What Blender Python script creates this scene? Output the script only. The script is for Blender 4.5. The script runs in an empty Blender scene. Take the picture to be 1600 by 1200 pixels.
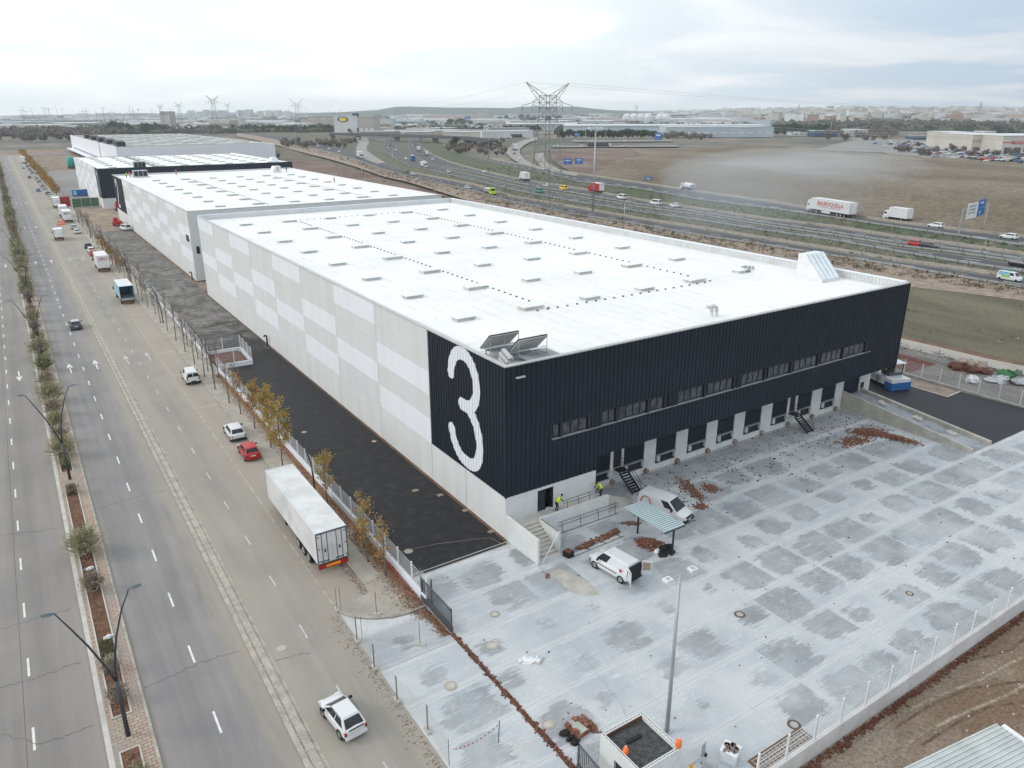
import bpy, bmesh, math, random
import numpy as np
from math import sin, cos, pi, radians, sqrt, atan2, hypot
from mathutils import Vector, Matrix
from mathutils.geometry import tessellate_polygon
random.seed(7)
SC = bpy.context.scene
COL = SC.collection
# ------------------------------------------------------------------ camera
CAM = np.array([-31.22, -48.83, 35.41]); YAW, PIT, ROL, FPX = .5786, .3456, -.0022, 1180.5
_f = np.array([sin(YAW)*cos(PIT), cos(YAW)*cos(PIT), -sin(PIT)])
_r = np.array([cos(YAW), -sin(YAW), 0.]); _u = np.cross(_r, _f)
_R = cos(ROL)*_r + sin(ROL)*_u; _U = -sin(ROL)*_r + cos(ROL)*_u
cam = bpy.data.objects.new('camera', bpy.data.cameras.new('camera')); COL.objects.link(cam); SC.camera = cam
cam.data.sensor_fit = 'HORIZONTAL'; cam.data.sensor_width = 36; cam.data.lens = 36*FPX/1600
cam.data.clip_start = .5; cam.data.clip_end = 40000
m = Matrix.Identity(4)
for i in range(3):
    m[i][0], m[i][1], m[i][2], m[i][3] = _R[i], _U[i], -_f[i], CAM[i]
cam.matrix_world = m
# ------------------------------------------------------------------ world + sun
SUN_AZ, SUN_EL = radians(-62), radians(28)        # azimuth from +Y toward +X
sdir = Vector((sin(SUN_AZ)*cos(SUN_EL), cos(SUN_AZ)*cos(SUN_EL), sin(SUN_EL)))
W = bpy.data.worlds.new('World'); SC.world = W; W.use_nodes = True
nt = W.node_tree; nt.nodes.clear()
def N(nt, t, **kw):
    n = nt.nodes.new(t)
    for k, v in kw.items(): setattr(n, k, v)
    return n
def mth(nt, op, a, b=None, clamp=False):
    n = nt.nodes.new('ShaderNodeMath'); n.operation = op; n.use_clamp = clamp
    for i, v in enumerate((a, b)):
        if v is None: continue
        if isinstance(v, (int, float)): n.inputs[i].default_value = v
        else: nt.links.new(v, n.inputs[i])
    return n.outputs[0]
def mixc(nt, f, a, b, bt='MIX'):
    n = nt.nodes.new('ShaderNodeMix'); n.data_type = 'RGBA'; n.blend_type = bt; n.clamp_factor = True
    for s, v in ((0, f), (6, a), (7, b)):
        if isinstance(v, (int, float)): n.inputs[s].default_value = v
        elif isinstance(v, (tuple, list)): n.inputs[s].default_value = tuple(v)+(1,) if len(v) == 3 else v
        else: nt.links.new(v, n.inputs[s])
    return n.outputs[2]
def rng(nt, v, a, b, c=0., d=1., smooth=True):
    n = nt.nodes.new('ShaderNodeMapRange'); n.interpolation_type = 'SMOOTHSTEP' if smooth else 'LINEAR'
    nt.links.new(v, n.inputs[0])
    for i, q in enumerate((a, b, c, d)): n.inputs[i+1].default_value = q
    return n.outputs[0]
def noise(nt, vec, scale, detail=4, rough=.55, dist=0.):
    n = nt.nodes.new('ShaderNodeTexNoise'); n.inputs['Scale'].default_value = scale
    n.inputs['Detail'].default_value = detail; n.inputs['Roughness'].default_value = rough
    n.inputs['Distortion'].default_value = dist
    if vec is not None: nt.links.new(vec, n.inputs['Vector'])
    return n.outputs[0]
SKY_K = .085
sky = N(nt, 'ShaderNodeTexSky', sky_type='NISHITA', sun_disc=False, sun_elevation=SUN_EL, sun_rotation=SUN_AZ,
        altitude=600, air_density=1., dust_density=2.2, ozone_density=1.)
bg1 = N(nt, 'ShaderNodeBackground'); nt.links.new(sky.outputs[0], bg1.inputs[0]); bg1.inputs[1].default_value = SKY_K
tc = N(nt, 'ShaderNodeTexCoord'); sp = N(nt, 'ShaderNodeSeparateXYZ'); nt.links.new(tc.outputs['Generated'], sp.inputs[0])
zz = mth(nt, 'ADD', mth(nt, 'MAXIMUM', sp.outputs[2], 0.), .12)
cb = N(nt, 'ShaderNodeCombineXYZ')
nt.links.new(mth(nt, 'DIVIDE', sp.outputs[0], zz), cb.inputs[0]); nt.links.new(mth(nt, 'DIVIDE', sp.outputs[1], zz), cb.inputs[1])
n1 = noise(nt, cb.outputs[0], .75, 7, .52, .5)
dotn = N(nt, 'ShaderNodeVectorMath', operation='DOT_PRODUCT'); nt.links.new(tc.outputs['Generated'], dotn.inputs[0])
dotn.inputs[1].default_value = (sdir.x, sdir.y, sdir.z)
glow = rng(nt, dotn.outputs['Value'], -.62, .04, 0, 1)
cover = rng(nt, n1, .40, .64, .0, 1.)
ccol = mixc(nt, glow, (.52, .655, .84), (1.14, 1.21, 1.23))
ccol2 = mixc(nt, glow, (.84, .89, .96), (1.36, 1.38, 1.39))
ccol3 = mixc(nt, cover, ccol, ccol2)
zen = rng(nt, sp.outputs[2], .0, .5, .95, 1.16)
ccol4 = mixc(nt, 1., ccol3, (1, 1, 1), 'MULTIPLY')
bg2 = N(nt, 'ShaderNodeBackground'); nt.links.new(ccol4, bg2.inputs[0]); nt.links.new(zen, bg2.inputs[1])
mx = N(nt, 'ShaderNodeMixShader'); mx.inputs[0].default_value = .86
nt.links.new(bg1.outputs[0], mx.inputs[1]); nt.links.new(bg2.outputs[0], mx.inputs[2])
wo = N(nt, 'ShaderNodeOutputWorld'); nt.links.new(mx.outputs[0], wo.inputs[0])
sun = bpy.data.objects.new('sun', bpy.data.lights.new('sun', 'SUN')); COL.objects.link(sun)
sun.data.energy = 1.25; sun.data.angle = radians(16); sun.data.color = (1., .96, .9)
sun.rotation_euler = (-sdir).to_track_quat('-Z', 'Y').to_euler()
SC.render.engine = 'CYCLES'
SC.view_settings.view_transform = 'Standard'; SC.view_settings.look = 'None'
SC.view_settings.exposure = 0.0; SC.view_settings.gamma = 1; SC.view_settings.use_curve_mapping = False
SC.cycles.max_bounces = 5; SC.cycles.volume_bounces = 1; SC.cycles.transparent_max_bounces = 8

# ------------------------------------------------------------------ geometry helpers
def G(x, y, z=0.):
    "point of the photograph -> place on the horizontal plane at height z"
    d = _f + (x-800)/FPX*_R - (y-600)/FPX*_U
    t = (z-CAM[2])/d[2]; p = CAM + t*d
    return (float(p[0]), float(p[1]), z)
def az(x, D):
    d = _f + (x-800)/FPX*_R + (600-179)/FPX*_U; h = hypot(d[0], d[1])
    return (float(CAM[0]+d[0]/h*D), float(CAM[1]+d[1]/h*D))
def hgt(x, y, X, Y):
    "height of the point above (X, Y) seen at row y"
    d = _f + (x-800)/FPX*_R - (y-600)/FPX*_U
    return float(CAM[2] + d[2]/hypot(d[0], d[1])*hypot(X-CAM[0], Y-CAM[1]))
MATS = {}
def mat(name, col, rough=.8, var=.12, sc=.6, fine=0., fsc=12., col2=None, bump=0., bsc=20., metal=0., spec=.4, stretch=None, alpha=None):
    if name in MATS: return MATS[name]
    ma = bpy.data.materials.new(name); ma.use_nodes = True; t = ma.node_tree; b = t.nodes['Principled BSDF']
    b.inputs['Roughness'].default_value = rough; b.inputs['Metallic'].default_value = metal
    b.inputs['Specular IOR Level'].default_value = spec
    g = t.nodes.new('ShaderNodeNewGeometry'); v = g.outputs['Position']
    if stretch:
        mp = t.nodes.new('ShaderNodeMapping'); t.links.new(v, mp.inputs[0]); mp.inputs['Scale'].default_value = stretch; v = mp.outputs[0]
    n = noise(t, v, sc, 5, .6)
    c2 = col2 if col2 else tuple(min(1, c*(1+var)) for c in col)
    c1 = tuple(c*(1-var) for c in col) if not col2 else col
    c = mixc(t, rng(t, n, .35, .65), c1, c2)
    if fine:
        n2 = noise(t, g.outputs['Position'], fsc, 3, .7)
        c = mixc(t, 1., c, mixc(t, rng(t, n2, .3, .7), (1-fine,)*3, (1+fine,)*3), 'MULTIPLY')
    t.links.new(c, b.inputs['Base Color'])
    if bump:
        n3 = noise(t, g.outputs['Position'], bsc, 3, .6); bp = t.nodes.new('ShaderNodeBump')
        bp.inputs['Strength'].default_value = bump; bp.inputs['Distance'].default_value = .05
        t.links.new(n3, bp.inputs['Height']); t.links.new(bp.outputs[0], b.inputs['Normal'])
    MATS[name] = ma; return ma
class MB:
    def __init__(s): s.v = []; s.f = []; s.m = []
    def add(s, vs, fs, mi=0):
        o = len(s.v); s.v += [tuple(p) for p in vs]; s.f += [tuple(i+o for i in f) for f in fs]; s.m += [mi]*len(fs)
    def box(s, x0, x1, y0, y1, z0, z1, mi=0, bottom=True):
        vs = [(x, y, z) for z in (z0, z1) for x, y in ((x0, y0), (x1, y0), (x1, y1), (x0, y1))]
        fs = [(4, 5, 6, 7), (0, 1, 5, 4), (1, 2, 6, 5), (2, 3, 7, 6), (3, 0, 4, 7)] + ([(3, 2, 1, 0)] if bottom else [])
        s.add(vs, fs, mi); return s
    def obox(s, c, d, n, l, w, z0, z1, mi=0):
        "box centred c, long axis unit d"
        vs = []
        for z in (z0, z1):
            for a, b in ((-1, -1), (1, -1), (1, 1), (-1, 1)):
                vs.append((c[0]+d[0]*a*l/2+n[0]*b*w/2, c[1]+d[1]*a*l/2+n[1]*b*w/2, z))
        s.add(vs, [(4, 5, 6, 7), (0, 1, 5, 4), (1, 2, 6, 5), (2, 3, 7, 6), (3, 0, 4, 7), (3, 2, 1, 0)], mi); return s
    def frust(s, b, t, mi=0):
        "b and t: four points each"
        s.add(list(b)+list(t), [(4, 5, 6, 7), (0, 1, 5, 4), (1, 2, 6, 5), (2, 3, 7, 6), (3, 0, 4, 7), (3, 2, 1, 0)], mi); return s
    def quad(s, a, b, c, d, mi=0): s.add([a, b, c, d], [(0, 1, 2, 3)], mi); return s
    def poly(s, pts, z, mi=0):
        vs = [(p[0], p[1], z) for p in pts]
        tr = tessellate_polygon([[Vector(p) for p in vs]])
        A = sum(vs[i][0]*vs[(i+1) % len(vs)][1]-vs[(i+1) % len(vs)][0]*vs[i][1] for i in range(len(vs)))
        fs = []
        for t in tr:
            a, b, c = (vs[i] for i in t)
            cr = (b[0]-a[0])*(c[1]-a[1])-(b[1]-a[1])*(c[0]-a[0])
            fs.append(tuple(t) if cr > 0 else tuple(reversed(t)))
        s.add(vs, fs, mi); return s
    def prism(s, pts, z0, z1, mi=0):
        n = len(pts); s.poly(pts, z1, mi)
        A = sum(pts[i][0]*pts[(i+1) % n][1]-pts[(i+1) % n][0]*pts[i][1] for i in range(n))
        P = pts if A > 0 else pts[::-1]
        vs = [(p[0], p[1], z0) for p in P]+[(p[0], p[1], z1) for p in P]
        s.add(vs, [(i, (i+1) % n, n+(i+1) % n, n+i) for i in range(n)], mi); return s
    def tube(s, pts, r, n=5, mi=0, cap=True):
        pts = [Vector(p) for p in pts]; rs = r if isinstance(r, (list, tuple)) else [r]*len(pts)
        vs = []
        for i, p in enumerate(pts):
            d = (pts[min(i+1, len(pts)-1)]-pts[max(i-1, 0)])
            if d.length < 1e-6: d = Vector((0, 0, 1))
            d.normalize(); a = Vector((0, 0, 1)) if abs(d.z) < .9 else Vector((1, 0, 0))
            u = d.cross(a).normalized(); w = d.cross(u)
            for k in range(n):
                q = p+(u*cos(2*pi*k/n)+w*sin(2*pi*k/n))*rs[i]; vs.append(tuple(q))
        fs = []
        for i in range(len(pts)-1):
            for k in range(n):
                a = i*n+k; b = i*n+(k+1) % n; fs.append((a, a+n, b+n, b))
        if cap: fs += [tuple(range(n)), tuple(reversed(range((len(pts)-1)*n, len(pts)*n)))]
        s.add(vs, fs, mi); return s
    def blob(s, c, rx, ry, rz, mi=0, seg=8, ring=5, jit=0.):
        vs = []; fs = []
        for i in range(ring+1):
            th = pi*i/ring
            for k in range(seg):
                j = 1+random.uniform(-jit, jit)
                vs.append((c[0]+rx*sin(th)*cos(2*pi*k/seg)*j, c[1]+ry*sin(th)*sin(2*pi*k/seg)*j, c[2]+rz*cos(th)*j))
        for i in range(ring):
            for k in range(seg):
                a = i*seg+k; b = i*seg+(k+1) % seg; fs.append((a, a+seg, b+seg, b))
        s.add(vs, fs, mi); return s
    def mesh(s, name, mats, smooth=False):
        me = bpy.data.meshes.new(name); me.from_pydata(s.v, [], s.f)
        for q in (mats if isinstance(mats, (list, tuple)) else [mats]): me.materials.append(q)
        if any(s.m): me.polygons.foreach_set('material_index', s.m)
        if smooth: me.polygons.foreach_set('use_smooth', [True]*len(s.f))
        me.update(); return me
    def build(s, name, mats, parent=None, smooth=False, loc=None, **tg):
        return link(name, s.mesh(name, mats, smooth), parent, loc, **tg)
def link(name, me, parent=None, loc=None, rz=0., **tg):
    o = bpy.data.objects.new(name, me); COL.objects.link(o)
    if parent: o.parent = parent
    if loc is not None: o.location = loc
    if rz: o.rotation_euler.z = rz
    for k, v in tg.items():
        if v: o[k] = v
    return o
def thing(name, label, cat, loc=(0, 0, 0), rz=0., group=None):
    return link(name, None, None, loc, rz, label=label, category=cat, group=group)
def S(name, mb, ma, **k): return mb.build(name, ma, kind='structure', **k)
def copy_tree(o, parent=None):
    c = o.copy(); COL.objects.link(c)
    if parent: c.parent = parent
    for ch in o.children: copy_tree(ch, c)
    return c
def place(o, loc, rz=0., label=None, scale=None, group=None):
    o.location = loc; o.rotation_euler.z = rz
    if label: o['label'] = label
    if group: o['group'] = group
    if scale: o.scale = (scale,)*3 if isinstance(scale, (int, float)) else scale
    return o
_o = ['first', 'second', 'third', 'fourth', 'fifth', 'sixth', 'seventh', 'eighth', 'ninth', 'tenth', 'eleventh', 'twelfth', 'thirteenth', 'fourteenth', 'fifteenth', 'sixteenth', 'seventeenth', 'eighteenth', 'nineteenth']
ORD = list(_o)
for t_ in ('twenty', 'thirty', 'forty', 'fifty', 'sixty', 'seventy', 'eighty', 'ninety'):
    ORD += [t_[:-1]+'ieth']+[t_+'-'+q for q in _o[:9]]
def text_mesh(txt, size, ma, depth=.01, bold=0.):
    c = bpy.data.curves.new('text', 'FONT'); c.body = txt; c.size = size; c.extrude = depth; c.offset = bold
    c.align_x = 'CENTER'; c.align_y = 'CENTER'; c.resolution_u = 3
    o = bpy.data.objects.new('text', c); COL.objects.link(o)
    dg = bpy.context.evaluated_depsgraph_get(); me = bpy.data.meshes.new_from_object(o.evaluated_get(dg))
    bpy.data.objects.remove(o); bpy.data.curves.remove(c)
    me.materials.clear(); me.materials.append(ma); return me
def lettering(name, me, parent, loc, xdir, updir):
    "text plane placed with its reading direction along xdir"
    o = link(name, me, parent); x = Vector(xdir).normalized(); y = Vector(updir).normalized(); z = x.cross(y)
    mm = Matrix((x, y, z)).transposed().to_4x4(); mm.translation = Vector(loc); o.matrix_local = mm; return o
# ------------------------------------------------------------------ materials
M = MATS
mat('panel_grey', (.575, .60, .605), .75, .03, .55, .03, 30., stretch=(1, 1, .10))
mat('panel_white', (.695, .72, .77), .7, .025, .55, .02, 30., stretch=(1, 1, .10))
mat('panel_base', (.60, .615, .615), .8, .035, .5, .03, 25., stretch=(1, 1, .15))
mat('joint_dark', (.16, .16, .16), .9)
mat('clad', (.0095, .016, .0265), .5, .1, .3, spec=.35)
mat('trim', (.42, .43, .43), .5, .05)
mat('membrane', (.72, .725, .72), .6, .05, .10, .03, 1.2)
mat('membrane_seam', (.50, .495, .48), .7, .25, .3)
mat('kerb_white', (.66, .67, .685), .6, .04)
mat('dome', (.70, .76, .80), .25, .05, 1., spec=.5)
mat('dull_grey', (.52, .52, .50), .6)  # plain grey for skylight curbs, step nosings and roof seams
mat('glass_window', (.05, .058, .066), .18, .5, 1.5, spec=.5)
mat('dark_dot', (.03, .03, .03), .6)
mat('glass_dark', (.022, .027, .033), .22, .4, 1.2, spec=.32)
mat('frame_dark', (.02, .024, .03), .4)
mat('steel_black', (.018, .02, .024), .45)
mat('steel', (.38, .40, .42), .4, .08, metal=.4)
mat('steel_light', (.55, .57, .58), .4, .06, metal=.2)
mat('plaster', (.58, .60, .60), .8, .05, .8, .04)
mat('concrete', (.40, .385, .35), .85, .12, .8, .1, 10.)
mat('concrete_light', (.44, .425, .40), .85, .1, .7, .08, 10.)
mat('ramp_concrete', (.20, .22, .235), .8, .12, .4, .08, 8., col2=(.34, .36, .38))
mat('kerb', (.34, .315, .275), .9, .15, 1.2, .2, 9.)
mat('mark', (.62, .62, .60), .8, .12, 2., .12, 20.)
mat('mark_worn', (.45, .44, .42), .85, .15, 2., .25, 20.)
mat('brick_red', (.21, .085, .055), .85, .3, 5., .25, 20.)
mat('rubber', (.014, .014, .015), .8)
mat('rim', (.32, .33, .34), .4, metal=.5)
mat('paint_white', (.60, .62, .64), .28, .02, 1., spec=.5)
mat('paint_dirty', (.57, .575, .58), .5, .10, .5, .06)
mat('paint_red', (.42, .02, .025), .3, .04, 1., spec=.5)
mat('paint_black', (.015, .017, .02), .25, .04, 1., spec=.5)
mat('paint_dgrey', (.07, .075, .085), .3, .05, 1., spec=.5)
mat('paint_silver', (.40, .42, .44), .3, .04, 1., metal=.3)
mat('paint_blue', (.03, .12, .32), .3, .04, 1.)
mat('paint_lblue', (.24, .46, .60), .35, .05, 1.)
mat('paint_green', (.25, .55, .10), .35, .05, 1.)
mat('paint_teal', (.02, .22, .16), .5, .1, 1.)
mat('paint_yellow', (.80, .55, .02), .35, .05, 1.)
mat('lime', (.55, .75, .04), .6, .05, 1.)
mat('lamp_red', (.28, .02, .022), .25)
mat('lamp_orange', (.75, .28, .02), .4)
mat('lamp_clear', (.6, .62, .64), .15)
mat('plate', (.6, .6, .58), .5)
mat('orange', (.85, .17, .03), .5, .05)
mat('bark', (.11, .09, .075), .9, .2, 4.)
mat('bark_pale', (.16, .14, .125), .9, .2, 4.)
mat('twig', (.21, .165, .14), .9, .2, 2.)
mat('twig_far', (.20, .165, .158), .95, .25, .05)
mat('leaf_gold', (.42, .30, .055), .8, .3, 2., col2=(.30, .27, .08))
mat('leaf_rust', (.33, .18, .07), .8, .3, 2.)
mat('leaf_far_gold', (.26, .155, .05), .9, .2, .5)
mat('leaf_olive', (.25, .26, .13), .85, .25, 1.5, col2=(.34, .32, .20))
mat('leaf_drab', (.36, .315, .23), .85, .25, 1.5)
mat('leaf_green', (.035, .075, .022), .8, .3, 3.)
mat('leaf_pine', (.020, .036, .024), .9, .3, .3)
mat('scrub', (.10, .085, .06), .95, .3, .3, col2=(.075, .085, .05))
mat('litter', (.20, .10, .06), .9, .3, 6., col2=(.34, .21, .14))
mat('soil', (.085, .045, .03), .95, .25, 2., .3, 12., col2=(.15, .08, .05))
mat('sign_blue', (.025, .14, .40), .5, .05)
mat('sign_white', (.68, .70, .72), .5)
mat('green_net', (.035, .13, .055), .8, .25, 1.)
mat('skin', (.42, .25, .18), .6)
mat('hair', (.03, .02, .015), .7)
mat('cloth_dark', (.022, .025, .035), .85)
mat('plastic_film', (.66, .70, .73), .25, .1, 4., spec=.6)
def road_mat(name, base, dust=None, dlist=(), streak=.10, crack=False):
    if name in MATS: return MATS[name]
    ma = bpy.data.materials.new(name); ma.use_nodes = True; t = ma.node_tree; b = t.nodes['Principled BSDF']
    b.inputs['Roughness'].default_value = .82; b.inputs['Specular IOR Level'].default_value = .3
    g = t.nodes.new('ShaderNodeNewGeometry'); P = g.outputs['Position']
    s = t.nodes.new('ShaderNodeSeparateXYZ'); t.links.new(P, s.inputs[0])
    mp = t.nodes.new('ShaderNodeMapping'); t.links.new(P, mp.inputs[0]); mp.inputs['Scale'].default_value = (1, .03, 1)
    st = noise(t, mp.outputs[0], .9, 4, .6)
    bl = noise(t, P, .11, 5, .6); fn = noise(t, P, 14., 3, .7)
    c = mixc(t, 1., base, mixc(t, rng(t, st, .3, .7), (1-streak,)*3, (1+streak,)*3), 'MULTIPLY')
    c = mixc(t, 1., c, mixc(t, rng(t, bl, .3, .7), (.91, .91, .915), (1.09, 1.085, 1.08)), 'MULTIPLY')
    c = mixc(t, 1., c, mixc(t, rng(t, fn, .25, .75), (.90,)*3, (1.1,)*3), 'MULTIPLY')
    mpd = t.nodes.new('ShaderNodeMapping'); t.links.new(P, mpd.inputs[0]); mpd.inputs['Scale'].default_value = (1, .12, 1)
    for (x0, w, amt) in dlist:
        dx = mth(t, 'ABSOLUTE', mth(t, 'SUBTRACT', s.outputs[0], x0))
        e = mth(t, 'ADD', dx, mth(t, 'MULTIPLY', mth(t, 'SUBTRACT', noise(t, mpd.outputs[0], .9, 6, .8), .5), w*2.6))
        f = mth(t, 'MULTIPLY', rng(t, e, w*1.5, w*-.1), amt)
        c = mixc(t, f, c, dust)
    if crack:
        vo = t.nodes.new('ShaderNodeTexVoronoi'); vo.feature = 'DISTANCE_TO_EDGE'; vo.inputs['Scale'].default_value = .055
        dd = t.nodes.new('ShaderNodeVectorMath'); dd.operation = 'ADD'
        nn = t.nodes.new('ShaderNodeTexNoise'); nn.inputs['Scale'].default_value = .8; t.links.new(P, nn.inputs['Vector'])
        sc2 = t.nodes.new('ShaderNodeVectorMath'); sc2.operation = 'SCALE'; sc2.inputs['Scale'].default_value = 2.2
        t.links.new(nn.outputs['Color'], sc2.inputs[0]); t.links.new(P, dd.inputs[0]); t.links.new(sc2.outputs[0], dd.inputs[1])
        t.links.new(dd.outputs[0], vo.inputs['Vector'])
        c = mixc(t, mth(t, 'MULTIPLY', rng(t, vo.outputs['Distance'], .0016, .0006), .5), c, (.10, .09, .085))
    t.links.new(c, b.inputs['Base Color']); MATS[name] = ma; return ma
DUST = (.315, .285, .24)
road_mat('asphalt_left', (.21, .198, .192), DUST, [(-32.6, 1.2, .35)])
road_mat('asphalt_main', (.212, .203, .202), DUST, [(-22.7, 1.9, .75), (-29.8, .5, .35)], .12)
road_mat('asphalt_service', (.262, .248, .226), DUST, [(-22.0, 1.7, .7), (-15.6, 2.4, .8)], .08)
road_mat('parking', (.31, .285, .25), DUST, [(-16, 1.6, .9), (-13.2, 1.0, .7)], .05)
road_mat('asphalt_hw', (.066, .069, .078), DUST, [], .0, False)
road_mat('asphalt_ramp', (.26, .25, .24), DUST, [], .0, False)
# new black strip: dusty pale tracks far away
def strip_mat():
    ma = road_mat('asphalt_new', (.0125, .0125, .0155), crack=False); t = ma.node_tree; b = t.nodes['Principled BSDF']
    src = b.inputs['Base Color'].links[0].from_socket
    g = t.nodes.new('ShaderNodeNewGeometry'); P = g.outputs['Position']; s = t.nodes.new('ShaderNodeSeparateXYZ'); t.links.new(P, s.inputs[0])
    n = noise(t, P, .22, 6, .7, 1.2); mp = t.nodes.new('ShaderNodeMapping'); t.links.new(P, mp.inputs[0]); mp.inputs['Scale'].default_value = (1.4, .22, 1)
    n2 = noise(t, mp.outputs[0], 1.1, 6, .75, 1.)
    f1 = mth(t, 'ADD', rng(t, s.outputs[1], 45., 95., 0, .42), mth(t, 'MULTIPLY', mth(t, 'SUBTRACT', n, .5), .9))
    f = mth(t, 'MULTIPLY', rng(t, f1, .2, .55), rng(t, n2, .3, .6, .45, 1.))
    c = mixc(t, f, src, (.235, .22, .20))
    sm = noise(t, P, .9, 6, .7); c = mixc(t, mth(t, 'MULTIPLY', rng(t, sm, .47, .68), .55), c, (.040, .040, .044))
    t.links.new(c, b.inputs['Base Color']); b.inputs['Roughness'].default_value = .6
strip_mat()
mat('asphalt_black', (.016, .0155, .022), .65, .12, .25, .1, 15., stretch=(.3, 1, 1))
def pave_mat():
    ma = bpy.data.materials.new('median_paving'); ma.use_nodes = True; t = ma.node_tree; b = t.nodes['Principled BSDF']; b.inputs['Roughness'].default_value = .9
    g = t.nodes.new('ShaderNodeNewGeometry'); P = g.outputs['Position']; br = t.nodes.new('ShaderNodeTexBrick')
    br.inputs['Scale'].default_value = 1.; br.inputs['Brick Width'].default_value = .42; br.inputs['Row Height'].default_value = .28
    br.inputs['Mortar Size'].default_value = .022; br.inputs['Color1'].default_value = (.34, .235, .195, 1); br.inputs['Color2'].default_value = (.38, .325, .24, 1)
    br.inputs['Mortar'].default_value = (.15, .125, .11, 1); t.links.new(P, br.inputs['Vector'])
    n = noise(t, P, .35, 4, .6); c = mixc(t, rng(t, n, .42, .68, 0, .75), br.outputs[0], (.25, .235, .22))
    bp = t.nodes.new('ShaderNodeBump'); bp.inputs['Strength'].default_value = .5; bp.inputs['Distance'].default_value = .02; bp.invert = True
    t.links.new(br.outputs['Fac'], bp.inputs['Height']); t.links.new(bp.outputs[0], b.inputs['Normal'])
    t.links.new(c, b.inputs['Base Color']); MATS['median_paving'] = ma
pave_mat()
mat('sidewalk', (.33, .305, .265), .9, .1, .5, .1, 10.)
def slab_mat():
    "power-floated concrete: pale dust along the joints, darker washed patches inside each bay, scrape marks"
    ma = bpy.data.materials.new('yard_slab'); ma.use_nodes = True; t = ma.node_tree; b = t.nodes['Principled BSDF']; b.inputs['Roughness'].default_value = .75
    tc = t.nodes.new('ShaderNodeTexCoord'); O = tc.outputs['Object']; g = t.nodes.new('ShaderNodeNewGeometry'); P = g.outputs['Position']
    oi = t.nodes.new('ShaderNodeObjectInfo'); R = oi.outputs['Random']
    wn = t.nodes.new('ShaderNodeTexWhiteNoise'); wn.noise_dimensions = '1D'; t.links.new(R, wn.inputs['W']); ws = t.nodes.new('ShaderNodeSeparateColor'); t.links.new(wn.outputs['Color'], ws.inputs[0])
    R1, R2, R3 = ws.outputs[0], ws.outputs[1], ws.outputs[2]
    s = t.nodes.new('ShaderNodeSeparateXYZ'); t.links.new(O, s.inputs[0])
    def streak(rot, sc, scale, dist):
        mp = t.nodes.new('ShaderNodeMapping'); t.links.new(P, mp.inputs[0]); mp.inputs['Rotation'].default_value = (0, 0, rot); mp.inputs['Scale'].default_value = sc
        return noise(t, mp.outputs[0], scale, 7, .78, dist)
    sA = streak(.45, (.22, 2.2, 1), 1.1, 1.0); sB = streak(1.25, (.3, 2.0, 1), 1., 1.4)
    w1 = mth(t, 'MULTIPLY', mth(t, 'SUBTRACT', noise(t, P, .35, 4, .6), .5), 1.3)
    w2 = mth(t, 'MULTIPLY', mth(t, 'SUBTRACT', sA, .5), 1.5); w3 = mth(t, 'MULTIPLY', mth(t, 'SUBTRACT', sB, .5), .8)
    ox = mth(t, 'MULTIPLY', mth(t, 'SUBTRACT', R1, .5), 1.6); oy = mth(t, 'MULTIPLY', mth(t, 'SUBTRACT', R2, .5), 1.4)
    ax = mth(t, 'ABSOLUTE', mth(t, 'ADD', s.outputs[0], ox)); ay = mth(t, 'ABSOLUTE', mth(t, 'ADD', s.outputs[1], oy))
    p = mth(t, 'POWER', mth(t, 'ADD', mth(t, 'POWER', mth(t, 'DIVIDE', ax, 2.05), 3.5), mth(t, 'POWER', mth(t, 'DIVIDE', ay, 1.85), 3.5)), .2857)
    e = mth(t, 'ADD', mth(t, 'ADD', p, w1), mth(t, 'ADD', w2, w3))
    far = t.nodes.new('ShaderNodeSeparateXYZ'); t.links.new(P, far.inputs[0])
    size = mth(t, 'ADD', .12, mth(t, 'MULTIPLY', R3, .85))
    size = mth(t, 'ADD', size, rng(t, far.outputs[0], 2., 26., 0., .30)); size = mth(t, 'ADD', size, rng(t, far.outputs[1], -9., -1., 0., .45))
    patch = rng(t, mth(t, 'SUBTRACT', size, e), -.05, .09)
    dust = mixc(t, rng(t, noise(t, P, .16, 5, .6), .35, .65), (.36, .395, .425), (.475, .495, .51))
    grey = mixc(t, rng(t, noise(t, P, .5, 4, .6), .3, .7), (.225, .245, .265), (.305, .32, .335))
    c = mixc(t, mth(t, 'MULTIPLY', patch, rng(t, noise(t, P, .13, 4, .6), .34, .56, .40, .98)), dust, grey)
    for q, lo, am, cc in ((sA, .57, .6, (.50, .525, .545)), (sB, .58, .55, (.54, .56, .575)), (streak(-.5, (.16, 3., 1), 1., .6), .585, .6, (.58, .595, .60))):
        c = mixc(t, mth(t, 'MULTIPLY', rng(t, q, lo, lo+.08), am), c, cc)
    for rot, sc, k_ in ((.9, (.5, 1.3, 1), .8), (-.4, (.9, .5, 1), .7)):
        mp = t.nodes.new('ShaderNodeMapping'); t.links.new(P, mp.inputs[0]); mp.inputs['Rotation'].default_value = (0, 0, rot); mp.inputs['Scale'].default_value = sc
        q = mth(t, 'ABSOLUTE', mth(t, 'SUBTRACT', noise(t, mp.outputs[0], k_, 4, .6, 1.5), .5))
        c = mixc(t, mth(t, 'MULTIPLY', rng(t, q, .012, .003), rng(t, noise(t, P, .3, 2, .5), .45, .62, 0, .4)), c, (.60, .62, .63))
    # pale slurry hugging the joints
    jx = mth(t, 'ADD', mth(t, 'ABSOLUTE', s.outputs[1]), mth(t, 'MULTIPLY', mth(t, 'SUBTRACT', noise(t, P, 1.4, 5, .7), .5), .5))
    c = mixc(t, mth(t, 'MULTIPLY', rng(t, jx, 1.62, 1.85), .6), c, (.50, .52, .535))
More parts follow.
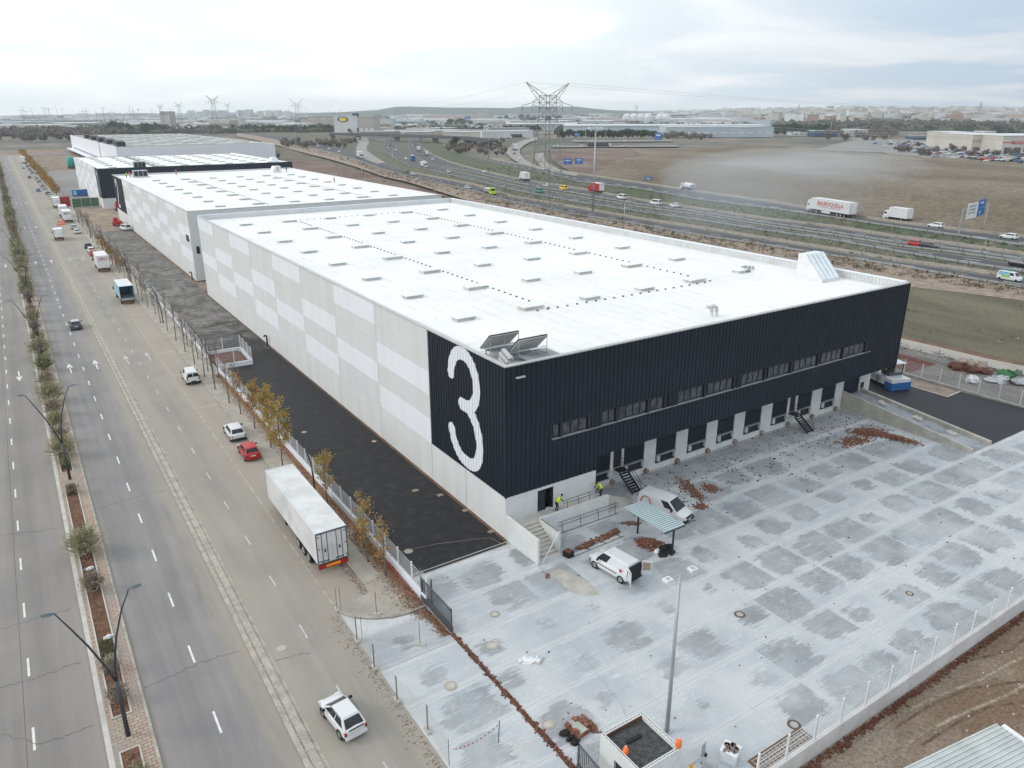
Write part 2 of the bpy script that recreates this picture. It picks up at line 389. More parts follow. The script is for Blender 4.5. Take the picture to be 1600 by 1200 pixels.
    fn = noise(t, P, 9., 3, .7); c = mixc(t, 1., c, mixc(t, rng(t, fn, .25, .75), (.92,)*3, (1.08,)*3), 'MULTIPLY')
    dr = noise(t, P, .28, 4, .6); c = mixc(t, mth(t, 'MULTIPLY', rng(t, dr, .58, .75), .3), c, (.36, .315, .28))
    t.links.new(c, b.inputs['Base Color']); MATS['yard_slab'] = ma
slab_mat()
mat('joint_pale', (.50, .515, .53), .85, .08, 1.)
mat('dirt', (.155, .105, .07), .95, .2, .14, .3, 4., col2=(.25, .205, .165), bump=.4, bsc=6.)
mat('dirt_tan', (.31, .245, .20), .95, .25, .5, .25, 4., col2=(.19, .15, .12), bump=.5, bsc=3.)
mat('dirt_red', (.115, .045, .03), .95, .2, .8, .2, 6.)
mat('dirt_brown', (.135, .085, .055), .95, .2, .4, .2, 5.)
mat('site_dirt', (.20, .18, .165), .95, .2, .5, .3, 3., col2=(.13, .12, .115), stretch=(1, .35, 1))
mat('track', (.33, .30, .265), .95, .1, .2, .1, 4.)
mat('sand', (.27, .215, .165), .95, .2, .2, .2, 3.)
mat('field', (.082, .078, .050), .95, .2, .10, .3, 2.5, col2=(.135, .118, .082), stretch=(1, .3, 1), bump=.4, bsc=2.)
mat('field_brown', (.112, .086, .058), .95, .2, .018, .28, .5, col2=(.172, .148, .112), bump=.6, bsc=.5, stretch=(1, .35, 1))
mat('field_red', (.115, .068, .052), .95, .2, .03, .3, .5, col2=(.175, .13, .105))
mat('verge', (.072, .082, .048), .95, .2, .10, .3, 1.5, col2=(.115, .105, .075))
mat('verge_green', (.048, .072, .030), .95, .2, .06, .3, 1.0, col2=(.09, .088, .062))
mat('far_land', (.085, .09, .07), .95, .2, .0045, .3, .03, col2=(.17, .145, .12))
mat('far_lot', (.22, .21, .205), .95, .1, .02, .1, .3)
mat('hill', (.05, .062, .055), .95, .2, .003)
# ------------------------------------------------------------------ ground and roads
def sheet(name, pts, z, ma, **k): return S(name, MB().poly([(p[0], p[1]) for p in pts], z), M[ma], **k)
def rect(name, x0, x1, y0, y1, z, ma): return sheet(name, [(x0, y0), (x1, y0), (x1, y1), (x0, y1)], z, ma)
gp = MB(); R0 = 16000
for i in range(24):
    for j in range(24):
        a = [(-R0+2*R0*(i+di)/24, -R0+2*R0*(j+dj)/24, -1.1) for di, dj in ((0, 0), (1, 0), (1, 1), (0, 1))]; gp.quad(*a)
S('ground', gp, M['far_land'])
rect('near_ground', -70, 95, -29.4, 900, -.22, 'dirt'); rect('near_ground', -70, -12, -90, -29.4, -.22, 'dirt')
YE = 775
rect('left_road', -50, -32.35, -90, YE, 0., 'asphalt_left')
rect('main_road', -29.8, -22.95, -90, YE, 0., 'asphalt_main')
rect('service_road', -22.05, -16.1, -90, YE, 0., 'asphalt_service')
rect('parking_lane', -16.1, -13.15, -1.0, YE, .004, 'parking')
rect('cross_road', -70, 30, YE, YE+22, .0, 'asphalt_left')
def strip(name, x0, x1, y0, y1, z0, z1, ma): return S(name, MB().box(x0, x1, y0, y1, z0, z1, bottom=False), M[ma])
strip('separator_kerb', -22.95, -22.05, -90, YE, -.1, .12, 'kerb')
mat('kerb_dark', (.22, .205, .18), .9, .2, 3., .25)  # darker kerb tone for the separator line
S('separator_line', MB().box(-22.62, -22.52, -90, YE, .12, .126, bottom=False), M['kerb_dark'])
S('separator_gutter', MB().box(-22.05, -21.75, -90, YE, -.1, .012, bottom=False), M['kerb'])
strip('parking_gutter', -16.22, -16.0, -.9, YE, -.1, .03, 'kerb')
strip('sidewalk', -13.0, -9.95, .35, YE, -.1, .15, 'sidewalk')
strip('sidewalk_kerb', -13.16, -13.0, .35, YE, -.1, .17, 'kerb')
# rounded kerb island at the gate
isl = [(-16.0, -1.1), (-16.0, -1.9), (-15.3, -3.0), (-14.2, -3.9), (-13.0, -4.5), (-12.0, -4.7), (-10.4, -4.7), (-10.4, .33), (-13.15, .33), (-13.3, -.9)]
S('gate_island', MB().prism(isl, -.1, .13), M['sidewalk'])
ik = MB(); pp = isl[:7]
ik.tube([(p[0], p[1], .09) for p in pp], .11, 4); S('gate_island_kerb', ik, M['kerb'])
# median: kerbs, paving, planters
strip('median_kerb', -32.36, -32.05, -90, YE, -.1, .15, 'concrete_light')
strip('median_kerb', -29.93, -29.78, -90, YE, -.1, .15, 'kerb')
rect('median_paving', -32.05, -29.93, -90, YE, .14, 'median_paving')
LAMPS = [-46.5, -6.3, 34.1, 80.7, 122, 164, 206, 248, 290, 332, 374, 420, 470, 520]
PL = [(LAMPS[i]+1.9, LAMPS[i+1]-1.2) for i in range(len(LAMPS)-1)] + [(522, 760)]
for (a, b) in PL:
    for x0, x1, y0, y1 in ((-31.78, -31.68, a, b), (-30.72, -30.62, a, b), (-31.68, -30.72, a, a+.1), (-31.68, -30.72, b-.1, b)):
        S('planter_edge', MB().box(x0, x1, y0, y1, .1, .21, bottom=False), M['concrete_light'])
    rect('planter_soil', -31.68, -30.72, a+.1, b-.1, .17, 'soil')
# lane markings
mk = MB()
for X in (-35.9, -26.35):
    for k in range(-12, 90):
        y = 6.9+7.45*k if X < -30 else 6.9+7.45*k
        if X < -30: y += 4.7
        if y < YE-5: mk.box(X-.07, X+.07, y-1.05, y+1.05, 0, .006, bottom=False)
S('lane_marking', mk, M['mark'], )
mk = MB()
for k in range(-12, 90):
    y = 5.0+7.45*k
    if y < YE-5: mk.box(-19.1, -18.98, y-.9, y+.9, 0, .006, bottom=False)
for y in (560, 640): mk.box(-29.4, -23.3, y, y+2.2, 0, .006, bottom=False)
S('lane_marking', mk, M['mark_worn'])
def arrow(x, y, d, ma='mark', L=5.2):
    a = MB(); z = .007
    a.add([(x-.09, y, z), (x+.09, y, z), (x+.09, y+d*L*.62, z), (x-.09, y+d*L*.62, z)], [(0, 1, 2, 3) if d > 0 else (3, 2, 1, 0)])
    a.add([(x-.42, y+d*L*.55, z), (x+.42, y+d*L*.55, z), (x, y+d*L, z)], [(0, 1, 2) if d > 0 else (2, 1, 0)])
    S('arrow_marking', a, M[ma])
for y in (72.6, 172): 
    for x in (-28.0, -24.6): arrow(x, y, 1)
    for x in (-20.4, -17.4): arrow(x, y, 1, 'mark_worn')
    arrow(-34.4, y+5.2, -1)
for y in (245, 330):
    for x in (-28.0, -24.6): arrow(x, y, 1)
for k in range(4): mk2 = S('parking_marking', MB().box(-16, -14.6, 63.+k*0.9, 63.1+k*.9, .004, .009, bottom=False) if k == 0 else MB().box(-15.9, -13.3, 20+k*28., 20.12+k*28., .004, .009, bottom=False), M['mark_worn'])
# yard of concrete bays
XS = [-16.05, -10.15, -6.55, -2.4, 2.15, 6.65, 11.1, 15.0, 19.3, 24.0, 28.5, 33.2, 37.7, 42.2, 47.0, 52.2, 56.9, 61.5, 66., 70.5, 75., 80]
YS = [-29.25, -25.4, -21.5, -17.5, -13.6, -9.4, -5.4, -1.2, 3.0]
yard = S('yard', MB().box(-16.1, 80, -29.4, 3, -.3, -.016, bottom=False).box(-16.1, -2.4, -60, -29.4, -.3, -.016, bottom=False), M['joint_pale'])
def slab(x0, x1, y0, y1):
    g_ = .035; b = MB(); hx, hy = (x1-x0)/2-g_, (y1-y0)/2-g_
    b.box(-hx, hx, -hy, hy, -.1, 0, bottom=False)
    b.build('slab', M['yard_slab'], yard, loc=((x0+x1)/2, (y0+y1)/2, random.uniform(-.002, .002)))
for i in range(len(XS)-1):
    for j in range(len(YS)-1):
        x0, x1, y0, y1 = XS[i], XS[i+1], YS[j], YS[j+1]
        if x0 < -11 and y1 > -4.9+.0: continue
        if x0 >= 56.8 and y1 > -13.: continue
        if x0 >= 52 and x0 < 56.8 and y1 > -13: continue
        if x0 < -6 and y0 > -1.3: continue
        slab(x0, x1, y0, y1)
slab(-16.05, -10.15, -9.4, -5.2)
for x0, x1 in ((-16.05, -10.15), (-10.15, -6.55), (-6.55, -2.4)):
    for y0, y1 in ((-33.2, -29.25), (-37, -33.2)): slab(x0, x1, y0, y1)
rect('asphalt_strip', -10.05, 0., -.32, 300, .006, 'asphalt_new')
S('drain_channel', MB().box(-9.9, -.3, -.75, -.36, 0, .012, bottom=False), M['steel_black'])
S('drain_rim', MB().box(-9.9, -.3, -.42, -.34, .012, .03, bottom=False).box(-9.9, -.3, -.80, -.74, 0, .02, bottom=False), M['concrete_light'])
S('wall_foot_soil', MB().box(-.30, 0., -.3, 114, .006, .02, bottom=False), M['dirt_brown'])
rect('site_ground', -9.9, 0.4, 224, 300, .012, 'sand')
rect('site_ground', 0, 75, 254, 292, .0, 'sand')
rect('site_ground', -9.9, 60, 300, 540, -.01, 'far_lot')
# red soil trench across the gate mouth
tr = MB(); xs = -10.15
for k in range(40):
    y = -8.6-k*.62; tr.box(-10.28+random.uniform(-.05, .05), -9.98+random.uniform(-.05, .05), y-.62, y, .0, .012, bottom=False)
S('trench_line', tr, M['dirt_red'])
# approach ramp between its walls, dark apron
rb = MB(); rb.add([(52.35, 3, 1.6), (55.95, 3, 1.6), (56.3, -13.2, .01), (52.6, -13.2, .01)], [(0, 3, 2, 1)]); S('ramp', rb, M['ramp_concrete'])
ap = [(56.5, -13.3), (64.1, -13.2), (66, -15.5), (71.5, -20), (71.5, -2.3), (70.6, -2.3), (67.4, -2.6), (67.4, 40), (58.05, 40), (58.05, 3), (56.2, 3)]
ap = [(56.75, -13.25), (80, -13.25), (80, -12.6), (71.5, -9.6), (70.9, -2.2), (67.45, -2.4), (67.45, 60), (58.05, 60), (58.05, 3.0), (56.2, 3.0)]
sheet('apron', ap, .035, 'asphalt_black')
rect('site_ground', 67.5, 84.5, -45, 130, -.01, 'site_dirt')
sheet('site_edge', [(67.6, -2.4), (71.0, -2.2), (71.0, 60), (67.6, 60)], .01, 'dirt_tan')
S('apron_kerb', MB().box(67.3, 67.5, -2.5, 60, 0, .12, bottom=False).obox((69.2, -2.35), (1, .05), (-.05, 1), 3.6, .18, 0, .13), M['concrete_light'])
sheet('red_heap_ground', [(73, 6), (80, 6), (80.5, 22), (73.5, 24)], .02, 'dirt_red')
sheet('red_heap_ground', [G(1493, 569)[:2], G(1512, 586)[:2], G(1520, 581)[:2], G(1526, 574)[:2], G(1500, 566)[:2]], .024, 'dirt_red')
tk = [G(*p)[:2] for p in ((1380, 535), (1408, 543), (1450, 552), (1500, 563), (1560, 577), (1600, 585), (1680, 603), (1680, 588), (1600, 572), (1540, 560), (1470, 543), (1408, 529), (1380, 522))]
sheet('dirt_track', tk, .02, 'track')
tb = [G(*p)[:2] for p in ((1380, 522), (1408, 529), (1470, 543), (1540, 560), (1600, 572), (1680, 588), (1680, 582), (1600, 566), (1540, 554), (1470, 538), (1408, 524), (1380, 517))]
sheet('track_bank', tb, .025, 'dirt_brown')
sheet('grass_field', [(58.5, 3), (81, 3), (100, -30), (150, -30), (146, 10), (139, 40), (128, 100), (119, 170), (118, 260), (160, 420), (230, 800), (80, 800), (80, 300), (60, 120)], -.05, 'field')
rect('side_dirt', -2.3, 90, -90, -29.5, -.75, 'dirt')
# ------------------------------------------------------------------ motorway, digitised band edges
def line(pts): return [G(*p)[:2] for p in pts]
A_near = line([(1700, 466), (1600, 451), (1500, 434), (1400, 416), (1300, 401), (1200, 385), (1100, 370), (1000, 352), (900, 336), (800, 316), (740, 299), (640, 276), (600, 266), (560, 251), (520, 239), (480, 229), (440, 220), (400, 212), (370, 208)])
A_far = line([(1700, 455), (1600, 439), (1500, 423), (1400, 409), (1300, 392), (1200, 376), (1100, 359), (1000, 344), (900, 326), (800, 309), (740, 290), (640, 270), (600, 254), (580, 243), (556, 239.5), (520, 230), (480, 221), (440, 213), (400, 207), (370, 204)])
B_near = line([(1700, 443), (1600, 426), (1500, 411), (1400, 394), (1300, 376), (1200, 362), (1100, 346), (1000, 332), (900, 316), (800, 297), (740, 282), (640, 259), (620, 249), (603, 238), (597, 230), (600, 222), (608, 217), (616, 214)])
B_far = line([(1700, 430), (1600, 414), (1500, 399), (1400, 386.5), (1300, 370), (1200, 355.6), (1100, 339), (1000, 326), (900, 309), (800, 291), (740, 276), (650, 254), (632, 244), (621, 233), (620, 226), (626, 219), (634, 214)])
C_near = line([(1700, 423), (1600, 407), (1500, 392), (1400, 380), (1300, 364), (1200, 350), (1100, 334), (1000, 320.6), (900, 303), (800, 285), (740, 270), (690, 260.5), (661, 251), (643, 242), (636, 231), (637, 222), (641, 215)])
C_far = line([(1700, 416), (1600, 400), (1500, 385), (1400, 372), (1300, 356), (1200, 344), (1100, 329), (1000, 314), (900, 295.5), (800, 279), (740, 265), (700, 253.5), (676, 243.5), (660, 232.5), (656, 222), (657, 215)])
D_near = line([(1700, 402), (1600, 385), (1500, 370), (1400, 356), (1300, 340.6), (1200, 326), (1100, 314), (1000, 296), (900, 284), (850, 270), (800, 260), (765, 252), (715, 240), (697, 232), (693, 226), (690, 222)])
D_far = line([(1700, 387), (1600, 372), (1500, 361), (1400, 349), (1300, 334), (1200, 316), (1100, 302), (1000, 287), (900, 272), (850, 263), (800, 255.5), (765, 248.5), (718, 237), (701, 230), (697, 225), (694, 222)])
def band(name, a, b, z, ma):
    sheet(name, list(a)+list(b)[::-1], z, ma)
band('motorway_bank', A_near, line([(1700, 490), (1600, 470), (1500, 457), (1420, 448), (1300, 425), (1200, 408), (1100, 392), (1000, 374), (900, 354), (800, 333), (740, 316), (640, 285), (600, 276), (560, 262), (520, 250), (480, 240), (440, 229), (400, 219), (370, 213)]), .01, 'dirt_tan')
band('motorway_verge', A_far, B_near[:-2]+line([(560, 212), (470, 208), (380, 200)]), .02, 'verge')
band('motorway_verge', B_far, C_near, .02, 'verge')
band('motorway_verge', C_far, D_near, .02, 'verge_green')
band('slip_road', A_near, A_far, .06, 'asphalt_hw')
band('motorway', B_near, B_far, .06, 'asphalt_hw')
band('motorway', C_near, C_far, .06, 'asphalt_hw')
band('slip_road', D_near, D_far, .07, 'asphalt_hw')
fn_ = [(1700, 386), (1600, 371.5), (1500, 360.5), (1400, 348.5), (1300, 333.5), (1200, 315.5), (1100, 301.5), (1000, 286.5), (940, 278), (900, 271.5), (880, 262), (862, 250)]
ff_ = [(1700, 270), (1600, 263), (1500, 256), (1400, 251), (1300, 246), (1250, 243), (1200, 234), (1060, 231.5), (1000, 231.3), (930, 231.3), (890, 232), (860, 238)]
def resamp(l, n):
    out = []
    for i in range(n+1):
        u = i/n*(len(l)-1); k = min(int(u), len(l)-2); q = u-k; out.append((l[k][0]*(1-q)+l[k+1][0]*q, l[k][1]*(1-q)+l[k+1][1]*q))
    return out
NU, NV = 110, 60; Ln, Lf = resamp([G(*q)[:2] for q in fn_], NU), resamp([G(*q)[:2] for q in ff_], NU)
from mathutils import noise as mn
V = []; F_ = []
def sst(a, b, x): x = max(0, min(1, (x-a)/(b-a))); return x*x*(3-2*x)
for i in range(NU+1):
    for j in range(NV+1):
        v = j/NV; x = Ln[i][0]*(1-v)+Lf[i][0]*v; y = Ln[i][1]*(1-v)+Lf[i][1]*v; u = i/NU
        edge = .735-.21*v
        h = sst(.0, .16, v)*sst(1., .82, v)*sst(edge+.05, edge-.02, u)*(7.0+3.5*mn.noise(Vector((x*.012, y*.012, 0)))+1.4*mn.noise(Vector((x*.05, y*.05, 3))))
        h += sst(edge+.05, edge-.02, u)*sst(0, .05, v)*sst(1, .95, v)*.35*(mn.noise(Vector((x*.12, y*.12, 1)))+.4)
        V.append((x, y, max(h, 0.)+.01))
for i in range(NU):
    for j in range(NV): a_ = i*(NV+1)+j; F_.append((a_, a_+NV+1, a_+NV+2, a_+1))
bf = MB(); bf.add(V, F_); bf.build('brown_field', M['field_brown'], None, True, kind='structure')
sheet('red_field', line([(930, 277), (1000, 270), (960, 250), (1000, 240), (985, 233), (900, 234), (868, 240), (872, 252), (890, 266)]), .06, 'field_red')
E1 = line([(840, 213.5), (825, 217), (812, 221), (800, 227), (792, 234), (791, 239), (797, 246), (806, 252), (818, 258), (838, 263), (850, 266)])
E2 = line([(840, 219), (828, 222), (818, 227.5), (812.5, 233), (812, 239), (816, 245), (822, 250.5), (830, 255), (842, 259.5), (855, 263)])
band('loop_road', E1, E2, .09, 'asphalt_ramp')
band('loop_road', line([(837, 240), (836, 247), (842, 258), (862, 268), (900, 275)]), line([(850, 239), (850, 246), (856, 255), (872, 264), (905, 272)]), .095, 'asphalt_ramp')
band('concrete_slip', line([(557, 214), (561, 223), (557, 229), (556, 236), (566, 247), (590, 256)]), line([(574, 213), (577, 222), (573, 229), (573, 235), (584, 243.5), (602, 254)]), .10, 'asphalt_ramp')
for ys in ((207, 209.5), (219, 222), (228, 230.3)):
    x0 = 380 if ys[0] < 215 else (900 if ys[0] < 225 else 862); x1 = 1050 if ys[0] < 225 else 1060
    if ys[0] < 215: x0 = 560
    band('far_road', line([(x0, ys[0]), (x1, ys[0]-1)]), line([(x0, ys[1]), (x1, ys[1]-1)]), .12, 'far_lot')
band('far_road', line([(380, 203), (520, 203), (700, 206), (840, 208)]), line([(380, 205), (520, 205.5), (700, 208.5), (840, 211)]), .12, 'far_lot')
sheet('waste_ground', line([(440, 262), (462, 246), (500, 252), (560, 268), (640, 290), (700, 306), (640, 303), (540, 285), (470, 275)]), .0, 'field_red')
sheet('embankment', line([(560, 243), (600, 262), (556, 239.5), (520, 230), (480, 221), (440, 213), (470, 209), (540, 211), (557, 214), (560, 224)]), .03, 'verge')
# store car park beyond the field
sheet('car_park', line([(1250, 240), (1300, 226), (1340, 218), (1420, 218), (1700, 232), (1700, 258), (1600, 251), (1480, 246), (1300, 243)]), .06, 'far_lot')
sheet('car_park_verge', line([(1262, 242), (1300, 241), (1400, 244), (1380, 238), (1320, 236)]), .09, 'verge')
# hard-shoulder lines and lane dashes
def offset_dashes(a, b, t, dash, gap, w, z, Y0=60, Y1=900):
    m_ = MB(); n = 400; P = []
    def at(l, u):
        u *= len(l)-1; i = min(int(u), len(l)-2); q = u-i
        return (l[i][0]*(1-q)+l[i+1][0]*q, l[i][1]*(1-q)+l[i+1][1]*q)
    L = [tuple(at(a, i/n)[k]*(1-t)+at(b, i/n)[k]*t for k in (0, 1)) for i in range(n+1)]
    s = 0; on = False
    for i in range(n):
        p, q = L[i], L[i+1]; l = hypot(q[0]-p[0], q[1]-p[1])
        if l < 1e-6: continue
        d = ((q[0]-p[0])/l, (q[1]-p[1])/l); u = 0
        if gap == 0:
            m_.obox(((p[0]+q[0])/2, (p[1]+q[1])/2), d, (-d[1], d[0]), l+.05, w, z, z+.02); continue
        while u < l:
            ph = (s+u) % (dash+gap)
            if ph < dash:
                e = min(l-u, dash-ph); c = (p[0]+d[0]*(u+e/2), p[1]+d[1]*(u+e/2)); m_.obox(c, d, (-d[1], d[0]), e, w, z, z+.02); u += max(e, .05)
            else: u += max(min(l-u, dash+gap-ph), .05)
        s += l
    S('lane_marking', m_, M['mark'])
for a, b in ((B_near, B_far), (C_near, C_far)):
    for t in (.36, .64): offset_dashes(a, b, t, 4, 8, .22, .07)
    for t in (.07, .93): offset_dashes(a, b, t, 1, 0, .11, .07)
offset_dashes(A_near, A_far, .5, 4, 8, .22, .07)
for t in (.08, .92): offset_dashes(A_near, A_far, t, 1, 0, .11, .07); offset_dashes(D_near, D_far, t, 1, 0, .11, .08)
offset_dashes(D_near, D_far, .35, 5, 9, .5, .08)

random.seed(12)
def crack(name, pts, ma='kerb_dark', z=.007):
    b = MB(); P = []
    for (a, c) in zip(pts, pts[1:]):
        for k in range(12): u = k/12; P.append((a[0]*(1-u)+c[0]*u+random.gauss(0, .05), a[1]*(1-u)+c[1]*u+random.gauss(0, .07)))
    for a, c in zip(P, P[1:]):
        d = Vector((c[0]-a[0], c[1]-a[1])); L = d.length; d.normalize(); b.obox(((a[0]+c[0])/2, (a[1]+c[1])/2), tuple(d), (-d.y, d.x), L+.03, random.uniform(.02, .05), z-.004, z)
    S(name, b, M[ma])
mat('crack_dark', (.115, .108, .10), .9)
crack('road_crack', [G(0, 1146)[:2], G(60, 1166-2)[:2], G(100, 1150)[:2], G(150, 1133)[:2]], 'crack_dark')
crack('road_crack', [G(0, 1074)[:2], G(50, 1062)[:2], G(100, 1042)[:2], G(130, 1033)[:2]], 'crack_dark')
crack('road_crack', [G(-20, 990)[:2], G(50, 968)[:2], G(113, 951)[:2]], 'crack_dark')
crack('road_crack', [G(-20, 838)[:2], G(60, 830)[:2], G(92, 825)[:2]], 'crack_dark')
crack('road_crack', [G(400, 1045)[:2], G(440, 1030)[:2], G(490, 1018)[:2]], 'crack_dark')
for y in (-2.4, 26, 61, 88, 120): crack('road_crack', [(-29.7, y), (-26, y+.6), (-23.1, y+.3)], 'crack_dark')
for x in (-34.3, -36.3): S('paving_seam', MB().box(x-.02, x+.02, -90, 500, 0, .004, bottom=False), M['crack_dark']) if x < -36 else None

def rut(pts, w, ma='sand', z=-.74):
    P = [Vector(G(*q, -.75)[:2]) for q in pts]; b = MB()
    for off in (-.85, .85):
        L_ = []
        for i, p_ in enumerate(P):
            d = (P[min(i+1, len(P)-1)]-P[max(i-1, 0)]).normalized(); L_.append((p_+Vector((-d.y, d.x))*(off-w/2), p_+Vector((-d.y, d.x))*(off+w/2)))
        for (a, c), (a2, c2) in zip(L_, L_[1:]): b.quad((a.x, a.y, z), (a2.x, a2.y, z), (c2.x, c2.y, z), (c.x, c.y, z))
    S('wheel_rut', b, M[ma])
mat('rut_pale', (.235, .19, .145), .95, .25, 1.5, .35, 6.); mat('rut_dark', (.125, .085, .058), .95, .25, 1.5, .3, 6.)
rut([(1290, 1215), (1370, 1163), (1430, 1128), (1480, 1103), (1550, 1075), (1650, 1020)], .22, 'rut_pale')
rut([(1420, 1150), (1480, 1112), (1530, 1090), (1600, 1080), (1680, 1075)], .18, 'rut_dark', -.738)
rut([(1500, 1020), (1560, 1005), (1620, 960)], .2, 'rut_dark', -.736)
mat('wall_pale', (.60, .585, .59), .85, .08, .7, .06, 6.)
# ------------------------------------------------------------------ warehouses
def corr(mb, o, ax, L, z0, z1, out, pitch=.5, dep=.06, mi=0):
    "trapezoidal cladding: origin o (x,y), unit axis ax, outward normal out"
    prof = [(0, 0), (.30, 0), (.36, 1), (.94, 1)]; pts = []
    n = max(1, int(round(L/pitch))); p = L/n
    for i in range(n):
        for a, h in prof: pts.append(((i+a)*p, h*dep))
    pts.append((L, 0)); vs = []
    for z in (z0, z1):
        for a, h in pts: vs.append((o[0]+ax[0]*a+out[0]*h, o[1]+ax[1]*a+out[1]*h, z))
    k = len(pts); cr = ax[0]*out[1]-ax[1]*out[0]
    fs = [((i, i+1, k+i+1, k+i) if cr < 0 else (i+1, i, k+i, k+i+1)) for i in range(k-1)]
    mb.add(vs, fs, mi); return pts
def numeral(name, paths, width, o, ax, out, parent, pitch=.5, dep=.06, L=13.8):
    "flat numeral laid over the corrugation, cut into narrow upright strips"
    n = int(round(L/pitch)); p = L/n; prof = [0, .3, .36, .94]; hs = [0, 0, 1, 1]
    br = []
    for i in range(n):
        for a, h in zip(prof, hs): br.append(((i+a)*p, h*dep))
    br.append((L, 0))
    fine = []
    for (a, h), (b, g) in zip(br, br[1:]):
        k = max(1, int(round((b-a)/.05)))
        for q in range(k): fine.append((a+(b-a)*q/k, h+(g-h)*q/k, a+(b-a)*(q+1)/k, h+(g-h)*(q+1)/k))
    seg = []
    for P in paths:
        if len(P) > 4:
            Q = [Vector(p_) for p_ in P]; Q = [Q[0]*2-Q[1]]+Q+[Q[-1]*2-Q[-2]]; S_ = []
            for i in range(1, len(Q)-2):
                for k in range(5):
                    t = k/5; a, b, c, d = Q[i-1], Q[i], Q[i+1], Q[i+2]
                    S_.append(.5*((2*b)+(c-a)*t+(2*a-5*b+4*c-d)*t*t+(3*b-a-3*c+d)*t**3))
            S_.append(Q[-2])
        else: S_ = [Vector(p_) for p_ in P]
        seg += [(S_[i], S_[i+1], i == 0, i == len(S_)-2) for i in range(len(S_)-1)]
    def inside(u, z):
        q = Vector((u, z))
        for a, b, e0, e1 in seg:
            d = b-a; t = (q-a).dot(d)/max(d.length_squared, 1e-9)
            if (e0 and t < 0) or (e1 and t > 1): continue
            t = max(0, min(1, t))
            if (a+d*t-q).length < width/2: return True
        return False
    seg_all = list(seg)
    zs = [s[1] for P in paths for s in P]; za, zb = min(zs)-width, max(zs)+width; m_ = MB()
    for a, h, b, g in fine:
        z = za; st = None; um = (a+b)/2; full = seg_all; seg[:] = [q_ for q_ in full if min(q_[0].x, q_[1].x)-width < um < max(q_[0].x, q_[1].x)+width]
        while z < zb+.03:
            i_ = z < zb and inside((a+b)/2, z)
            if i_ and st is None: st = z
            if not i_ and st is not None:
                vs = [(o[0]+ax[0]*u+out[0]*(w+.008), o[1]+ax[1]*u+out[1]*(w+.008), zz_) for u, w, zz_ in ((a, h, st), (b, g, st), (b, g, z), (a, h, z))]
                cr = ax[0]*out[1]-ax[1]*out[0]
                m_.add(vs, [(0, 1, 2, 3) if cr < 0 else (3, 2, 1, 0)]); st = None
            z += .03
    m_.build(name, M['panel_white'], parent)
ROWZ = [4.0, 6.7, 9.2, 11.7, 13.5]
def left_panels(par, x, ys, top, th=.14, rows=ROWZ, seed=0):
    rz = rows+[top]; cache = {}
    for i in range(len(ys)-1):
        y0, y1 = ys[i]+.03, ys[i+1]-.03
        light = (1, 3) if i % 2 == 0 else (2, 5)
        b = MB().box(0, th, 0, y1-y0, 0, rz[0]-.02); b.build('panel', M['panel_base'], par, loc=(x, y0, .0))
        for r in range(1, len(rz)):
            key = (round(y1-y0, 2), r)
            li = r in light
            MB().box(0 if li else .015, th, 0, y1-y0, 0, rz[r]-rz[r-1]-.018).build('panel', M['panel_white' if li else 'panel_grey'], par, loc=(x, y0, rz[r-1]))
def skylight_meshes():
    big = []
    for vent in (0, 1):
        cw, cl = (2.5, 1.35) if vent else (2.1, 1.15)
        c = MB().box(-cw/2, cw/2, -cl/2, cl/2, 0, .32, bottom=False).mesh('skylight', [M['dull_grey']])
        d = MB(); e = .08
        if vent: d.box(-cw/2-e, cw/2+e, -cl/2-e, cl/2+e, .34, .42); dm = d.mesh('lid', [M['membrane']])
        else:
            b = [(-cw/2-e, -cl/2-e, .33), (cw/2+e, -cl/2-e, .33), (cw/2+e, cl/2+e, .33), (-cw/2-e, cl/2+e, .33)]
            t = [(-cw/2+.2, -cl/2+.2, .46), (cw/2-.2, -cl/2+.2, .46), (cw/2-.2, cl/2-.2, .46), (-cw/2+.2, cl/2-.2, .46)]
            d.frust(b, t); dm = d.mesh('pane', [M['dome']])
        f = MB().box(-cw/2-e-.02, cw/2+e+.02, -cl/2-e-.02, cl/2+e+.02, .27, .33).mesh('frame', [M['dull_grey' if vent else 'steel']])
        big.append((c, dm, f))
    return big
SKM = skylight_meshes()
def skylight(par, x, y, z, vent=0, s=1.):
    c, d, f = SKM[vent]; o = link('skylight', c, par, (x, y, z)); o.scale = (s, s, 1)
    link('lid' if vent else 'pane', d, o); link('frame', f, o); return o
def dots(par, pts, z):
    b = MB()
    for x, y in pts: b.box(x-.09, x+.09, y-.09, y+.09, z, z+.14, bottom=False)
    b.build('anchor_block', M['paint_dgrey'], par, kind='stuff')
def roof(par, x0, x1, y0, y1, z, seams=1):
    MB().box(x0, x1, y0, y1, z-.3, z).build('roof', M['membrane'], par)
    if seams:
        b = MB(); x = x0+1.5
        rr = random.Random(3)
        while x < x1-1:
            y = y0+.5
            while y < y1:
                l = rr.uniform(3, 16)
                if rr.random() < .8: b.box(x-.025, x+.025, y, min(y+l, y1-.5), z, z+.008, bottom=False)
                y += l+rr.uniform(.3, 5)
            x += 1.95
        b.build('membrane_seam', M['membrane_seam'], par, kind='stuff')
H1, RZ = 16.0, 15.15
w1 = thing('warehouse', 'long white roofed warehouse nearest the camera with a big 3 on its dark corner', 'warehouse')
MB().box(.14, 57.9, 114.0-.3, 114.0, 0, 16.05).build('wall', M['panel_grey'], w1)
MB().box(57.6, 57.9, 3.2, 113.7, 0, 15.9).build('wall', M['panel_base'], w1)
MB().box(.15, .4, .3, 113.7, 0, 15.7).build('wall', M['joint_dark'], w1)
MB().box(.4, 57.6, .12, .4, 9.86, 15.7).build('wall', M['joint_dark'], w1); MB().box(.4, 57.6, .12, .4, 5.52, 8.34).build('wall', M['joint_dark'], w1)
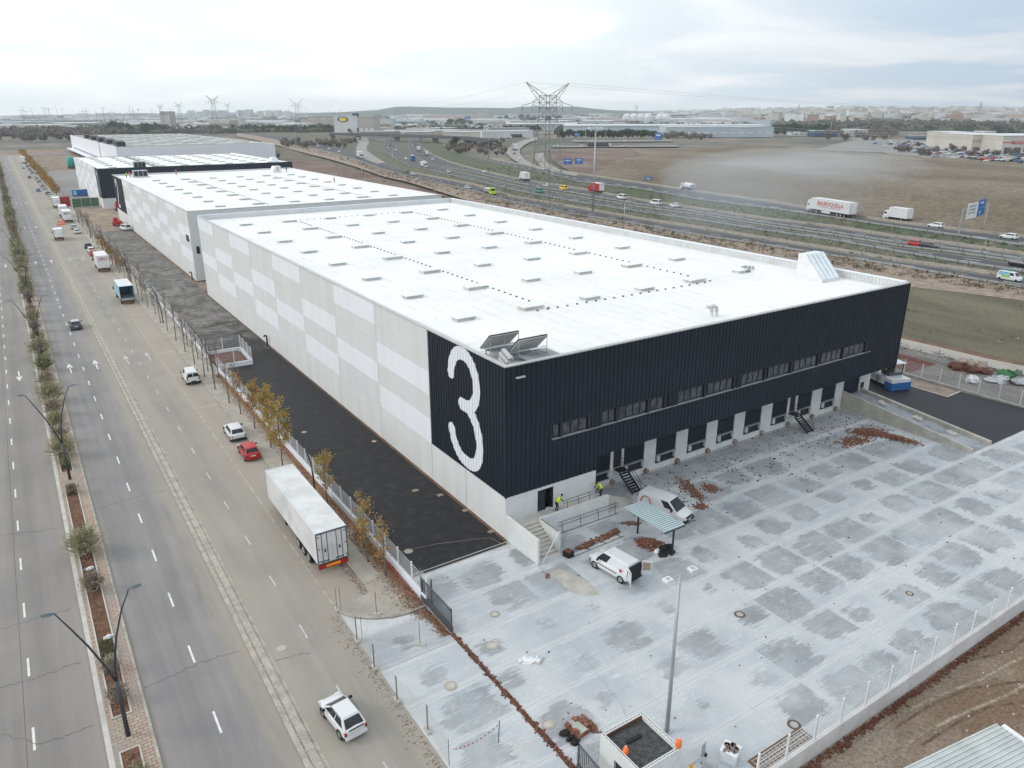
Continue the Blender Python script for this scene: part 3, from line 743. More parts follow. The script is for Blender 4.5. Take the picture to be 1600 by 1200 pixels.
roof(w1, .4, 57.6, .4, 113.7, RZ)
ys1 = [13.8+12.51*i for i in range(9)]; ys1[-1] = 113.9
left_panels(w1, 0., ys1, 15.93)
for y0, y1 in ((.03, 6.87), (6.93, 13.77)): MB().box(0, .14, 0, y1-y0, 0, 4.0).build('panel', M['panel_base'], w1, loc=(0, y0, 0))
b = MB(); corr(b, (.06, 13.8), (0, -1), 13.8, 4.06, 15.9, (-1, 0)); b.build('cladding', M['clad'], w1)
b = MB(); corr(b, (0, .06), (1, 0), 58, 9.82, 15.9, (0, -1)); b.build('cladding', M['clad'], w1)
b = MB(); corr(b, (0, .06), (1, 0), 4.85, 4.06, 9.82, (0, -1)); b.build('cladding', M['clad'], w1)
b = MB(); corr(b, (51.9, .06), (1, 0), 6.1, 5.5, 9.82, (0, -1)); b.build('cladding', M['clad'], w1)
b = MB(); corr(b, (4.85, .06), (1, 0), 5.2, 4.06, 8.42, (0, -1)); corr(b, (10.05, .06), (1, 0), 41.85, 5.5, 8.42, (0, -1)); b.build('cladding', M['clad'], w1)
b = MB(); corr(b, (58., .06), (0, 1), 10, 5.5, 15.9, (1, 0)); b.build('cladding', M['clad'], w1)
MB().box(-.04, .06, -.04, .06, 4.0, 15.92).build('corner_trim', M['clad'], w1); MB().box(57.96, 58.1, -.04, .06, 5.4, 15.92).build('corner_trim', M['clad'], w1)
b = MB().box(-.06, .35, -.06, 113.9, 15.93, 16.03).box(.35, 57.75, -.06, .35, 15.93, 16.03); b.build('parapet_trim', M['trim'], w1)
b = MB().box(57.3, 58.1, .36, 113.7, 16.03, 16.10).box(.36, 57.3, 113.5, 114.1, 16.06, 16.13); b.build('parapet_cap', M['panel_white'], w1)
b = MB(); corr(b, (57.32, 113.5), (0, -1), 113, RZ, 16.02, (-1, 0), .5, .05); b.build('parapet_lining', M['steel_light'], w1)
b = MB().box(.4, 57.6, 113.5, 113.69, RZ, 16.05); b.build('parapet_lining', M['panel_grey'], w1)
c3 = [(9.3, 12.75), (9.15, 13.6), (8.6, 14.6), (7.9, 15.12), (7.2, 15.27), (6.4, 15.2), (5.6, 14.75), (5.0, 14.0), (4.68, 13.0), (4.7, 12.1), (5.1, 11.2), (5.8, 10.6), (6.6, 10.42), (7.55, 10.42)]
c3b = [(6.2, 10.35), (5.4, 9.8), (4.7, 8.9), (4.35, 7.8), (4.3, 6.9), (4.55, 5.9), (5.1, 5.2), (5.9, 4.88), (6.8, 4.88), (7.7, 5.05), (8.5, 5.6), (9.1, 6.4), (9.5, 7.5)]
numeral('numeral', [[(13.8-a, z) for a, z in c3], [(13.8-a, z) for a, z in c3b]], 1.22, (.06, 13.8), (0, -1), (-1, 0), w1)
# window ribbon
b = MB().box(4.85, 51.9, .38, .5, 8.40, 9.84); b.build('window_backing', M['frame_dark'], w1)
MB().box(4.85, 51.9, -.06, .38, 8.36, 8.42).build('window_sill', M['steel'], w1)
MB().box(4.85, 51.9, .0, .38, 9.80, 9.84).build('window_head', M['frame_dark'], w1)
segs = [(4.95, 5.7, 1), (6.0, 8.8, 3), (10.5, 12.1, 2), (12.5, 16.0, 4), (16.5, 18.2, 2), (20.1, 23.6, 4), (24.2, 27.9, 4), (29.3, 32.7, 4), (33.4, 37.0, 4), (37.7, 41.7, 4), (42.5, 46.2, 4), (46.6, 50.7, 4)]
for a, c, k in segs:
    f = MB().box(a, c, .2, .37, 8.42, 9.80).build('window', M['frame_dark'], w1); p = (c-a)/k
    for i in range(k): MB().box(a+p*i+.10, a+p*(i+1)-.10, .14, .19, 8.58, 9.68).build('pane', M['glass_window'], f)
    if c < 51: MB().box(c+.02, c+.28, -.03, .3, 8.42, 9.80).build('window_post', M['frame_dark'], w1)
for a, c in ((9.1, 10.45), (18.7, 20.05), (28.4, 29.2), (50.8, 51.9)):
    b = MB(); corr(b, (a, .06), (1, 0), c-a, 8.42, 9.82, (0, -1)); b.build('cladding', M['clad'], w1)
MB().box(1.0, 1.9, -.18, -.03, 14.82, 14.95).build('wall_light', M['steel_light'], w1)
MB().box(10.0, 58.0, .06, 3.0, 5.40, 5.50).build('soffit', M['clad'], w1)
# white wall at the entrance
MB().box(.14, 3.38, .02, .3, 0, 4.02).box(5.12, 10.0, .02, .3, 0, 4.02).box(3.38, 5.12, .02, .3, 3.76, 4.02).box(3.38, 5.12, .02, .3, 0, 1.64).build('wall', M['plaster'], w1)
MB().box(9.86, 10.0, .3, 3.0, 0, 5.4).build('wall', M['plaster'], w1)
f = MB().box(3.40, 3.48, .04, .2, 1.66, 3.76).box(5.02, 5.1, .04, .2, 1.66, 3.76).box(3.48, 5.02, .04, .2, 3.66, 3.76).build('door', M['frame_dark'], w1)
MB().box(3.5, 4.16, .06, .1, 1.68, 3.64).build('pane', M['glass_dark'], f); MB().box(4.18, 4.24, .02, .14, 1.66, 3.66).build('frame', M['frame_dark'], f)
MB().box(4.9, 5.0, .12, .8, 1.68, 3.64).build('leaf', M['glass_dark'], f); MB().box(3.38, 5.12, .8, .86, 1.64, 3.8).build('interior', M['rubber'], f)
# dock wall, recessed 3 m under the overhang
docks = [(11.3, 14.35), (16.1, 18.9), (20.5, 23.4), (25.1, 28.0), (29.65, 32.4), (34.1, 36.95), (38.8, 41.6), (43.4, 46.15), (48.0, 50.8)]
doors = [(14.72, 15.82), (41.95, 43.0)]
drive = (52.35, 55.75)
cuts = sorted(docks+doors+[drive]); x = 10.0
for a, c in cuts+[(58.0, 58.0)]:
    if a-x > .02: MB().box(x, a, 3.0, 3.3, 0, 5.4).build('pier', M['plaster'], w1)
    x = c
for a, c in docks:
    MB().box(a, c, 3.0, 3.3, 0, .62).build('dock_wall', M['plaster'], w1); MB().box(a, c, 3.0, 3.3, 4.85, 5.4).build('lintel', M['plaster'], w1)
    d = MB()
    for k in range(6): d.box(a+.01, c-.01, 3.10+.02*(k % 2), 3.2, 1.7+k*.525, 1.7+(k+1)*.525-.02)
    d = d.build('dock_door', M['clad'], w1)
    MB().box((a+c)/2-.28, (a+c)/2+.28, 3.05, 3.09, 4.15, 4.27).build('number_plate', M['steel_light'], d)
    MB().box(a+.02, c-.02, 3.14, 3.24, .62, 1.7).build('leveller', M['frame_dark'], w1)
    b = MB().box(a+.15, c-.15, 2.9, 3.14, 1.55, 1.68); b.build('leveller_lip', M['steel'], w1)
    for s_ in (a+.12, c-.42): MB().box(s_, s_+.3, 2.72, 3.0, 1.0, 1.6).build('bumper', M['steel_light'], w1)
    b = MB(); b.tube([(c+.25, 2.65, .3), (c+.25, 3.0, .3)], .26, 10); b.build('wheel_guide', M['dirt_tan'], w1)
    MB().box(c+.45, c+.8, 2.93, 3.0, 5.0, 5.3).build('lamp', M['rubber'], w1)
for a, c in doors: MB().box(a, c, 3.1, 3.2, 1.65, 5.4).build('door', M['frame_dark'], w1); MB().box(a, c, 3.0, 3.3, 0, 1.64).build('dock_wall', M['plaster'], w1)
a, c = drive; d = MB()
for k in range(8): d.box(a, c, 3.10+.02*(k % 2), 3.2, 1.62+k*.47, 1.62+(k+1)*.47-.02)
d.build('drive_in_door', M['clad'], w1); MB().box(56.0, 56.7, 2.96, 3.0, 1.8, 2.7).build('hatch', M['frame_dark'], w1)
# skylights
XS1 = [6.2, 14.6, 22.9, 31.3, 39.8, 48.6]; YS1 = [17.6+11.95*i for i in range(8)]
dp = []
for i, x in enumerate(XS1):
    for y in YS1:
        if i == 5 and y < 18: x_, y_ = 49.4, 18.4
        else: x_, y_ = x, y
        skylight(w1, x_, y_, RZ, 1 if i in (1, 4) else 0)
for x in (14.6, 39.8):
    y = 16.6
    while y < YS1[-1]-1: dp.append((x+1.75, y)); y += 1.28
x = 14.6
while x < 40.5: dp.append((x, 16.25)); dp.append((x, YS1[-1]+1.3)); x += 1.35
dots(w1, dp, RZ)
b = MB()
for k in range(9): b.blob((51.0+cos(k*.5)*1.0*(1 if k < 6 else 1.2), 18.6+sin(k*.6)*.9, RZ+.3), .24, .24, .22, 0, 6, 4, .25)
b.build('cable_coil', M['steel'], w1)
# slanted roof hatch against the right parapet
hb = MB(); X0, X1, Y0, Y1 = 52.6, 56.4, 8.3, 12.2
X0, X1, Y0, Y1 = 52.4, 55.9, 8.1, 12.0
hb.add([(X0, Y1, RZ), (X1, Y1, RZ), (X1, Y0, RZ), (X0, Y0, RZ), (X0, Y1, 18.3), (X1, Y1, 18.3), (X1, Y1-1.1, 18.3), (X0, Y1-1.1, 18.3), (X0, Y0, RZ+.3), (X1, Y0, RZ+.3)],
       [(0, 4, 7, 8, 3), (1, 2, 9, 6, 5), (0, 1, 5, 4), (4, 5, 6, 7), (7, 6, 9, 8), (8, 9, 2, 3)])
hb.build('roof_hatch', M['kerb_white'], w1)
b = MB()
for k in range(4):
    u = X0+.2+k*.85; b.frust([(u, Y0+.02, RZ+.34), (u+.7, Y0+.02, RZ+.34), (u+.7, Y1-1.15, 18.32), (u, Y1-1.15, 18.32)], [(u, Y0-.02, RZ+.38), (u+.7, Y0-.02, RZ+.38), (u+.7, Y1-1.17, 18.37), (u, Y1-1.17, 18.37)])
b.build('hatch_panel', M['dome'], w1)
# rooftop solar water heaters and pipes near the corner
for i, (sx, sy) in enumerate(((2.7, 4.6), (4.1, 2.3))):
    t = thing('solar_collector', ['tilted solar water panel farther from the roof corner', 'tilted solar water panel nearer the dark roof edge, on a grey deck'][i], 'solar panel', (sx, sy, RZ), 0, 'solar panels on the warehouse roof corner')
    MB().frust([(-1.6, 1.1, .75), (1.4, 1.1, .75), (1.4, -.5, 2.25), (-1.6, -.5, 2.25)], [(-1.6, 1.18, .83), (1.4, 1.18, .83), (1.4, -.42, 2.33), (-1.6, -.42, 2.33)]).build('collector', M['glass_dark'], t)
    MB().frust([(-1.62, 1.12, .70), (1.42, 1.12, .70), (1.42, -.56, 2.19), (-1.62, -.56, 2.19)], [(-1.6, 1.12, .745), (1.4, 1.12, .745), (1.4, -.54, 2.24), (-1.6, -.54, 2.24)]).build('backing', M['dull_grey'], t)
    for x in (-1.55, -.1, 1.35):
        q = MB().tube([(x, -.5, .6), (x, -.5, 2.2)], .035, 4).tube([(x, 1.0, .6), (x, -.5, .62)], .035, 4); q.build('leg', M['steel'], t)
    q = MB(); q.tube([(-1.55, -.5, 1.3), (1.35, -.5, 1.3)], .03, 4); q.build('brace', M['steel'], t)
t = thing('roof_deck', 'grey metal service deck on short legs under the solar panels', 'platform', (3.4, 3.4, RZ))
MB().box(-1.7, 1.5, .0, 2.9, .5, .6).box(-.4, 3.0, -2.7, -.02, .5, .6).build('deck', M['ramp_concrete'], t)
for x, y in ((-1.5, 2.7), (1.3, 2.7), (-.2, -2.5), (2.8, -2.5), (2.8, -.3), (-1.5, .2)): MB().box(x-.06, x+.06, y-.06, y+.06, 0, .5).build('leg', M['steel_light'], t)
for i in range(6):
    t = thing('duct_cowl', f'silver gooseneck duct beside the roof corner, {ORD[i]} from the corner', 'vent', (.95+.28*i*.5, 1.2+.42*i, RZ), 0, 'silver ducts near the roof corner')
    MB().tube([(0, 0, 0), (0, 0, .55)], .17, 8).build('base', M['kerb_white'], t)
    q = MB(); q.tube([(0, 0, .5), (.02, 0, .9), (.2, 0, 1.15), (.45, .0, 1.1), (.6, 0, .85)], .15, 8); q.build('elbow', M['steel_light'], t, True)
for i in range(2):
    t = thing('duct_cowl', ['left of two short silver ducts on the roof near the dark front edge', 'right of two short silver ducts on the roof near the dark front edge'][i], 'vent', (28.4+.75*i, 4.2, RZ))
    MB().tube([(0, 0, 0), (0, 0, .5)], .2, 8).build('base', M['kerb_white'], t)
    q = MB(); q.tube([(0, 0, .45), (0, 0, .8), (-.2, .05, 1.0), (-.6, .12, 1.15)], .2, 8); q.build('elbow', M['steel_light'], t, True)
# downpipe hydrants on the long wall
for i, y in enumerate((70.5, 113.)):
    t = thing('standpipe', ['black bent standpipe on the asphalt by the long white wall', 'black bent standpipe at the corner of the second warehouse'][i], 'pipe', (-.35 if i == 0 else .55, y if i == 0 else 131.5, 0))
    q = MB(); q.tube([(0, 0, 0), (0, 0, 1.5), (-.1, -.1, 1.75), (-.35, -.2, 1.8), (-.5, -.25, 1.6)], .13, 7); q.build('pipe', M['rubber'], t, True)
# second warehouse
H2 = 15.25
w2 = thing('warehouse', 'second white roofed warehouse behind the one marked 3', 'warehouse')
x0, x1, y0, y1 = 1.0, 63.4, 129.3, 254.
MB().box(x0+.14, x1, y0, y0+.25, 0, H2).build('wall', M['panel_grey'], w2)
MB().box(x1-.3, x1, y0+.25, y1-.2, 0, H2-.4).build('wall', M['panel_base'], w2)
MB().box(x0+.15, x0+.4, y0+.26, y1, 0, H2-.1).build('wall', M['joint_dark'], w2)
MB().box(x0+.4, x1-.3, y1-.3, y1, 0, H2).build('wall', M['panel_grey'], w2)
roof(w2, x0+.4, x1-.3, y0+.25, y1-.3, 14.75, 0)
ys2 = [129.35+12.6*i for i in range(9)]
left_panels(w2, x0, [ys2[0]]+ys2[1:], H2-.05)
# shift the alternate pattern so the nearest upper tile is pale
b = MB(); corr(b, (x0+.06, y1), (0, -1), y1-ys2[-1], 4.06, H2-.05, (-1, 0)); b.build('cladding', M['clad'], w2)
MB().box(x0, x0+.14, ys2[-1], y1, 0, 4.0).build('panel', M['panel_base'], w2)
numeral('numeral', [[(5.5, 12.), (6, 13.3), (7.4, 13.9), (9, 13.2), (9.4, 11.6), (8.8, 9.8), (6.8, 7.6), (5.6, 5.4), (9.6, 5.4)]], 1.1, (x0+.06, y1), (0, -1), (-1, 0), w2, L=y1-ys2[-1])
MB().box(x0-.05, x0+.4, y0-.05, y1, H2-.04, H2+.05).box(x0+.4, x1, y0-.05, y0+.3, H2, H2+.07).build('parapet_trim', M['trim'], w2)
MB().box(x0+.5, x1-.4, y1-.5, y1-.3, 14.75, H2).build('parapet_lining', M['panel_grey'], w2)
MB().box(x1-.5, x1-.3, y0+.3, y1-.5, 14.75, H2).build('parapet_lining', M['kerb_white'], w2)
for i, x in enumerate((10.2, 19.1, 27.8, 36.6, 45.5, 54.1)):
    for k in range(8): skylight(w2, x, 139.+12.1*k, 14.75, 1 if i in (1, 4) else 0, 1.05)
dots(w2, [(q+1.9, 138+1.4*k) for q in (19.1, 45.5) for k in range(60)], 14.75)
hb = MB().frust([(52.0, 238, 14.75), (55.2, 238, 14.75), (55.2, 242, 14.75), (52.0, 242, 14.75)], [(53.1, 238.2, 16.9), (55.2, 238.2, 16.9), (55.2, 242, 16.9), (53.1, 242, 16.9)])
hb.build('roof_hatch', M['kerb_white'], w2); MB().box(53.9, 54.2, 237.9, 238.1, 15, 16.6).build('hatch_panel', M['steel'], w2)
MB().box(.95, 1.05, 131, 134, 8.4, 9.8).build('vent_grille', M['frame_dark'], w2)
MB().box(1.9, 2.6, y0-.06, y0, 6.0, 7.6).build('window', M['frame_dark'], w2)
t = thing('air_handler', 'grey louvred air handling unit on the far roof edge of the second warehouse', 'roof unit', (8.5, 243, 14.75)); 
MB().box(-2.2, 2.2, -1.5, 1.5, .3, 2.3).build('casing', M['steel'], t)
for k in range(3): MB().box(-2.0+k*1.4, -.8+k*1.4, -1.56, -1.5, .5, 2.1).build('louvre', M['frame_dark'], t)
MB().box(-2.4, 2.9, -1.7, 1.9, 0, .3).build('plinth', M['steel_light'], t)
# third warehouse, navy front
H3 = 15.2
w3 = thing('warehouse', 'third warehouse with a navy front facing the camera', 'warehouse')
x0, x1, y0, y1 = .2, 76., 290., 392.
MB().box(x0+.14, x1, y0+.1, y0+.4, 4, H3-.1).build('wall', M['joint_dark'], w3)
mat('clad_navy', (.024, .034, .060), .5)
b = MB(); corr(b, (x0, y0+.1), (1, 0), x1-x0, 4.1, H3, (0, -1), .5, .02); b.build('cladding', M['clad_navy'], w3)
b = MB(); corr(b, (x0+.06, y0+11), (0, -1), 11, 4.1, H3, (-1, 0), .8); b.build('cladding', M['clad_navy'], w3)
numeral('numeral', [[(3.6, 12.4), (5.4, 14.0), (5.4, 5.0)]], .9, (x0+.06, y0+11), (0, -1), (-1, 0), w3, .8, .06, 11)
MB().box(x0, x1, y0+.12, y0+.3, 0, 4.08).build('wall', M['plaster'], w3)
MB().box(7.2, 11, y0+.02, y0+.12, 2.4, 4.0).build('window', M['frame_dark'], w3)
MB().box(8, 20, y0+.02, y0+.12, .2, 2.1).build('brickwork', M['dirt_red'], w3)
MB().box(x0+.15, x0+.4, y0+.4, y1, 0, H3-.1).build('wall', M['joint_dark'], w3)
MB().box(x1-.3, x1, y0+.4, y1, 0, H3-.2).build('wall', M['panel_base'], w3)
left_panels(w3, x0, [y0+11+11.375*i for i in range(9)], H3-.05); MB().box(x0, x0+.14, y0+.2, y0+11, 0, 4.0).build('panel', M['panel_base'], w3)
roof(w3, x0+.4, x1-.3, y0+.4, y1, 14.9, 0)
MB().box(x0-.02, x1, y0+.02, y0+.45, H3, H3+.08).build('parapet_trim', M['green_net'], w3)
b = MB()
for k in range(7): b.box(12+k*9, 14.2+k*9, y0+3, y1-4, 14.9, 14.96, bottom=False) if k in (1, ) else None
b.build('roof_walkway', M['far_lot'], w3) if b.v else None
MB().box(2, 74, 386, 391, 14.9, 14.97).build('roof_walkway', M['far_lot'], w3)
for i in range(8):
    for k in range(7): skylight(w3, 6.5+9.*i, 299.+13.*k, 14.9, 0, 1.35)
t = thing('air_handler', 'grey air handling unit on the navy fronted warehouse roof edge', 'roof unit', (15.5, 292.5, 14.9))
MB().box(-2.2, 2.2, -1.3, 1.3, 0, 2.4).build('casing', M['steel'], t)
for k in range(3): MB().box(-2.0+k*1.4, -.8+k*1.4, -1.36, -1.3, .3, 2.1).build('louvre', M['frame_dark'], t)
hb = MB().frust([(69.5, 297, 14.9), (72.6, 297, 14.9), (72.6, 301, 14.9), (69.5, 301, 14.9)], [(69.5, 297.2, 16.9), (71.6, 297.2, 16.9), (71.6, 301, 16.9), (69.5, 301, 16.9)]); hb.build('roof_hatch', M['dome'], w3)
# fourth warehouse, grey roof
w4 = thing('warehouse', 'farthest warehouse of the row with a dull grey roof and white walls', 'warehouse')
x0, x1, y0, y1 = 33., 133., 505., 842.; mat('roof_grey', (.25, .26, .25), .8, .12, .05, col2=(.32, .33, .31))
MB().box(x0, x1, y0, y0+.5, 0, 15).build('wall', M['panel_white'], w4)
MB().box(x0, x0+.5, y0+.5, y1, 3, 15).build('wall', M['panel_white'], w4)
MB().box(x1-.5, x1, y0+.5, y1, 0, 15).build('wall', M['panel_base'], w4); MB().box(x0+.5, x1, y1-.5, y1, 0, 14.8).build('wall', M['panel_base'], w4)
MB().box(x0-.05, x0-.0, y0+.2, y0+.9, 0, 15).box(x0-.2, x0, 600, 601.2, 0, 15.1).build('joint', M['frame_dark'], w4)
MB().box(x0+.5, x1-.5, y0+.5, y1-.5, 14, 14.6).build('roof', M['roof_grey'], w4)
for i in range(9):
    for k in range(6): MB().box(-5.2, 5.2, -1.6, 1.6, 0, .5).build('skylight', M['membrane'], w4, loc=(x0+12+10.5*i, y0+30+52*k+(i % 2)*20, 14.6))
for k in range(8): MB().box(x0+1, x1-1, y0+42*k+20, y0+42*k+21.5, 14.6, 15.0).build('roof_ridge', M['trim'], w4)
for k in range(14): MB().box(x0-.12, x0, y0+14+k*22, y0+30+k*22, 3.4, 4.4).build('window', M['frame_dark'], w4)
MB().box(x0-5, x0-.2, y0+60, y1, 2.6, 3.1).build('canopy', M['panel_white'], w4)
for i in range(9):
    t = thing('chiller', f'dark roof chiller on the grey roofed far warehouse, {ORD[i]} along its left edge', 'roof unit', (x0+5+ (i % 2)*2, y0+22+i*25, 14.6), 0, 'roof chillers on the far warehouse')
    q = MB()
    for k in range(3): q.box(-2.6, 2.6, k*4.6-6, k*4.6-2.2, 0.2, 3.1)
    q.build('casing', M['frame_dark'], t); MB().box(-2.7, 2.7, -6.5, 7.5, 0, .2).build('plinth', M['steel'], t)
# ------------------------------------------------------------------ entrance stairs, terrace, ramp parapet
t = thing('entrance_steps', 'concrete entrance steps and ramp at the warehouse corner with white side walls', 'stairs')
b = MB().box(.3, 5.6, -1.3, .02, 0, 1.64).box(5.6, 10.2, -1.3, .02, 0, 1.60); b.build('landing', M['concrete_light'], t)
MB().frust([(10.2, -1.3, 0), (13.8, -1.3, 0), (13.8, .0, 0), (10.2, .0, 0)], [(10.2, -1.3, 1.6), (13.8, -1.3, .03), (13.8, .0, .03), (10.2, .0, 1.6)]).build('slope', M['concrete_light'], t)
MB().box(.0, .22, -4.85, .0, 0, 2.35).build('side_wall', M['plaster'], t)
MB().box(2.62, 2.84, -4.2, -1.52, 0, 1.85).build('side_wall', M['plaster'], t)
MB().box(2.62, 10.4, -1.52, -1.3, 0, 2.0).build('parapet', M['plaster'], t)
MB().box(2.68, 2.72, -4.1, -1.5, 1.9, 1.94).build('handrail', M['steel_black'], t)
for k in range(9):
    z = 1.64-.182*(k+1)
    MB().box(.23, 2.61, -1.3-.34*(k+1), -1.3-.34*k, 0, z).build('step', M['concrete'], t)
    MB().box(.25, 2.6, -1.3-.34*(k+1)-.0, -1.3-.34*(k+1)+.1, z, z+.01).build('nosing', M['dull_grey'], t)
def rail_panel(name, label, p, q, z, h, lying=False):
    t = thing(name, label, 'railing', (p[0], p[1], z)); d = Vector((q[0]-p[0], q[1]-p[1], 0)); L = d.length; t.rotation_euler.z = atan2(d.y, d.x)
    if lying: t.rotation_euler = (0, 0, atan2(d.y, d.x)); 
    up = (lambda a: (0, a, .08)) if lying else (lambda a: (0, .18*a, a))
    n = 4
    for k in range(n): 
        x = .35+(L-.7)*k/(n-1); MB().tube([(x, up(0)[1], up(0)[2]), (x, up(h)[1], up(h)[2])], .03, 4).build('post', M['steel_black'], t)
    for a in (h, h*.72, .05): MB().tube([(0, up(a)[1], up(a)[2]), (L, up(a)[1], up(a)[2])], .028, 4).build('rail', M['steel_black'], t)
rail_panel('railing_panel', 'dark railing panel leaning against the white ramp wall', (4.5, -1.9), (11.3, -1.95), 0, 1.05)
rail_panel('railing_panel', 'dark railing being fitted along the terrace between the two workers', (5.6, -1.1), (10.1, -1.1), 1.62, .95)
rail_panel('railing_panel', 'dark railing lying on the ground by the long strip of broken bricks', (2.9, -5.6), (9.0, -5.4), 0, .9, True)
t = thing('wooden_pole', 'long pale pole leaning from the step wall to the ground', 'pole'); MB().tube([(.45, -4.9, .05), (2.75, -4.1, 2.0)], .045, 5).build('shaft', M['kerb_white'], t)
# steel stairs at the dock doors
def steel_stairs(label, x, y):
    t = thing('steel_stairs', label, 'stairs', (x, y, 0), 0, 'black steel stairs at the dock doors')
    MB().box(-.55, .55, -.9, 0, 1.55, 1.63).build('landing', M['steel_black'], t)
    for k in range(8): MB().box(-.5, .5, -.9-.24*(k+1), -.9-.24*k, 1.42-.185*k, 1.47-.185*k).build('step', M['steel_black'], t)
    for s_ in (-.53, .53): MB().frust([(s_-.03, -2.95, 0), (s_+.03, -2.95, 0), (s_+.03, -.9, 1.35), (s_-.03, -.9, 1.35)], [(s_-.03, -2.95, .22), (s_+.03, -2.95, .22), (s_+.03, -.9, 1.62), (s_-.03, -.9, 1.62)]).build('stringer', M['steel_black'], t)
    q = MB(); q.tube([(.55, -2.9, .1), (.55, -2.9, 1.1), (.55, -.9, 2.6), (.55, -.05, 2.6), (.55, -.05, 1.6)], .03, 4); q.tube([(.55, -2.9, .6), (.55, -.9, 2.1), (.55, -.05, 2.1)], .025, 4); q.tube([(.55, -.9, 1.6), (.55, -.9, 2.6)], .03, 4); q.build('handrail', M['steel_black'], t)
steel_stairs('black steel stairs to the dock door nearest the entrance steps', 15.35, 3.0)
steel_stairs('black steel stairs to the far dock door near the brick heap', 42.4, 3.0)
# drive-in ramp walls
for i, (xa, xb, za) in enumerate(((52.25, 52.5, 2.35), (56.05, 56.45, 1.95))):
    t = thing('ramp_wall', ['long low concrete wall on the near side of the drive-in ramp', 'long low concrete wall between the drive-in ramp and the black asphalt'][i], 'retaining wall')
    n = 4
    for k in range(n):
        ya, yb = 3-(16.3*k/n), 3-(16.3*(k+1)/n)+.03; z0_, z1_ = za-(za-.5)*k/n, za-(za-.5)*(k+1)/n
        MB().frust([(xa, yb, -.05), (xb, yb, -.05), (xb, ya, -.05), (xa, ya, -.05)], [(xa, yb, z1_), (xb, yb, z1_), (xb, ya, z0_), (xa, ya, z0_)]).build('panel', M['concrete'], t)
# ------------------------------------------------------------------ walls with mesh fences
def mesh_panel(L, h, wires=7):
    b = MB()
    for k in range(wires): z = .06+(h-.12)*k/(wires-1); b.box(.06, L-.06, -.012, .012, z-.014, z+.014)
    n = int(L/.22)
    for k in range(n): x = .06+(L-.12)*(k+.5)/n; b.box(x-.005, x+.005, -.006, .006, .04, h-.04)
    return b
def wall_fence(label, p, q, z, hw, hf, n, wm='panel_white', pm='kerb_white', th=.24, start=0):
    t = thing('boundary_fence', label, 'fence', (p[0], p[1], z)); d = Vector((q[0]-p[0], q[1]-p[1], 0)); L = d.length; t.rotation_euler.z = atan2(d.y, d.x)
    if hw: MB().box(0, L, -th/2, th/2, -.1, hw).build('base_wall', M[wm], t)
    s = L/n; me = mesh_panel(s, hf).mesh('mesh_panel', [M['steel_light']]); pm_ = MB().box(-.05, .05, -.05, .05, -.05, hf+.12).mesh('post', [M[pm]])
    for k in range(n+1): link('post', pm_, t, (s*k, 0, hw))
    for k in range(n): link('mesh_panel', me, t, (s*k, 0, hw))
    return t
yw = wall_fence('white mesh fence on a low wall along the front edge of the concrete yard', (-2.4, -29.4), (66, -29.4), 0, .5, 1.75, 27, 'wall_pale', 'kerb_white', .26)
MB().box(0, 68.4, -.13, .13, -1.2, -.1).build('footing_wall', M['wall_pale'], yw)
wall_fence('white mesh fence on a low white wall between the pavement and the black asphalt strip', (-10.05, -4.5), (-10.05, 61), 0, .7, 1.6, 26)
wall_fence('white mesh fence on the low wall beyond the fenced tank corner', (-10.0, 68), (-9.6, 125), 0, .5, 1.6, 22)
wall_fence('grey mesh fence along the dusty far part of the strip', (-9.6, 127), (-9.6, 228), 0, .4, 1.8, 38, 'concrete')
wall_fence('short mesh fence on the near side of the small enclosure jutting into the asphalt strip', (-10, 62.5), (-5.0, 62.3), 0, .7, 1.9, 2)
wall_fence('mesh fence on the asphalt side of the small enclosure jutting into the strip', (-5.0, 62.3), (-4.7, 70), 0, .7, 1.9, 3)
wall_fence('short mesh fence on the far side of the small enclosure jutting into the strip', (-4.7, 70), (-10, 70), 0, .7, 1.9, 2)
S('enclosure_soil', MB().box(-9.7, -5.2, 62.6, 69.8, 0, .25, bottom=False), M['dirt_red'])
wall_fence('white post mesh fence on the right behind the black asphalt', (71.4, 24), (71.8, -40), 0, .25, 1.85, 25, 'concrete', 'kerb_white')
wall_fence('thin grey mesh fence along the pale dirt track', (81, 40), (82.5, -40), 0, 0, 1.7, 12, 'concrete', 'steel')
# sliding gates
def gate(label, p, q, h, z=.05, wide=.1):
    t = thing('sliding_gate', label, 'gate', (p[0], p[1], z)); d = Vector((q[0]-p[0], q[1]-p[1], 0)); L = d.length; t.rotation_euler.z = atan2(d.y, d.x)
    MB().box(0, L, -wide, wide, 0, .45).box(0, L, -.05, .05, h-.1, h).box(0, .1, -.05, .05, .4, h).box(L-.1, L, -.05, .05, .4, h).build('frame', M['steel_black' if 0 else 'paint_dgrey'], t)
    n = int(L/.17); me = MB().box(-.02, .02, -.02, .02, .45, h-.1).mesh('bar', [M['paint_dgrey']])
    for k in range(n): link('bar', me, t, (.17*(k+.7), 0, 0))
gate('dark grey sliding gate with upright bars, open beside the end of the white fence', (-10.1, -8.5), (-10.1, -3.7), 1.9)
gate('short dark barred pedestrian gate beside the unfinished gatehouse', (-10.2, -27.4), (-10.0, -23.1), 1.9)
wall_fence('small dark post frame where the white fence meets the open gate', (-9.7, -4.6), (-9.7, -2.8), 0, 0, 2.0, 1, 'concrete', 'paint_dgrey')
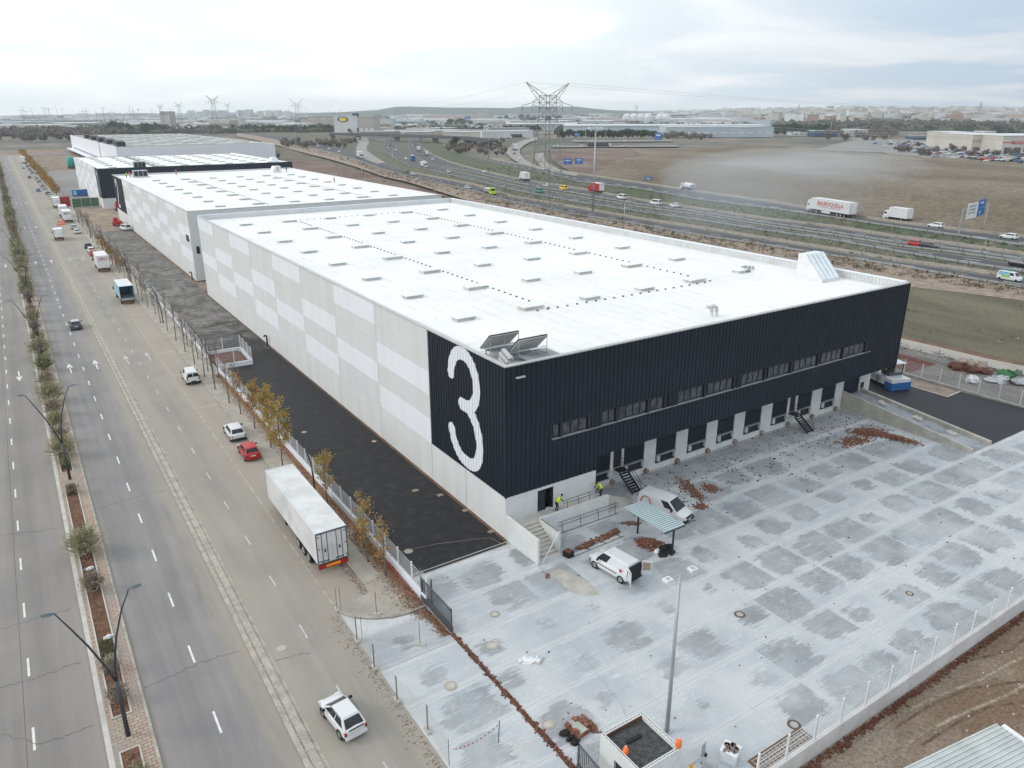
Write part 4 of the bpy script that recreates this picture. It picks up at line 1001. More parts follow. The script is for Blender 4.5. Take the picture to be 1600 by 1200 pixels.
# gatehouse
t = thing('gatehouse', 'unfinished white gatehouse with a dark flat roof and brick parapet near the bottom edge', 'hut')
gx0, gx1, gy0, gy1, gz = -9.15, -6.1, -27.15, -23.95, 2.75
MB().box(gx0, gx1, gy0, gy0+.2, 0, gz).box(gx1-.2, gx1, gy0+.2, gy1-.2, 0, gz).box(gx0+.2, gx1, gy1-.2, gy1, 0, gz).box(gx0, gx0+.2, gy0, gy1-2.2, 0, gz).box(gx0, gx0+.2, gy1-1.2, gy1, 0, gz).box(gx0, gx0+.2, gy1-2.2, gy1-1.2, 0, 1.0).box(gx0, gx0+.2, gy1-2.2, gy1-1.2, 2.1, gz).build('wall', M['plaster'], t)
MB().box(gx0+.15, gx0+.2, gy1-2.2, gy1-1.2, 1.0, 2.1).build('window', M['glass_dark'], t)
mat('felt', (.035, .038, .042), .85, .3, 3., .35, 9., col2=(.07, .072, .075))
MB().box(gx0+.2, gx1-.2, gy0+.2, gy1-.2, gz-.3, gz-.12).build('roof', M['felt'], t)
MB().box(-8.2, -7.2, -25.2, -25.0, gz-.12, gz+.02).build('roof_roll', M['rubber'], t)
pb = MB().box(-.13, .13, -.1, .1, 0, .16).mesh('brick', [M['plaster']]); hb_ = MB().box(-.035, .035, -.03, .03, .0, .01).mesh('hole', [M['rubber']])
def row(a, c, fix, horiz):
    n = int((c-a)/.28)
    for k in range(n):
        u = a+(k+.5)*(c-a)/n; o = link('brick', pb, t, (u, fix, gz) if horiz else (fix, u, gz), 0 if horiz else pi/2); o.scale.x = (c-a)/n/.27*.96
        for s_ in (-.06, .06): 
            h_ = link('hole', hb_, o, (s_, 0, .16))
row(gx0+.2, gx1-.2, gy0+.1, True); row(gx0+.2, gx1-.2, gy1-.1, True); row(gy0+.02, gy1-.02, gx0+.1, False); row(gy0+.02, gy1-.02, gx1-.1, False)
MB().box(gx0+.2, gx0+.24, gy0+.2, gy1-.2, gz-.12, gz+.1).box(gx0+.24, gx1-.2, gy1-.24, gy1-.2, gz-.12, gz+.1).build('flashing', M['dirt_red'], t)
for i, (x, y, z) in enumerate(((gx0+.35, gy0+1.5, gz-.12), (gx1-.1, gy0+.15, gz+.16))):
    q = thing('gas_cylinder', ['orange gas cylinder standing on the dark gatehouse roof', 'orange gas cylinder on the right corner of the gatehouse parapet'][i], 'gas bottle', (x, y, z))
    MB().tube([(0, 0, 0), (0, 0, .05), (0, 0, .42), (0, 0, .52), (0, 0, .56)], [.13, .16, .16, .1, .05], 12).build('bottle', M['orange'], q, True)
    MB().tube([(0, 0, .5), (0, 0, .62)], .045, 8).build('valve', M['plate'], q)
    c_ = MB(); c_.tube([(.09*cos(a*.7), .09*sin(a*.7), .6) for a in range(8)], .014, 4); c_.build('collar', M['orange'], q)
# canopy with corrugated roof
t = thing('site_canopy', 'small shelter with a pale corrugated roof on two dark posts in the yard', 'shelter')
b = MB(); zc = 2.55
L = 4.75; n = 19; vs = []; 
for k in range(n):
    y = -4.85-k*.268; b.frust([(9.25, y, zc), (11.65, y-.0, zc), (11.65, y-.15, zc), (9.25, y-.15, zc)], [(9.25, y-.03, zc+.07), (11.65, y-.03, zc+.07), (11.65, y-.12, zc+.07), (9.25, y-.12, zc+.07)])
    b.box(9.25, 11.65, y-.268, y-.15, zc, zc+.015, 1)
mat('sheet_teal', (.13, .20, .22), .5, .1, 1.); mat('sheet_pale', (.50, .60, .62), .5, .05, 1.); b.build('roof_sheet', [M['sheet_pale'], M['sheet_teal']], t)  # corrugation's shading put into the colours: pale ridges, darker flats between
for y in (-5.6, -9.9): MB().box(10.3, 10.42, y-.06, y+.06, 0, zc-.1).build('post', M['steel_black'], t)
MB().box(10.3, 10.42, -10.0, -4.9, zc-.1, zc-.01).box(9.3, 11.6, -5.66, -5.56, zc-.1, zc-.01).box(9.3, 11.6, -9.96, -9.86, zc-.1, zc-.01).build('beam', M['steel_black'], t)
# yard floodlight mast
t = thing('floodlight_mast', 'tall grey floodlight mast standing in the concrete yard behind the gatehouse', 'lamp post', (-3.7, -23.8, 0))
MB().tube([(0, 0, 0), (0, 0, 11.1)], [.14, .075], 10).build('pole', M['steel'], t, True); MB().box(-.25, .25, -.25, .25, 0, .05).build('base_plate', M['steel'], t)
MB().tube([(-.85, .0, 11.05), (.85, .1, 11.1)], .03, 5).build('crossarm', M['steel'], t)
for s_ in (-.95, .95):
    h_ = MB().box(s_-.24, s_+.24, -.2, .2, 11.05, 11.22).build('floodlight', M['kerb_white'], t); MB().box(s_-.14, s_+.14, -.12, .12, 11.22, 11.24).build('vent', M['steel'], h_)
# site trailer roof in the bottom right corner
t = thing('site_cabin', 'pale corrugated metal cabin roof in the bottom right corner', 'site cabin', (0, 0, 0))
P0 = G(1385, 1215, 1.85); P1 = G(1557, 1132, 1.85); d = Vector((P1[0]-P0[0], P1[1]-P0[1], 0)).normalized(); n_ = Vector((d.y, -d.x, 0))
t.location = (P1[0], P1[1], -.75); t.rotation_euler.z = atan2(d.y, d.x); mat('cabin_white', (.42, .47, .47), .5, .06, .6, .05)
b = MB().box(-8, 0, -2.6, 0, 0, 2.5); b.build('wall', M['cabin_white'], t)
b = MB().box(-8.1, .1, -2.7, .1, 2.5, 2.56)
b.build('roof', M['cabin_white'], t)
for k in range(10): MB().box(-8.1, .1, -.02-.27*k, .03-.27*k, 2.56, 2.62).build('roof_seam', M['dull_grey'], t)
MB().box(.12, .42, -1.6, -.2, 2.35, 2.65).build('gutter_box', M['kerb_white'], t)
# ------------------------------------------------------------------ vehicles (front toward +Y)
def patch(b, P, u0, u1, v0, v1, off=.008, mi=0, skew=0.):
    "P: bl, br, tr, tl corners of a flat face; adds an inset rectangle proud of it"
    P = [Vector(p) for p in P]; nrm = (P[1]-P[0]).cross(P[3]-P[0]).normalized()
    def at(u, v): return P[0]*(1-u)*(1-v)+P[1]*u*(1-v)+P[2]*u*v+P[3]*(1-u)*v+nrm*off
    b.quad(at(u0, v0), at(u1, v0), at(u1-skew, v1), at(u0+skew, v1), mi)
def wheel_meshes(r=.31, w=.2, dark=False):
    a = MB(); n = 14
    a.tube([(-w/2, 0, 0), (-w/2+.03, 0, 0), (w/2-.03, 0, 0), (w/2, 0, 0)], [r*.9, r, r, r*.9], n)
    h = MB(); h.tube([(-w/2-.006, 0, 0), (w/2+.006, 0, 0)], r*.62, n)
    return a.mesh('tyre', [M['rubber']], False), h.mesh('rim', [M['steel' if dark else 'rim']])
WM = {}
def wheels(par, track, ys, r=.31, w=.2, dark=False):
    k = (r, w, dark)
    if k not in WM: WM[k] = wheel_meshes(*k)
    for y in ys:
        for s in (-1, 1):
            t = link('wheel', WM[k][0], par, (s*(track-w/2), y, r)); link('rim', WM[k][1], t)
def loft(st, crown=.03):
    "stations (y, half width, z bottom, z top)"
    b = MB(); vs = []
    for (y, hw, zb, zt) in st:
        h = [(hw*.9, zb), (hw*.99, zb+.1), (hw, (zb+zt)*.5), (hw*.97, zt-.12), (hw*.90, zt-.02), (hw*.6, zt+crown*.7), (0, zt+crown)]
        ring = h+[(-x, z) for x, z in h[-2::-1]]
        vs += [(x, y, z) for x, z in ring]
    n = 13; fs = []
    for i in range(len(st)-1):
        for k in range(n):
            a = i*n+k; c = i*n+(k+1) % n; fs.append((a, a+n, c+n, c))
    fs.append(tuple(range(n))); fs.append(tuple(reversed(range((len(st)-1)*n, len(st)*n)))); b.add(vs, fs); return b
def car(label, cat, col, L=4.2, Wd=1.74, H=1.45, belt=.92, hood=.78, rear=.95, cab=(-1.75, 1.15, -1.45, .45), kind='hatch', group=None, detail=2, gone=False):
    """cab = base rear, base front, roof rear, roof front (y). detail 2 near, 1 middle, 0 far"""
    hw = Wd/2; t = thing('car' if kind != 'van' else 'van', label, cat, group=group); P = M[col]
    f, r = L/2, -L/2
    st = [(r, hw*.80, .38, rear-.18), (r+.10, hw*.93, .28, rear-.02), (r+.5, hw, .22, belt+.01), (0, hw, .2, belt), (cab[1]-.1, hw, .2, belt-.02), (cab[1]+.25, hw*.99, .2, hood+.07), (f-.45, hw*.94, .24, hood-.01), (f-.2, hw*.84, .27, hood-.08), (f-.06, hw*.70, .3, hood-.20), (f, hw*.55, .36, hood-.30)]
    body = loft(st, .06)
    zb = belt-.06; wb, wt = hw*.92, hw*.72
    B = [(-wb, cab[0], zb), (wb, cab[0], zb), (wb, cab[1], zb), (-wb, cab[1], zb)]
    T = [(-wt, cab[2], H-.05), (wt, cab[2], H-.05), (wt, cab[3], H-.05), (-wt, cab[3], H-.05)]
    T2 = [(-wt*.86, cab[2]+.10, H), (wt*.86, cab[2]+.10, H), (wt*.86, cab[3]-.12, H), (-wt*.86, cab[3]-.12, H)]
    cb_ = MB(); cb_.frust(B, T); cb_.frust(T, T2)
    gl = MB()
    F = lambda a, c: [B[a], B[c], T[c], T[a]]
    if detail == 0:
        patch(gl, F(2, 3), .06, .94, .12, .93, mi=0); patch(gl, F(0, 1), .08, .92, .2, .9)
        patch(gl, F(1, 2), .06, .92, .2, .9); patch(gl, F(3, 0), .08, .94, .2, .9)
        b = MB(); o = 0
        for mbx, mi in ((body, 0), (cb_, 0), (gl, 1)): b.add(mbx.v, mbx.f, mi)
        for y in (r+.75, f-.75):
            for s in (-1, 1): b.tube([(s*(hw-.18), y, .3), (s*(hw+.01), y, .3)], .3, 8, 2)
        b.box(-hw*.5, hw*.5, r-.02, r, .6, .78, 3)
        me = b.mesh('car', [P, M['glass_dark'], M['rubber'], M['plate']], False)
        bpy.data.objects.remove(t); o = link('car' if kind != 'van' else 'van', me); o['label'] = label; o['category'] = cat
        if group: o['group'] = group
        return o
    bo = body.build('body', P, t, True); ss = bo.modifiers.new('sub', 'SUBSURF'); ss.levels = 2; ss.render_levels = 2
    bo = cb_.build('cabin', P, t)
    bv = bo.modifiers.new('bevel', 'BEVEL'); bv.width = .085; bv.segments = 3; bv.limit_method = 'ANGLE'; bv.angle_limit = radians(28)
    g1 = MB(); patch(g1, F(2, 3), .05, .95, .10, .95, .01); g1.build('windscreen', M['glass_dark'], t)
    g2 = MB(); patch(g2, F(0, 1), .08, .92, .18 if kind != 'van' else .3, .92, .01)
    if not (gone or kind == 'van'): g2.build('rear_window', M['glass_dark'], t)
    for side in (0, 1):
        fa = F(1, 2) if side == 0 else F(3, 0)
        rngs = [(.06, .34), (.37, .65), (.68, .93)] if kind == 'estate' else [(.10, .46), (.50, .93)]
        if kind == 'van': rngs = [(.66, .96)]
        for u0, u1 in rngs:
            if side: u0, u1 = 1-u1, 1-u0
            q = MB(); patch(q, fa, u0, u1, (.16 if kind != 'van' else .10), .92, .012, skew=.0); q.build('side_window', M['glass_dark'], t)
    wheels(t, hw, (r+.72, f-.78), .31 if H < 1.8 else .34)
    arch = MB()
    for y in (r+.72, f-.78):
        for s in (-1, 1): arch.tube([(s*(hw-.02), y, .31), (s*(hw+.004), y, .31)], .37, 12)
    arch.build('wheel_arch', M['rubber'], t)
    tz = rear-.28
    for s in (-1, 1):
        MB().box(s*hw*.84-.07, s*hw*.84+.07, r+.0, r+.12, tz-.08, tz+.14 if H < 1.8 else tz+.5).build('tail_light', M['lamp_red'], t)
        MB().box(s*hw*.68-.16, s*hw*.68+.16, f-.22, f-.03, hood-.30, hood-.13).build('headlight', M['lamp_clear'], t)
        MB().box(s*(hw+.12)-.10, s*(hw+.12)+.10, cab[1]-.55, cab[1]-.42, belt-.02, belt+.13).build('mirror', M['rubber'], t)
    MB().box(-.26, .26, r-.035, r-.0, .62, .74).build('number_plate', M['plate'], t)
    MB().box(-hw*.88, hw*.88, r-.06, r+.1, .3, .48).build('rear_bumper', P if col != 'paint_white' or H < 1.5 else M['rubber'], t)
    MB().box(-hw*.7, hw*.7, f-.12, f+.04, .28, .46).build('front_bumper', M['rubber'], t)
    return t
def put(o, x, y, heading_to=None, rz=0.): place(o, (x, y, 0), rz); return o
# the white hatchback on the service road
o = car('white hatchback', 'car', 'paint_white', 3.75, 1.60, 1.43, .90, .76, .95, (-1.80, 1.08, -1.28, .18)); o['label'] = 'white hatchback driving away on the service road at the bottom of the photo'
put(o, -19.85, -12.2, rz=.10)
MB().box(-.62, -.6, -1.2, .3, 1.425, 1.44).box(.6, .62, -1.2, .3, 1.425, 1.44).build('roof_rail', M['rubber'], o)
MB().box(-.5, .5, -1.97, -1.9, .95, .98).build('rear_handle', M['rubber'], o)
o = car('white estate car parked in the bay just behind the red car', 'car', 'paint_white', 4.35, 1.78, 1.5, .95, .84, .98, (-2.0, 1.1, -1.6, .4), 'estate'); put(o, -14.05, 36.5, rz=-.02)
o = car('red small car parked in the bay in front of the white trailer', 'car', 'paint_red', 3.9, 1.7, 1.44, .93, .82, .98, (-1.85, 1.0, -1.4, .4)); put(o, -14.1, 30.2, rz=-.02)
o = car('dark grey hatchback with a pale roof driving up the main road', 'car', 'paint_dgrey', 4.2, 1.8, 1.45, .93, .82, .98, (-1.95, 1.1, -1.45, .4)); put(o, -25.2, 100, rz=.0)
MB().box(-.6, .6, -1.3, .3, 1.45, 1.465).build('roof_panel', M['paint_silver'], o)
o = car('dark green grey hatchback parked behind the truck lettered XPO', 'car', 'paint_dgrey', 4.1, 1.74, 1.42, .93, .8, .95, (-1.8, 1.1, -1.4, .4)); put(o, -14.6, 171, rz=0)
def van(label, L=4.2, Wd=1.8, H=1.82, col='paint_white', **k):
    return car(label, 'van', col, L, Wd, H, 1.05, .98, 1.15, (-L/2+.05, L/2-.72, -L/2+.16, L/2-1.45), 'van', **k)
o = van('white van with rear windows parked alone beside a bare sapling', 4.4, 1.82, 1.85); put(o, -14.2, 59.6, rz=-.03)
for s in (0, 1): MB().box(-.7+s*.75, -.05+s*.75, -2.175, -2.13, 1.2, 1.65).build('rear_window', M['glass_dark'], o)
MB().box(-.3, .3, -2.26, -2.2, .5, .62).build('step_bumper', M['rubber'], o)
# van with open back doors in the yard
o = van('small white van in the yard with its two back doors standing open', 4.3, 1.82, 1.82, gone=True); o.location = (4.75, -9.0, 0); o.rotation_euler.z = .13
MB().box(-.72, .72, -2.19, -2.11, .45, 1.68).build('load_opening', M['rubber'], o)
d = MB().box(-.03, .03, -.75, 0, -.62, .62).build('rear_door', M['paint_white'], o, loc=(-.84, -2.15, 1.08)); d.rotation_euler.z = -.55
MB().box(-.05, -.03, -.7, -.1, -.52, -.42).build('rear_door_trim', M['rubber'], d); MB().box(-.05, -.03, -.62, -.2, .42, .46).build('rear_door_mark', M['rubber'], d)
d = MB().box(-.03, .03, -.75, 0, -.62, .62).build('rear_door', M['paint_white'], o, loc=(.84, -2.15, 1.08)); d.rotation_euler.z = .75
MB().box(-.05, -.03, -.68, -.08, -.2, .5).build('door_lining', M['sand'], d)
for s in (-1, 1): MB().box(s*.915-.01, s*.915+.01, -1.0, 1.1, .66, .72).build('rub_strip', M['rubber'], o)
q = MB(); q.tube([(-.918, -1.4, 1.15), (-.926, -1.4, 1.15)], .14, 12); q.build('round_emblem', M['paint_red'], o)
q = MB(); q.tube([(.0, 1.75, 1.03), (.0, 1.76, 1.045)], .14, 10); q.build('round_emblem', M['lamp_orange'], o)
# bigger van with the red ring emblem
o = thing('van', 'larger white van with a red ring emblem parked behind the corrugated shelter', 'van', (14.75, -4.45, 0), pi+.265)
L, hw, H = 5.1, .96, 1.98
body = loft([(-2.55, .86, .35, 1.1), (-2.45, .94, .28, 1.2), (0, .96, .25, 1.2), (1.45, .96, .25, 1.18), (1.8, .94, .25, 1.08), (2.3, .86, .28, .92), (2.5, .72, .32, .75), (2.56, .6, .38, .62)])
Bc = [(-.92, -2.5, 1.1), (.92, -2.5, 1.1), (.92, 1.75, 1.1), (-.92, 1.75, 1.1)]; Tc = [(-.78, -2.35, 1.93), (.78, -2.35, 1.93), (.76, .75, 1.93), (-.76, .75, 1.93)]; T2 = [(-.66, -2.2, 2.0), (.66, -2.2, 2.0), (.64, .6, 1.99), (-.64, .6, 1.99)]
body.frust(Bc, Tc); body.frust(Tc, T2); bo = body.build('body', M['paint_white'], o, True); bv = bo.modifiers.new('bevel', 'BEVEL'); bv.width = .06; bv.segments = 2; bv.limit_method = 'ANGLE'; bv.angle_limit = radians(28)
F = lambda a, c: [Bc[a], Bc[c], Tc[c], Tc[a]]
q = MB(); patch(q, F(2, 3), .05, .95, .08, .95, .012); q.build('windscreen', M['glass_dark'], o)
for a, c, u in ((1, 2, (.72, .95)), (3, 0, (.05, .28))):
    q = MB(); patch(q, F(a, c), u[0], u[1], .18, .9, .014); q.build('side_window', M['glass_dark'], o)
wheels(o, .96, (-1.75, 1.65), .34)
MB().box(-.8, .8, 2.42, 2.62, .3, .55).build('front_bumper', M['rubber'], o); MB().box(-.5, .5, 2.44, 2.60, .66, .80).build('grille', M['rubber'], o)
for s in (-1, 1): MB().box(s*.72-.15, s*.72+.15, 2.2, 2.5, .68, .84).build('headlight', M['lamp_clear'], o); MB().box(s*1.08-.1, s*1.08+.1, 1.2, 1.32, 1.15, 1.4).build('mirror', M['rubber'], o)
MB().box(-.25, .25, 2.62, 2.64, .42, .53).build('number_plate', M['plate'], o)
q = MB()   # ring and small letter on the side facing the camera
def on_side(y, z): return (.955-(z-1.1)*.17 if z > 1.1 else .972, y, z)
ring = [on_side(-1.55+.5*cos(a), 1.2+.5*sin(a)) for a in [2*pi*k/20 for k in range(19)]]
q.tube([(p[0]+.01, p[1], p[2]) for p in ring], .045, 4); ring2 = [on_side(-1.05+.2*cos(a), .98+.2*sin(a)) for a in [pi*.1+2*pi*k/14 for k in range(12)]]
q.tube([(p[0]+.012, p[1], p[2]) for p in ring2], .04, 4); q.tube([(1.0, -1.25, 1.0), (1.0, -.86, 1.0)], .03, 4); q.build('ring_emblem', M['paint_red'], o)
MB().box(.965, .985, -2.3, 1.5, .62, .67).build('rub_strip', M['rubber'], o)
# white box trailer
t = thing('box_trailer', 'big dirty white box trailer parked without a tractor beside the pavement', 'trailer', (-14.45, 3.45, 0), -.0)
MB().box(-1.28, 1.28, 0, 13.6, 1.15, 3.95).build('box', M['paint_dirty'], t)
MB().box(-1.3, -1.22, .02, 13.6, 3.93, 4.0).box(1.22, 1.3, .02, 13.6, 3.93, 4.0).box(-1.22, 1.22, .02, .1, 3.93, 4.0).box(-1.22, 1.22, 13.5, 13.6, 3.93, 4.0).build('roof_edge', M['paint_white'], t)
MB().box(-1.3, 1.3, -.05, 0, 1.1, 1.2).box(-1.3, 1.3, -.05, 0, 3.86, 3.96).box(-1.3, -1.22, -.05, 0, 1.2, 3.86).box(1.22, 1.3, -.05, 0, 1.2, 3.86).build('door_frame', M['paint_dgrey'], t)
for s in (-1, 1):
    d = MB().box(-.6, .6, -.04, 0, 1.22, 3.84).build('rear_door', M['paint_dirty'], t, loc=(s*.61, -.003, 0))
    for x in (-.22, .22): MB().tube([(x, -.07, 1.2), (x, -.07, 3.86)], .025, 5).build('lock_bar', M['steel_black'], d)
    MB().box(-.05, .05, -.1, -.05, 2.2, 2.45).build('handle', M['rubber'], d)
    for z in (1.4, 2.5, 3.6): MB().box(s*.42, s*.58, -.06, -.04, z, z+.07).build('hinge', M['rubber'], d)
    MB().box(-.42, .3, -.045, -.041, 1.3, 1.42).build('mark', M['paint_dgrey'], d)
MB().box(-1.25, 1.25, .0, .15, .62, 1.0).build('underrun_bar', M['paint_red'], t)
for s in (-1, 1): MB().box(s*.95-.3, s*.95+.3, -.06, .0, .66, .96).build('tail_light', M['lamp_red'], t)
MB().box(-.6, .6, -.03, -.0, .74, .96).build('marker_board', M['lamp_orange'], t)
MB().box(-.5, .5, .2, 13.2, .85, 1.14).build('chassis', M['rubber'], t)
wheels(t, 1.25, (2.6, 3.9, 5.2), .5, .36, True)
for s in (-1, 1): MB().box(s*.9-.08, s*.9+.08, 9.6, 9.8, 0, 1.1).build('landing_leg', M['rubber'], t)
def box_truck(label, x, y, L=7.5, Wd=2.4, H=3.6, col='paint_dirty', txt=None, rz=0., cabcol='paint_white', open_back=False, side=None, nm='truck', detail=1, name_side=None, cabh=2.7, scale=1.):
    "y is the rear bumper; front toward +Y"
    t = thing('box_truck', label, nm, (x, y, 0), rz); hw = Wd/2; c = 1.75
    if open_back:
        MB().box(-hw, -hw+.06, 0, L-c-.15, 1.05, H).box(hw-.06, hw, 0, L-c-.15, 1.05, H).box(-hw+.06, hw-.06, 0, L-c-.15, H-.07, H).box(-hw+.06, hw-.06, L-c-.25, L-c-.15, 1.05, H-.07).build('cargo_box', M['paint_lblue'], t)
        MB().box(-hw, hw, .02, L-c-.15, H, H+.04).build('cargo_roof', M['paint_white'], t); MB().box(-hw+.07, hw-.07, -.0, L-c-.3, 1.0, 1.1).build('load_floor', M['dull_grey'], t)
        MB().box(-hw+.06, hw-.06, -.05, 0, .8, 1.3).build('tail_lift', M['steel'], t); MB().box(-hw-.02, -hw+.05, -.04, .02, 1.0, H).box(hw-.05, hw+.02, -.04, .02, 1.0, H).build('door_frame', M['paint_dgrey'], t)
    else:
        MB().box(-hw, hw, 0, L-c-.15, 1.05, H).build('cargo_box', M[col], t); MB().box(-hw-.015, hw+.015, -.015, L-c-.13, H, H+.05).build('cargo_roof', M['paint_white'], t)
        MB().box(-hw+.08, hw-.08, -.03, -.0, 1.15, H-.1).build('rear_door', M['sign_white'], t)
    MB().box(-hw*.9, hw*.9, -.1, .05, .55, .9).build('bumper', M['dirt_red'], t)
    cb_ = MB(); cb_.frust([(-hw*.92, L-c, .5), (hw*.92, L-c, .5), (hw*.92, L, .5), (-hw*.92, L, .5)], [(-hw*.92, L-c, 1.5), (hw*.92, L-c, 1.5), (hw*.92, L+.02, 1.5), (-hw*.92, L+.02, 1.5)])
    cb_.frust([(-hw*.92, L-c, 1.5), (hw*.92, L-c, 1.5), (hw*.92, L+.02, 1.5), (-hw*.92, L+.02, 1.5)], [(-hw*.84, L-c, cabh), (hw*.84, L-c, cabh), (hw*.82, L-.45, cabh), (-hw*.82, L-.45, cabh)])
    cb_.build('cab', M[cabcol], t)
    q = MB(); patch(q, [(hw*.92, L+.02, 1.5), (-hw*.92, L+.02, 1.5), (-hw*.82, L-.45, cabh), (hw*.82, L-.45, cabh)], .06, .94, .08, .85, .02); q.build('windscreen', M['glass_dark'], t)
    for s in (-1, 1):
        MB().box(s*hw*.885-.02, s*hw*.885+.035*s+.02, L-1.2, L-.4, 1.6, 2.3).build('side_window', M['glass_dark'], t)
        MB().box(s*(hw+.15)-.1, s*(hw+.15)+.1, L-.2, L-.1, 1.5, 2.1).build('mirror', M['rubber'], t)
    MB().box(-.4, .4, .3, L-.5, .55, 1.03).build('chassis', M['rubber'], t)
    wheels(t, hw-.02, (1.6, L-1.1), .44, .28)
    if txt:
        me = text_mesh(txt, .95, M['paint_red'] if cabcol != 'paint_dgrey' else M['paint_black'], .01, .015); lettering('lettering', me, t, (0, -.05, H-.75), (1, 0, 0), (0, 0, 1))
    if scale != 1: t.scale = (scale,)*3
    return t
box_truck('white box truck lettered XPO in red on its back, parked by the bare trees', -14.9, 151.5, 9.5, 2.5, 3.9, 'paint_dirty', 'XPO')
box_truck('light blue sided truck with an empty open back parked near the bare saplings', -14.9, 113.5, 9.5, 2.5, 3.7, 'paint_lblue', None, open_back=True)
box_truck('grey backed small truck driving up the service road beyond the arrows', -20.2, 211., 6.5, 2.3, 3.3, 'paint_silver')
box_truck('parked pale truck with dark lettering on its back, third from the far car queue', -14.8, 253, 10, 2.5, 3.9, 'paint_dirty', 'XPO', cabcol='paint_dgrey')
box_truck('parked pale truck directly in front of the dark lettered one', -14.8, 268, 10, 2.5, 4.1, 'paint_dirty')
box_truck('parked white roofed truck nearest the green netted yard fence', -14.8, 303, 10, 2.5, 4.0, 'paint_silver')
box_truck('white truck at the far end of the parked car queue', -14.6, 640, 14, 3., 4.6, 'paint_white')
FARCAR = {}
def far_car(label, x, y, rz, col, group=None, kind='hatch', s=1.):
    k = (col, kind)
    if k not in FARCAR:
        a = dict(hatch=(4.2, 1.76, 1.46, .93, .82, .98, (-1.9, 1.1, -1.45, .4)), estate=(4.5, 1.8, 1.5, .95, .84, .98, (-2.1, 1.1, -1.75, .35)), van=(4.9, 1.9, 1.95, 1.08, 1.0, 1.2, (-2.4, 1.7, -2.3, 1.0)))[kind]
        FARCAR[k] = car('x', 'car', col, *a, detail=0, kind=kind); o = FARCAR[k]
    else: o = FARCAR[k].copy(); COL.objects.link(o)
    o['label'] = label; o['category'] = 'van' if kind == 'van' else 'car'
    if group: o['group'] = group
    elif 'group' in o: del o['group']
    place(o, (x, y, 0), rz, scale=s); return o
CN = dict(paint_white='white', paint_silver='silver', paint_black='black', paint_red='red', paint_dgrey='dark grey', paint_blue='blue')
for i, (y, c) in enumerate(((225, 'paint_white'), (236, 'paint_silver'), (192, 'paint_black'), (184, 'paint_white'), (178.5, 'paint_red'))):
    far_car(f"{CN[c]} car parked in the bay " + ['nearest the kerb beside the purple bare tree', 'just behind the dark lettered truck', 'at the back of a group of three cars', 'in the middle of a group of three cars', 'at the front of a group of three cars'][i], -14.6, y, 0., c)
for i in range(26):
    y = 345+i*10.5; c = ['paint_white', 'paint_silver', 'paint_black', 'paint_white', 'paint_blue', 'paint_silver', 'paint_dgrey'][i % 7]
    far_car(f'{CN[c]} car in the long parked queue beside the golden trees', -14.6 if i % 9 != 4 else -17.5, y, 0., c, 'cars parked beside the golden trees')
# two orange barriers by the trucks
for i in range(2):
    t = thing('road_barrier', ['orange water barrier on the left of a pair beside the parked trucks', 'orange water barrier on the right of a pair beside the parked trucks'][i], 'barrier', (-17.9+i*1.3, 249+i, 0)); MB().frust([(-.55, -.3, 0), (.55, -.3, 0), (.55, .3, 0), (-.55, .3, 0)], [(-.45, -.12, 1.3), (.45, -.12, 1.3), (.45, .12, 1.3), (-.45, .12, 1.3)]).build('body', M['orange'], t); MB().box(-.5, .5, -.32, -.28, .5, .7).build('stripe', M['kerb_white'], t)
# asphalt paver at the right corner of the warehouse
t = thing('asphalt_paver', 'white and blue road paving machine working at the right corner of the warehouse', 'paver', (65.5, 5.2, 0), -.32)
MB().frust([(-1.3, -1.5, .5), (1.3, -1.5, .5), (1.3, 3.8, .5), (-1.3, 3.8, .5)], [(-1.3, -1.6, 1.75), (1.3, -1.6, 1.75), (1.3, 4.2, 1.9), (-1.3, 4.2, 1.9)]).build('body', M['paint_white'], t)
MB().box(-1.35, -1.3, -.6, 1.8, .75, 1.5).build('side_panel', M['steel'], t); MB().box(-1.2, 1.2, 4.2, 6.4, .5, 1.5).build('hopper', M['steel_black'], t)
MB().box(-1.55, 1.55, -3.0, -1.65, .12, 1.15).build('screed', M['paint_blue'], t); MB().box(-1.45, 1.45, -2.9, -1.6, 1.15, 1.6).build('platform', M['paint_white'], t)
MB().box(-1.1, 1.1, -1.7, -.2, 1.75, 2.2).build('console', M['paint_dgrey'], t)
for s in (-1, 1):
    for y in (-1.6, .3): MB().tube([(s*1.1, y, 1.8), (s*1.1, y, 3.4)], .05, 5).build('roof_post', M['steel_black'], t)
MB().box(-1.35, 1.35, -1.9, .6, 3.4, 3.5).build('canopy', M['paint_white'], t); MB().box(-1.05, 1.05, -.3, -.2, 2.2, 3.3).build('windscreen', M['glass_dark'], t)
for s in (-1, 1): MB().box(s*1.05-.2, s*1.05+.2, -1.2, 3.4, 0, .75).build('track', M['rubber'], t)
for k in range(3): MB().box(-1.36, -1.31, -.2, .2, .6+k*.32, .75+k*.32).build('louvre', M['rubber'], t)
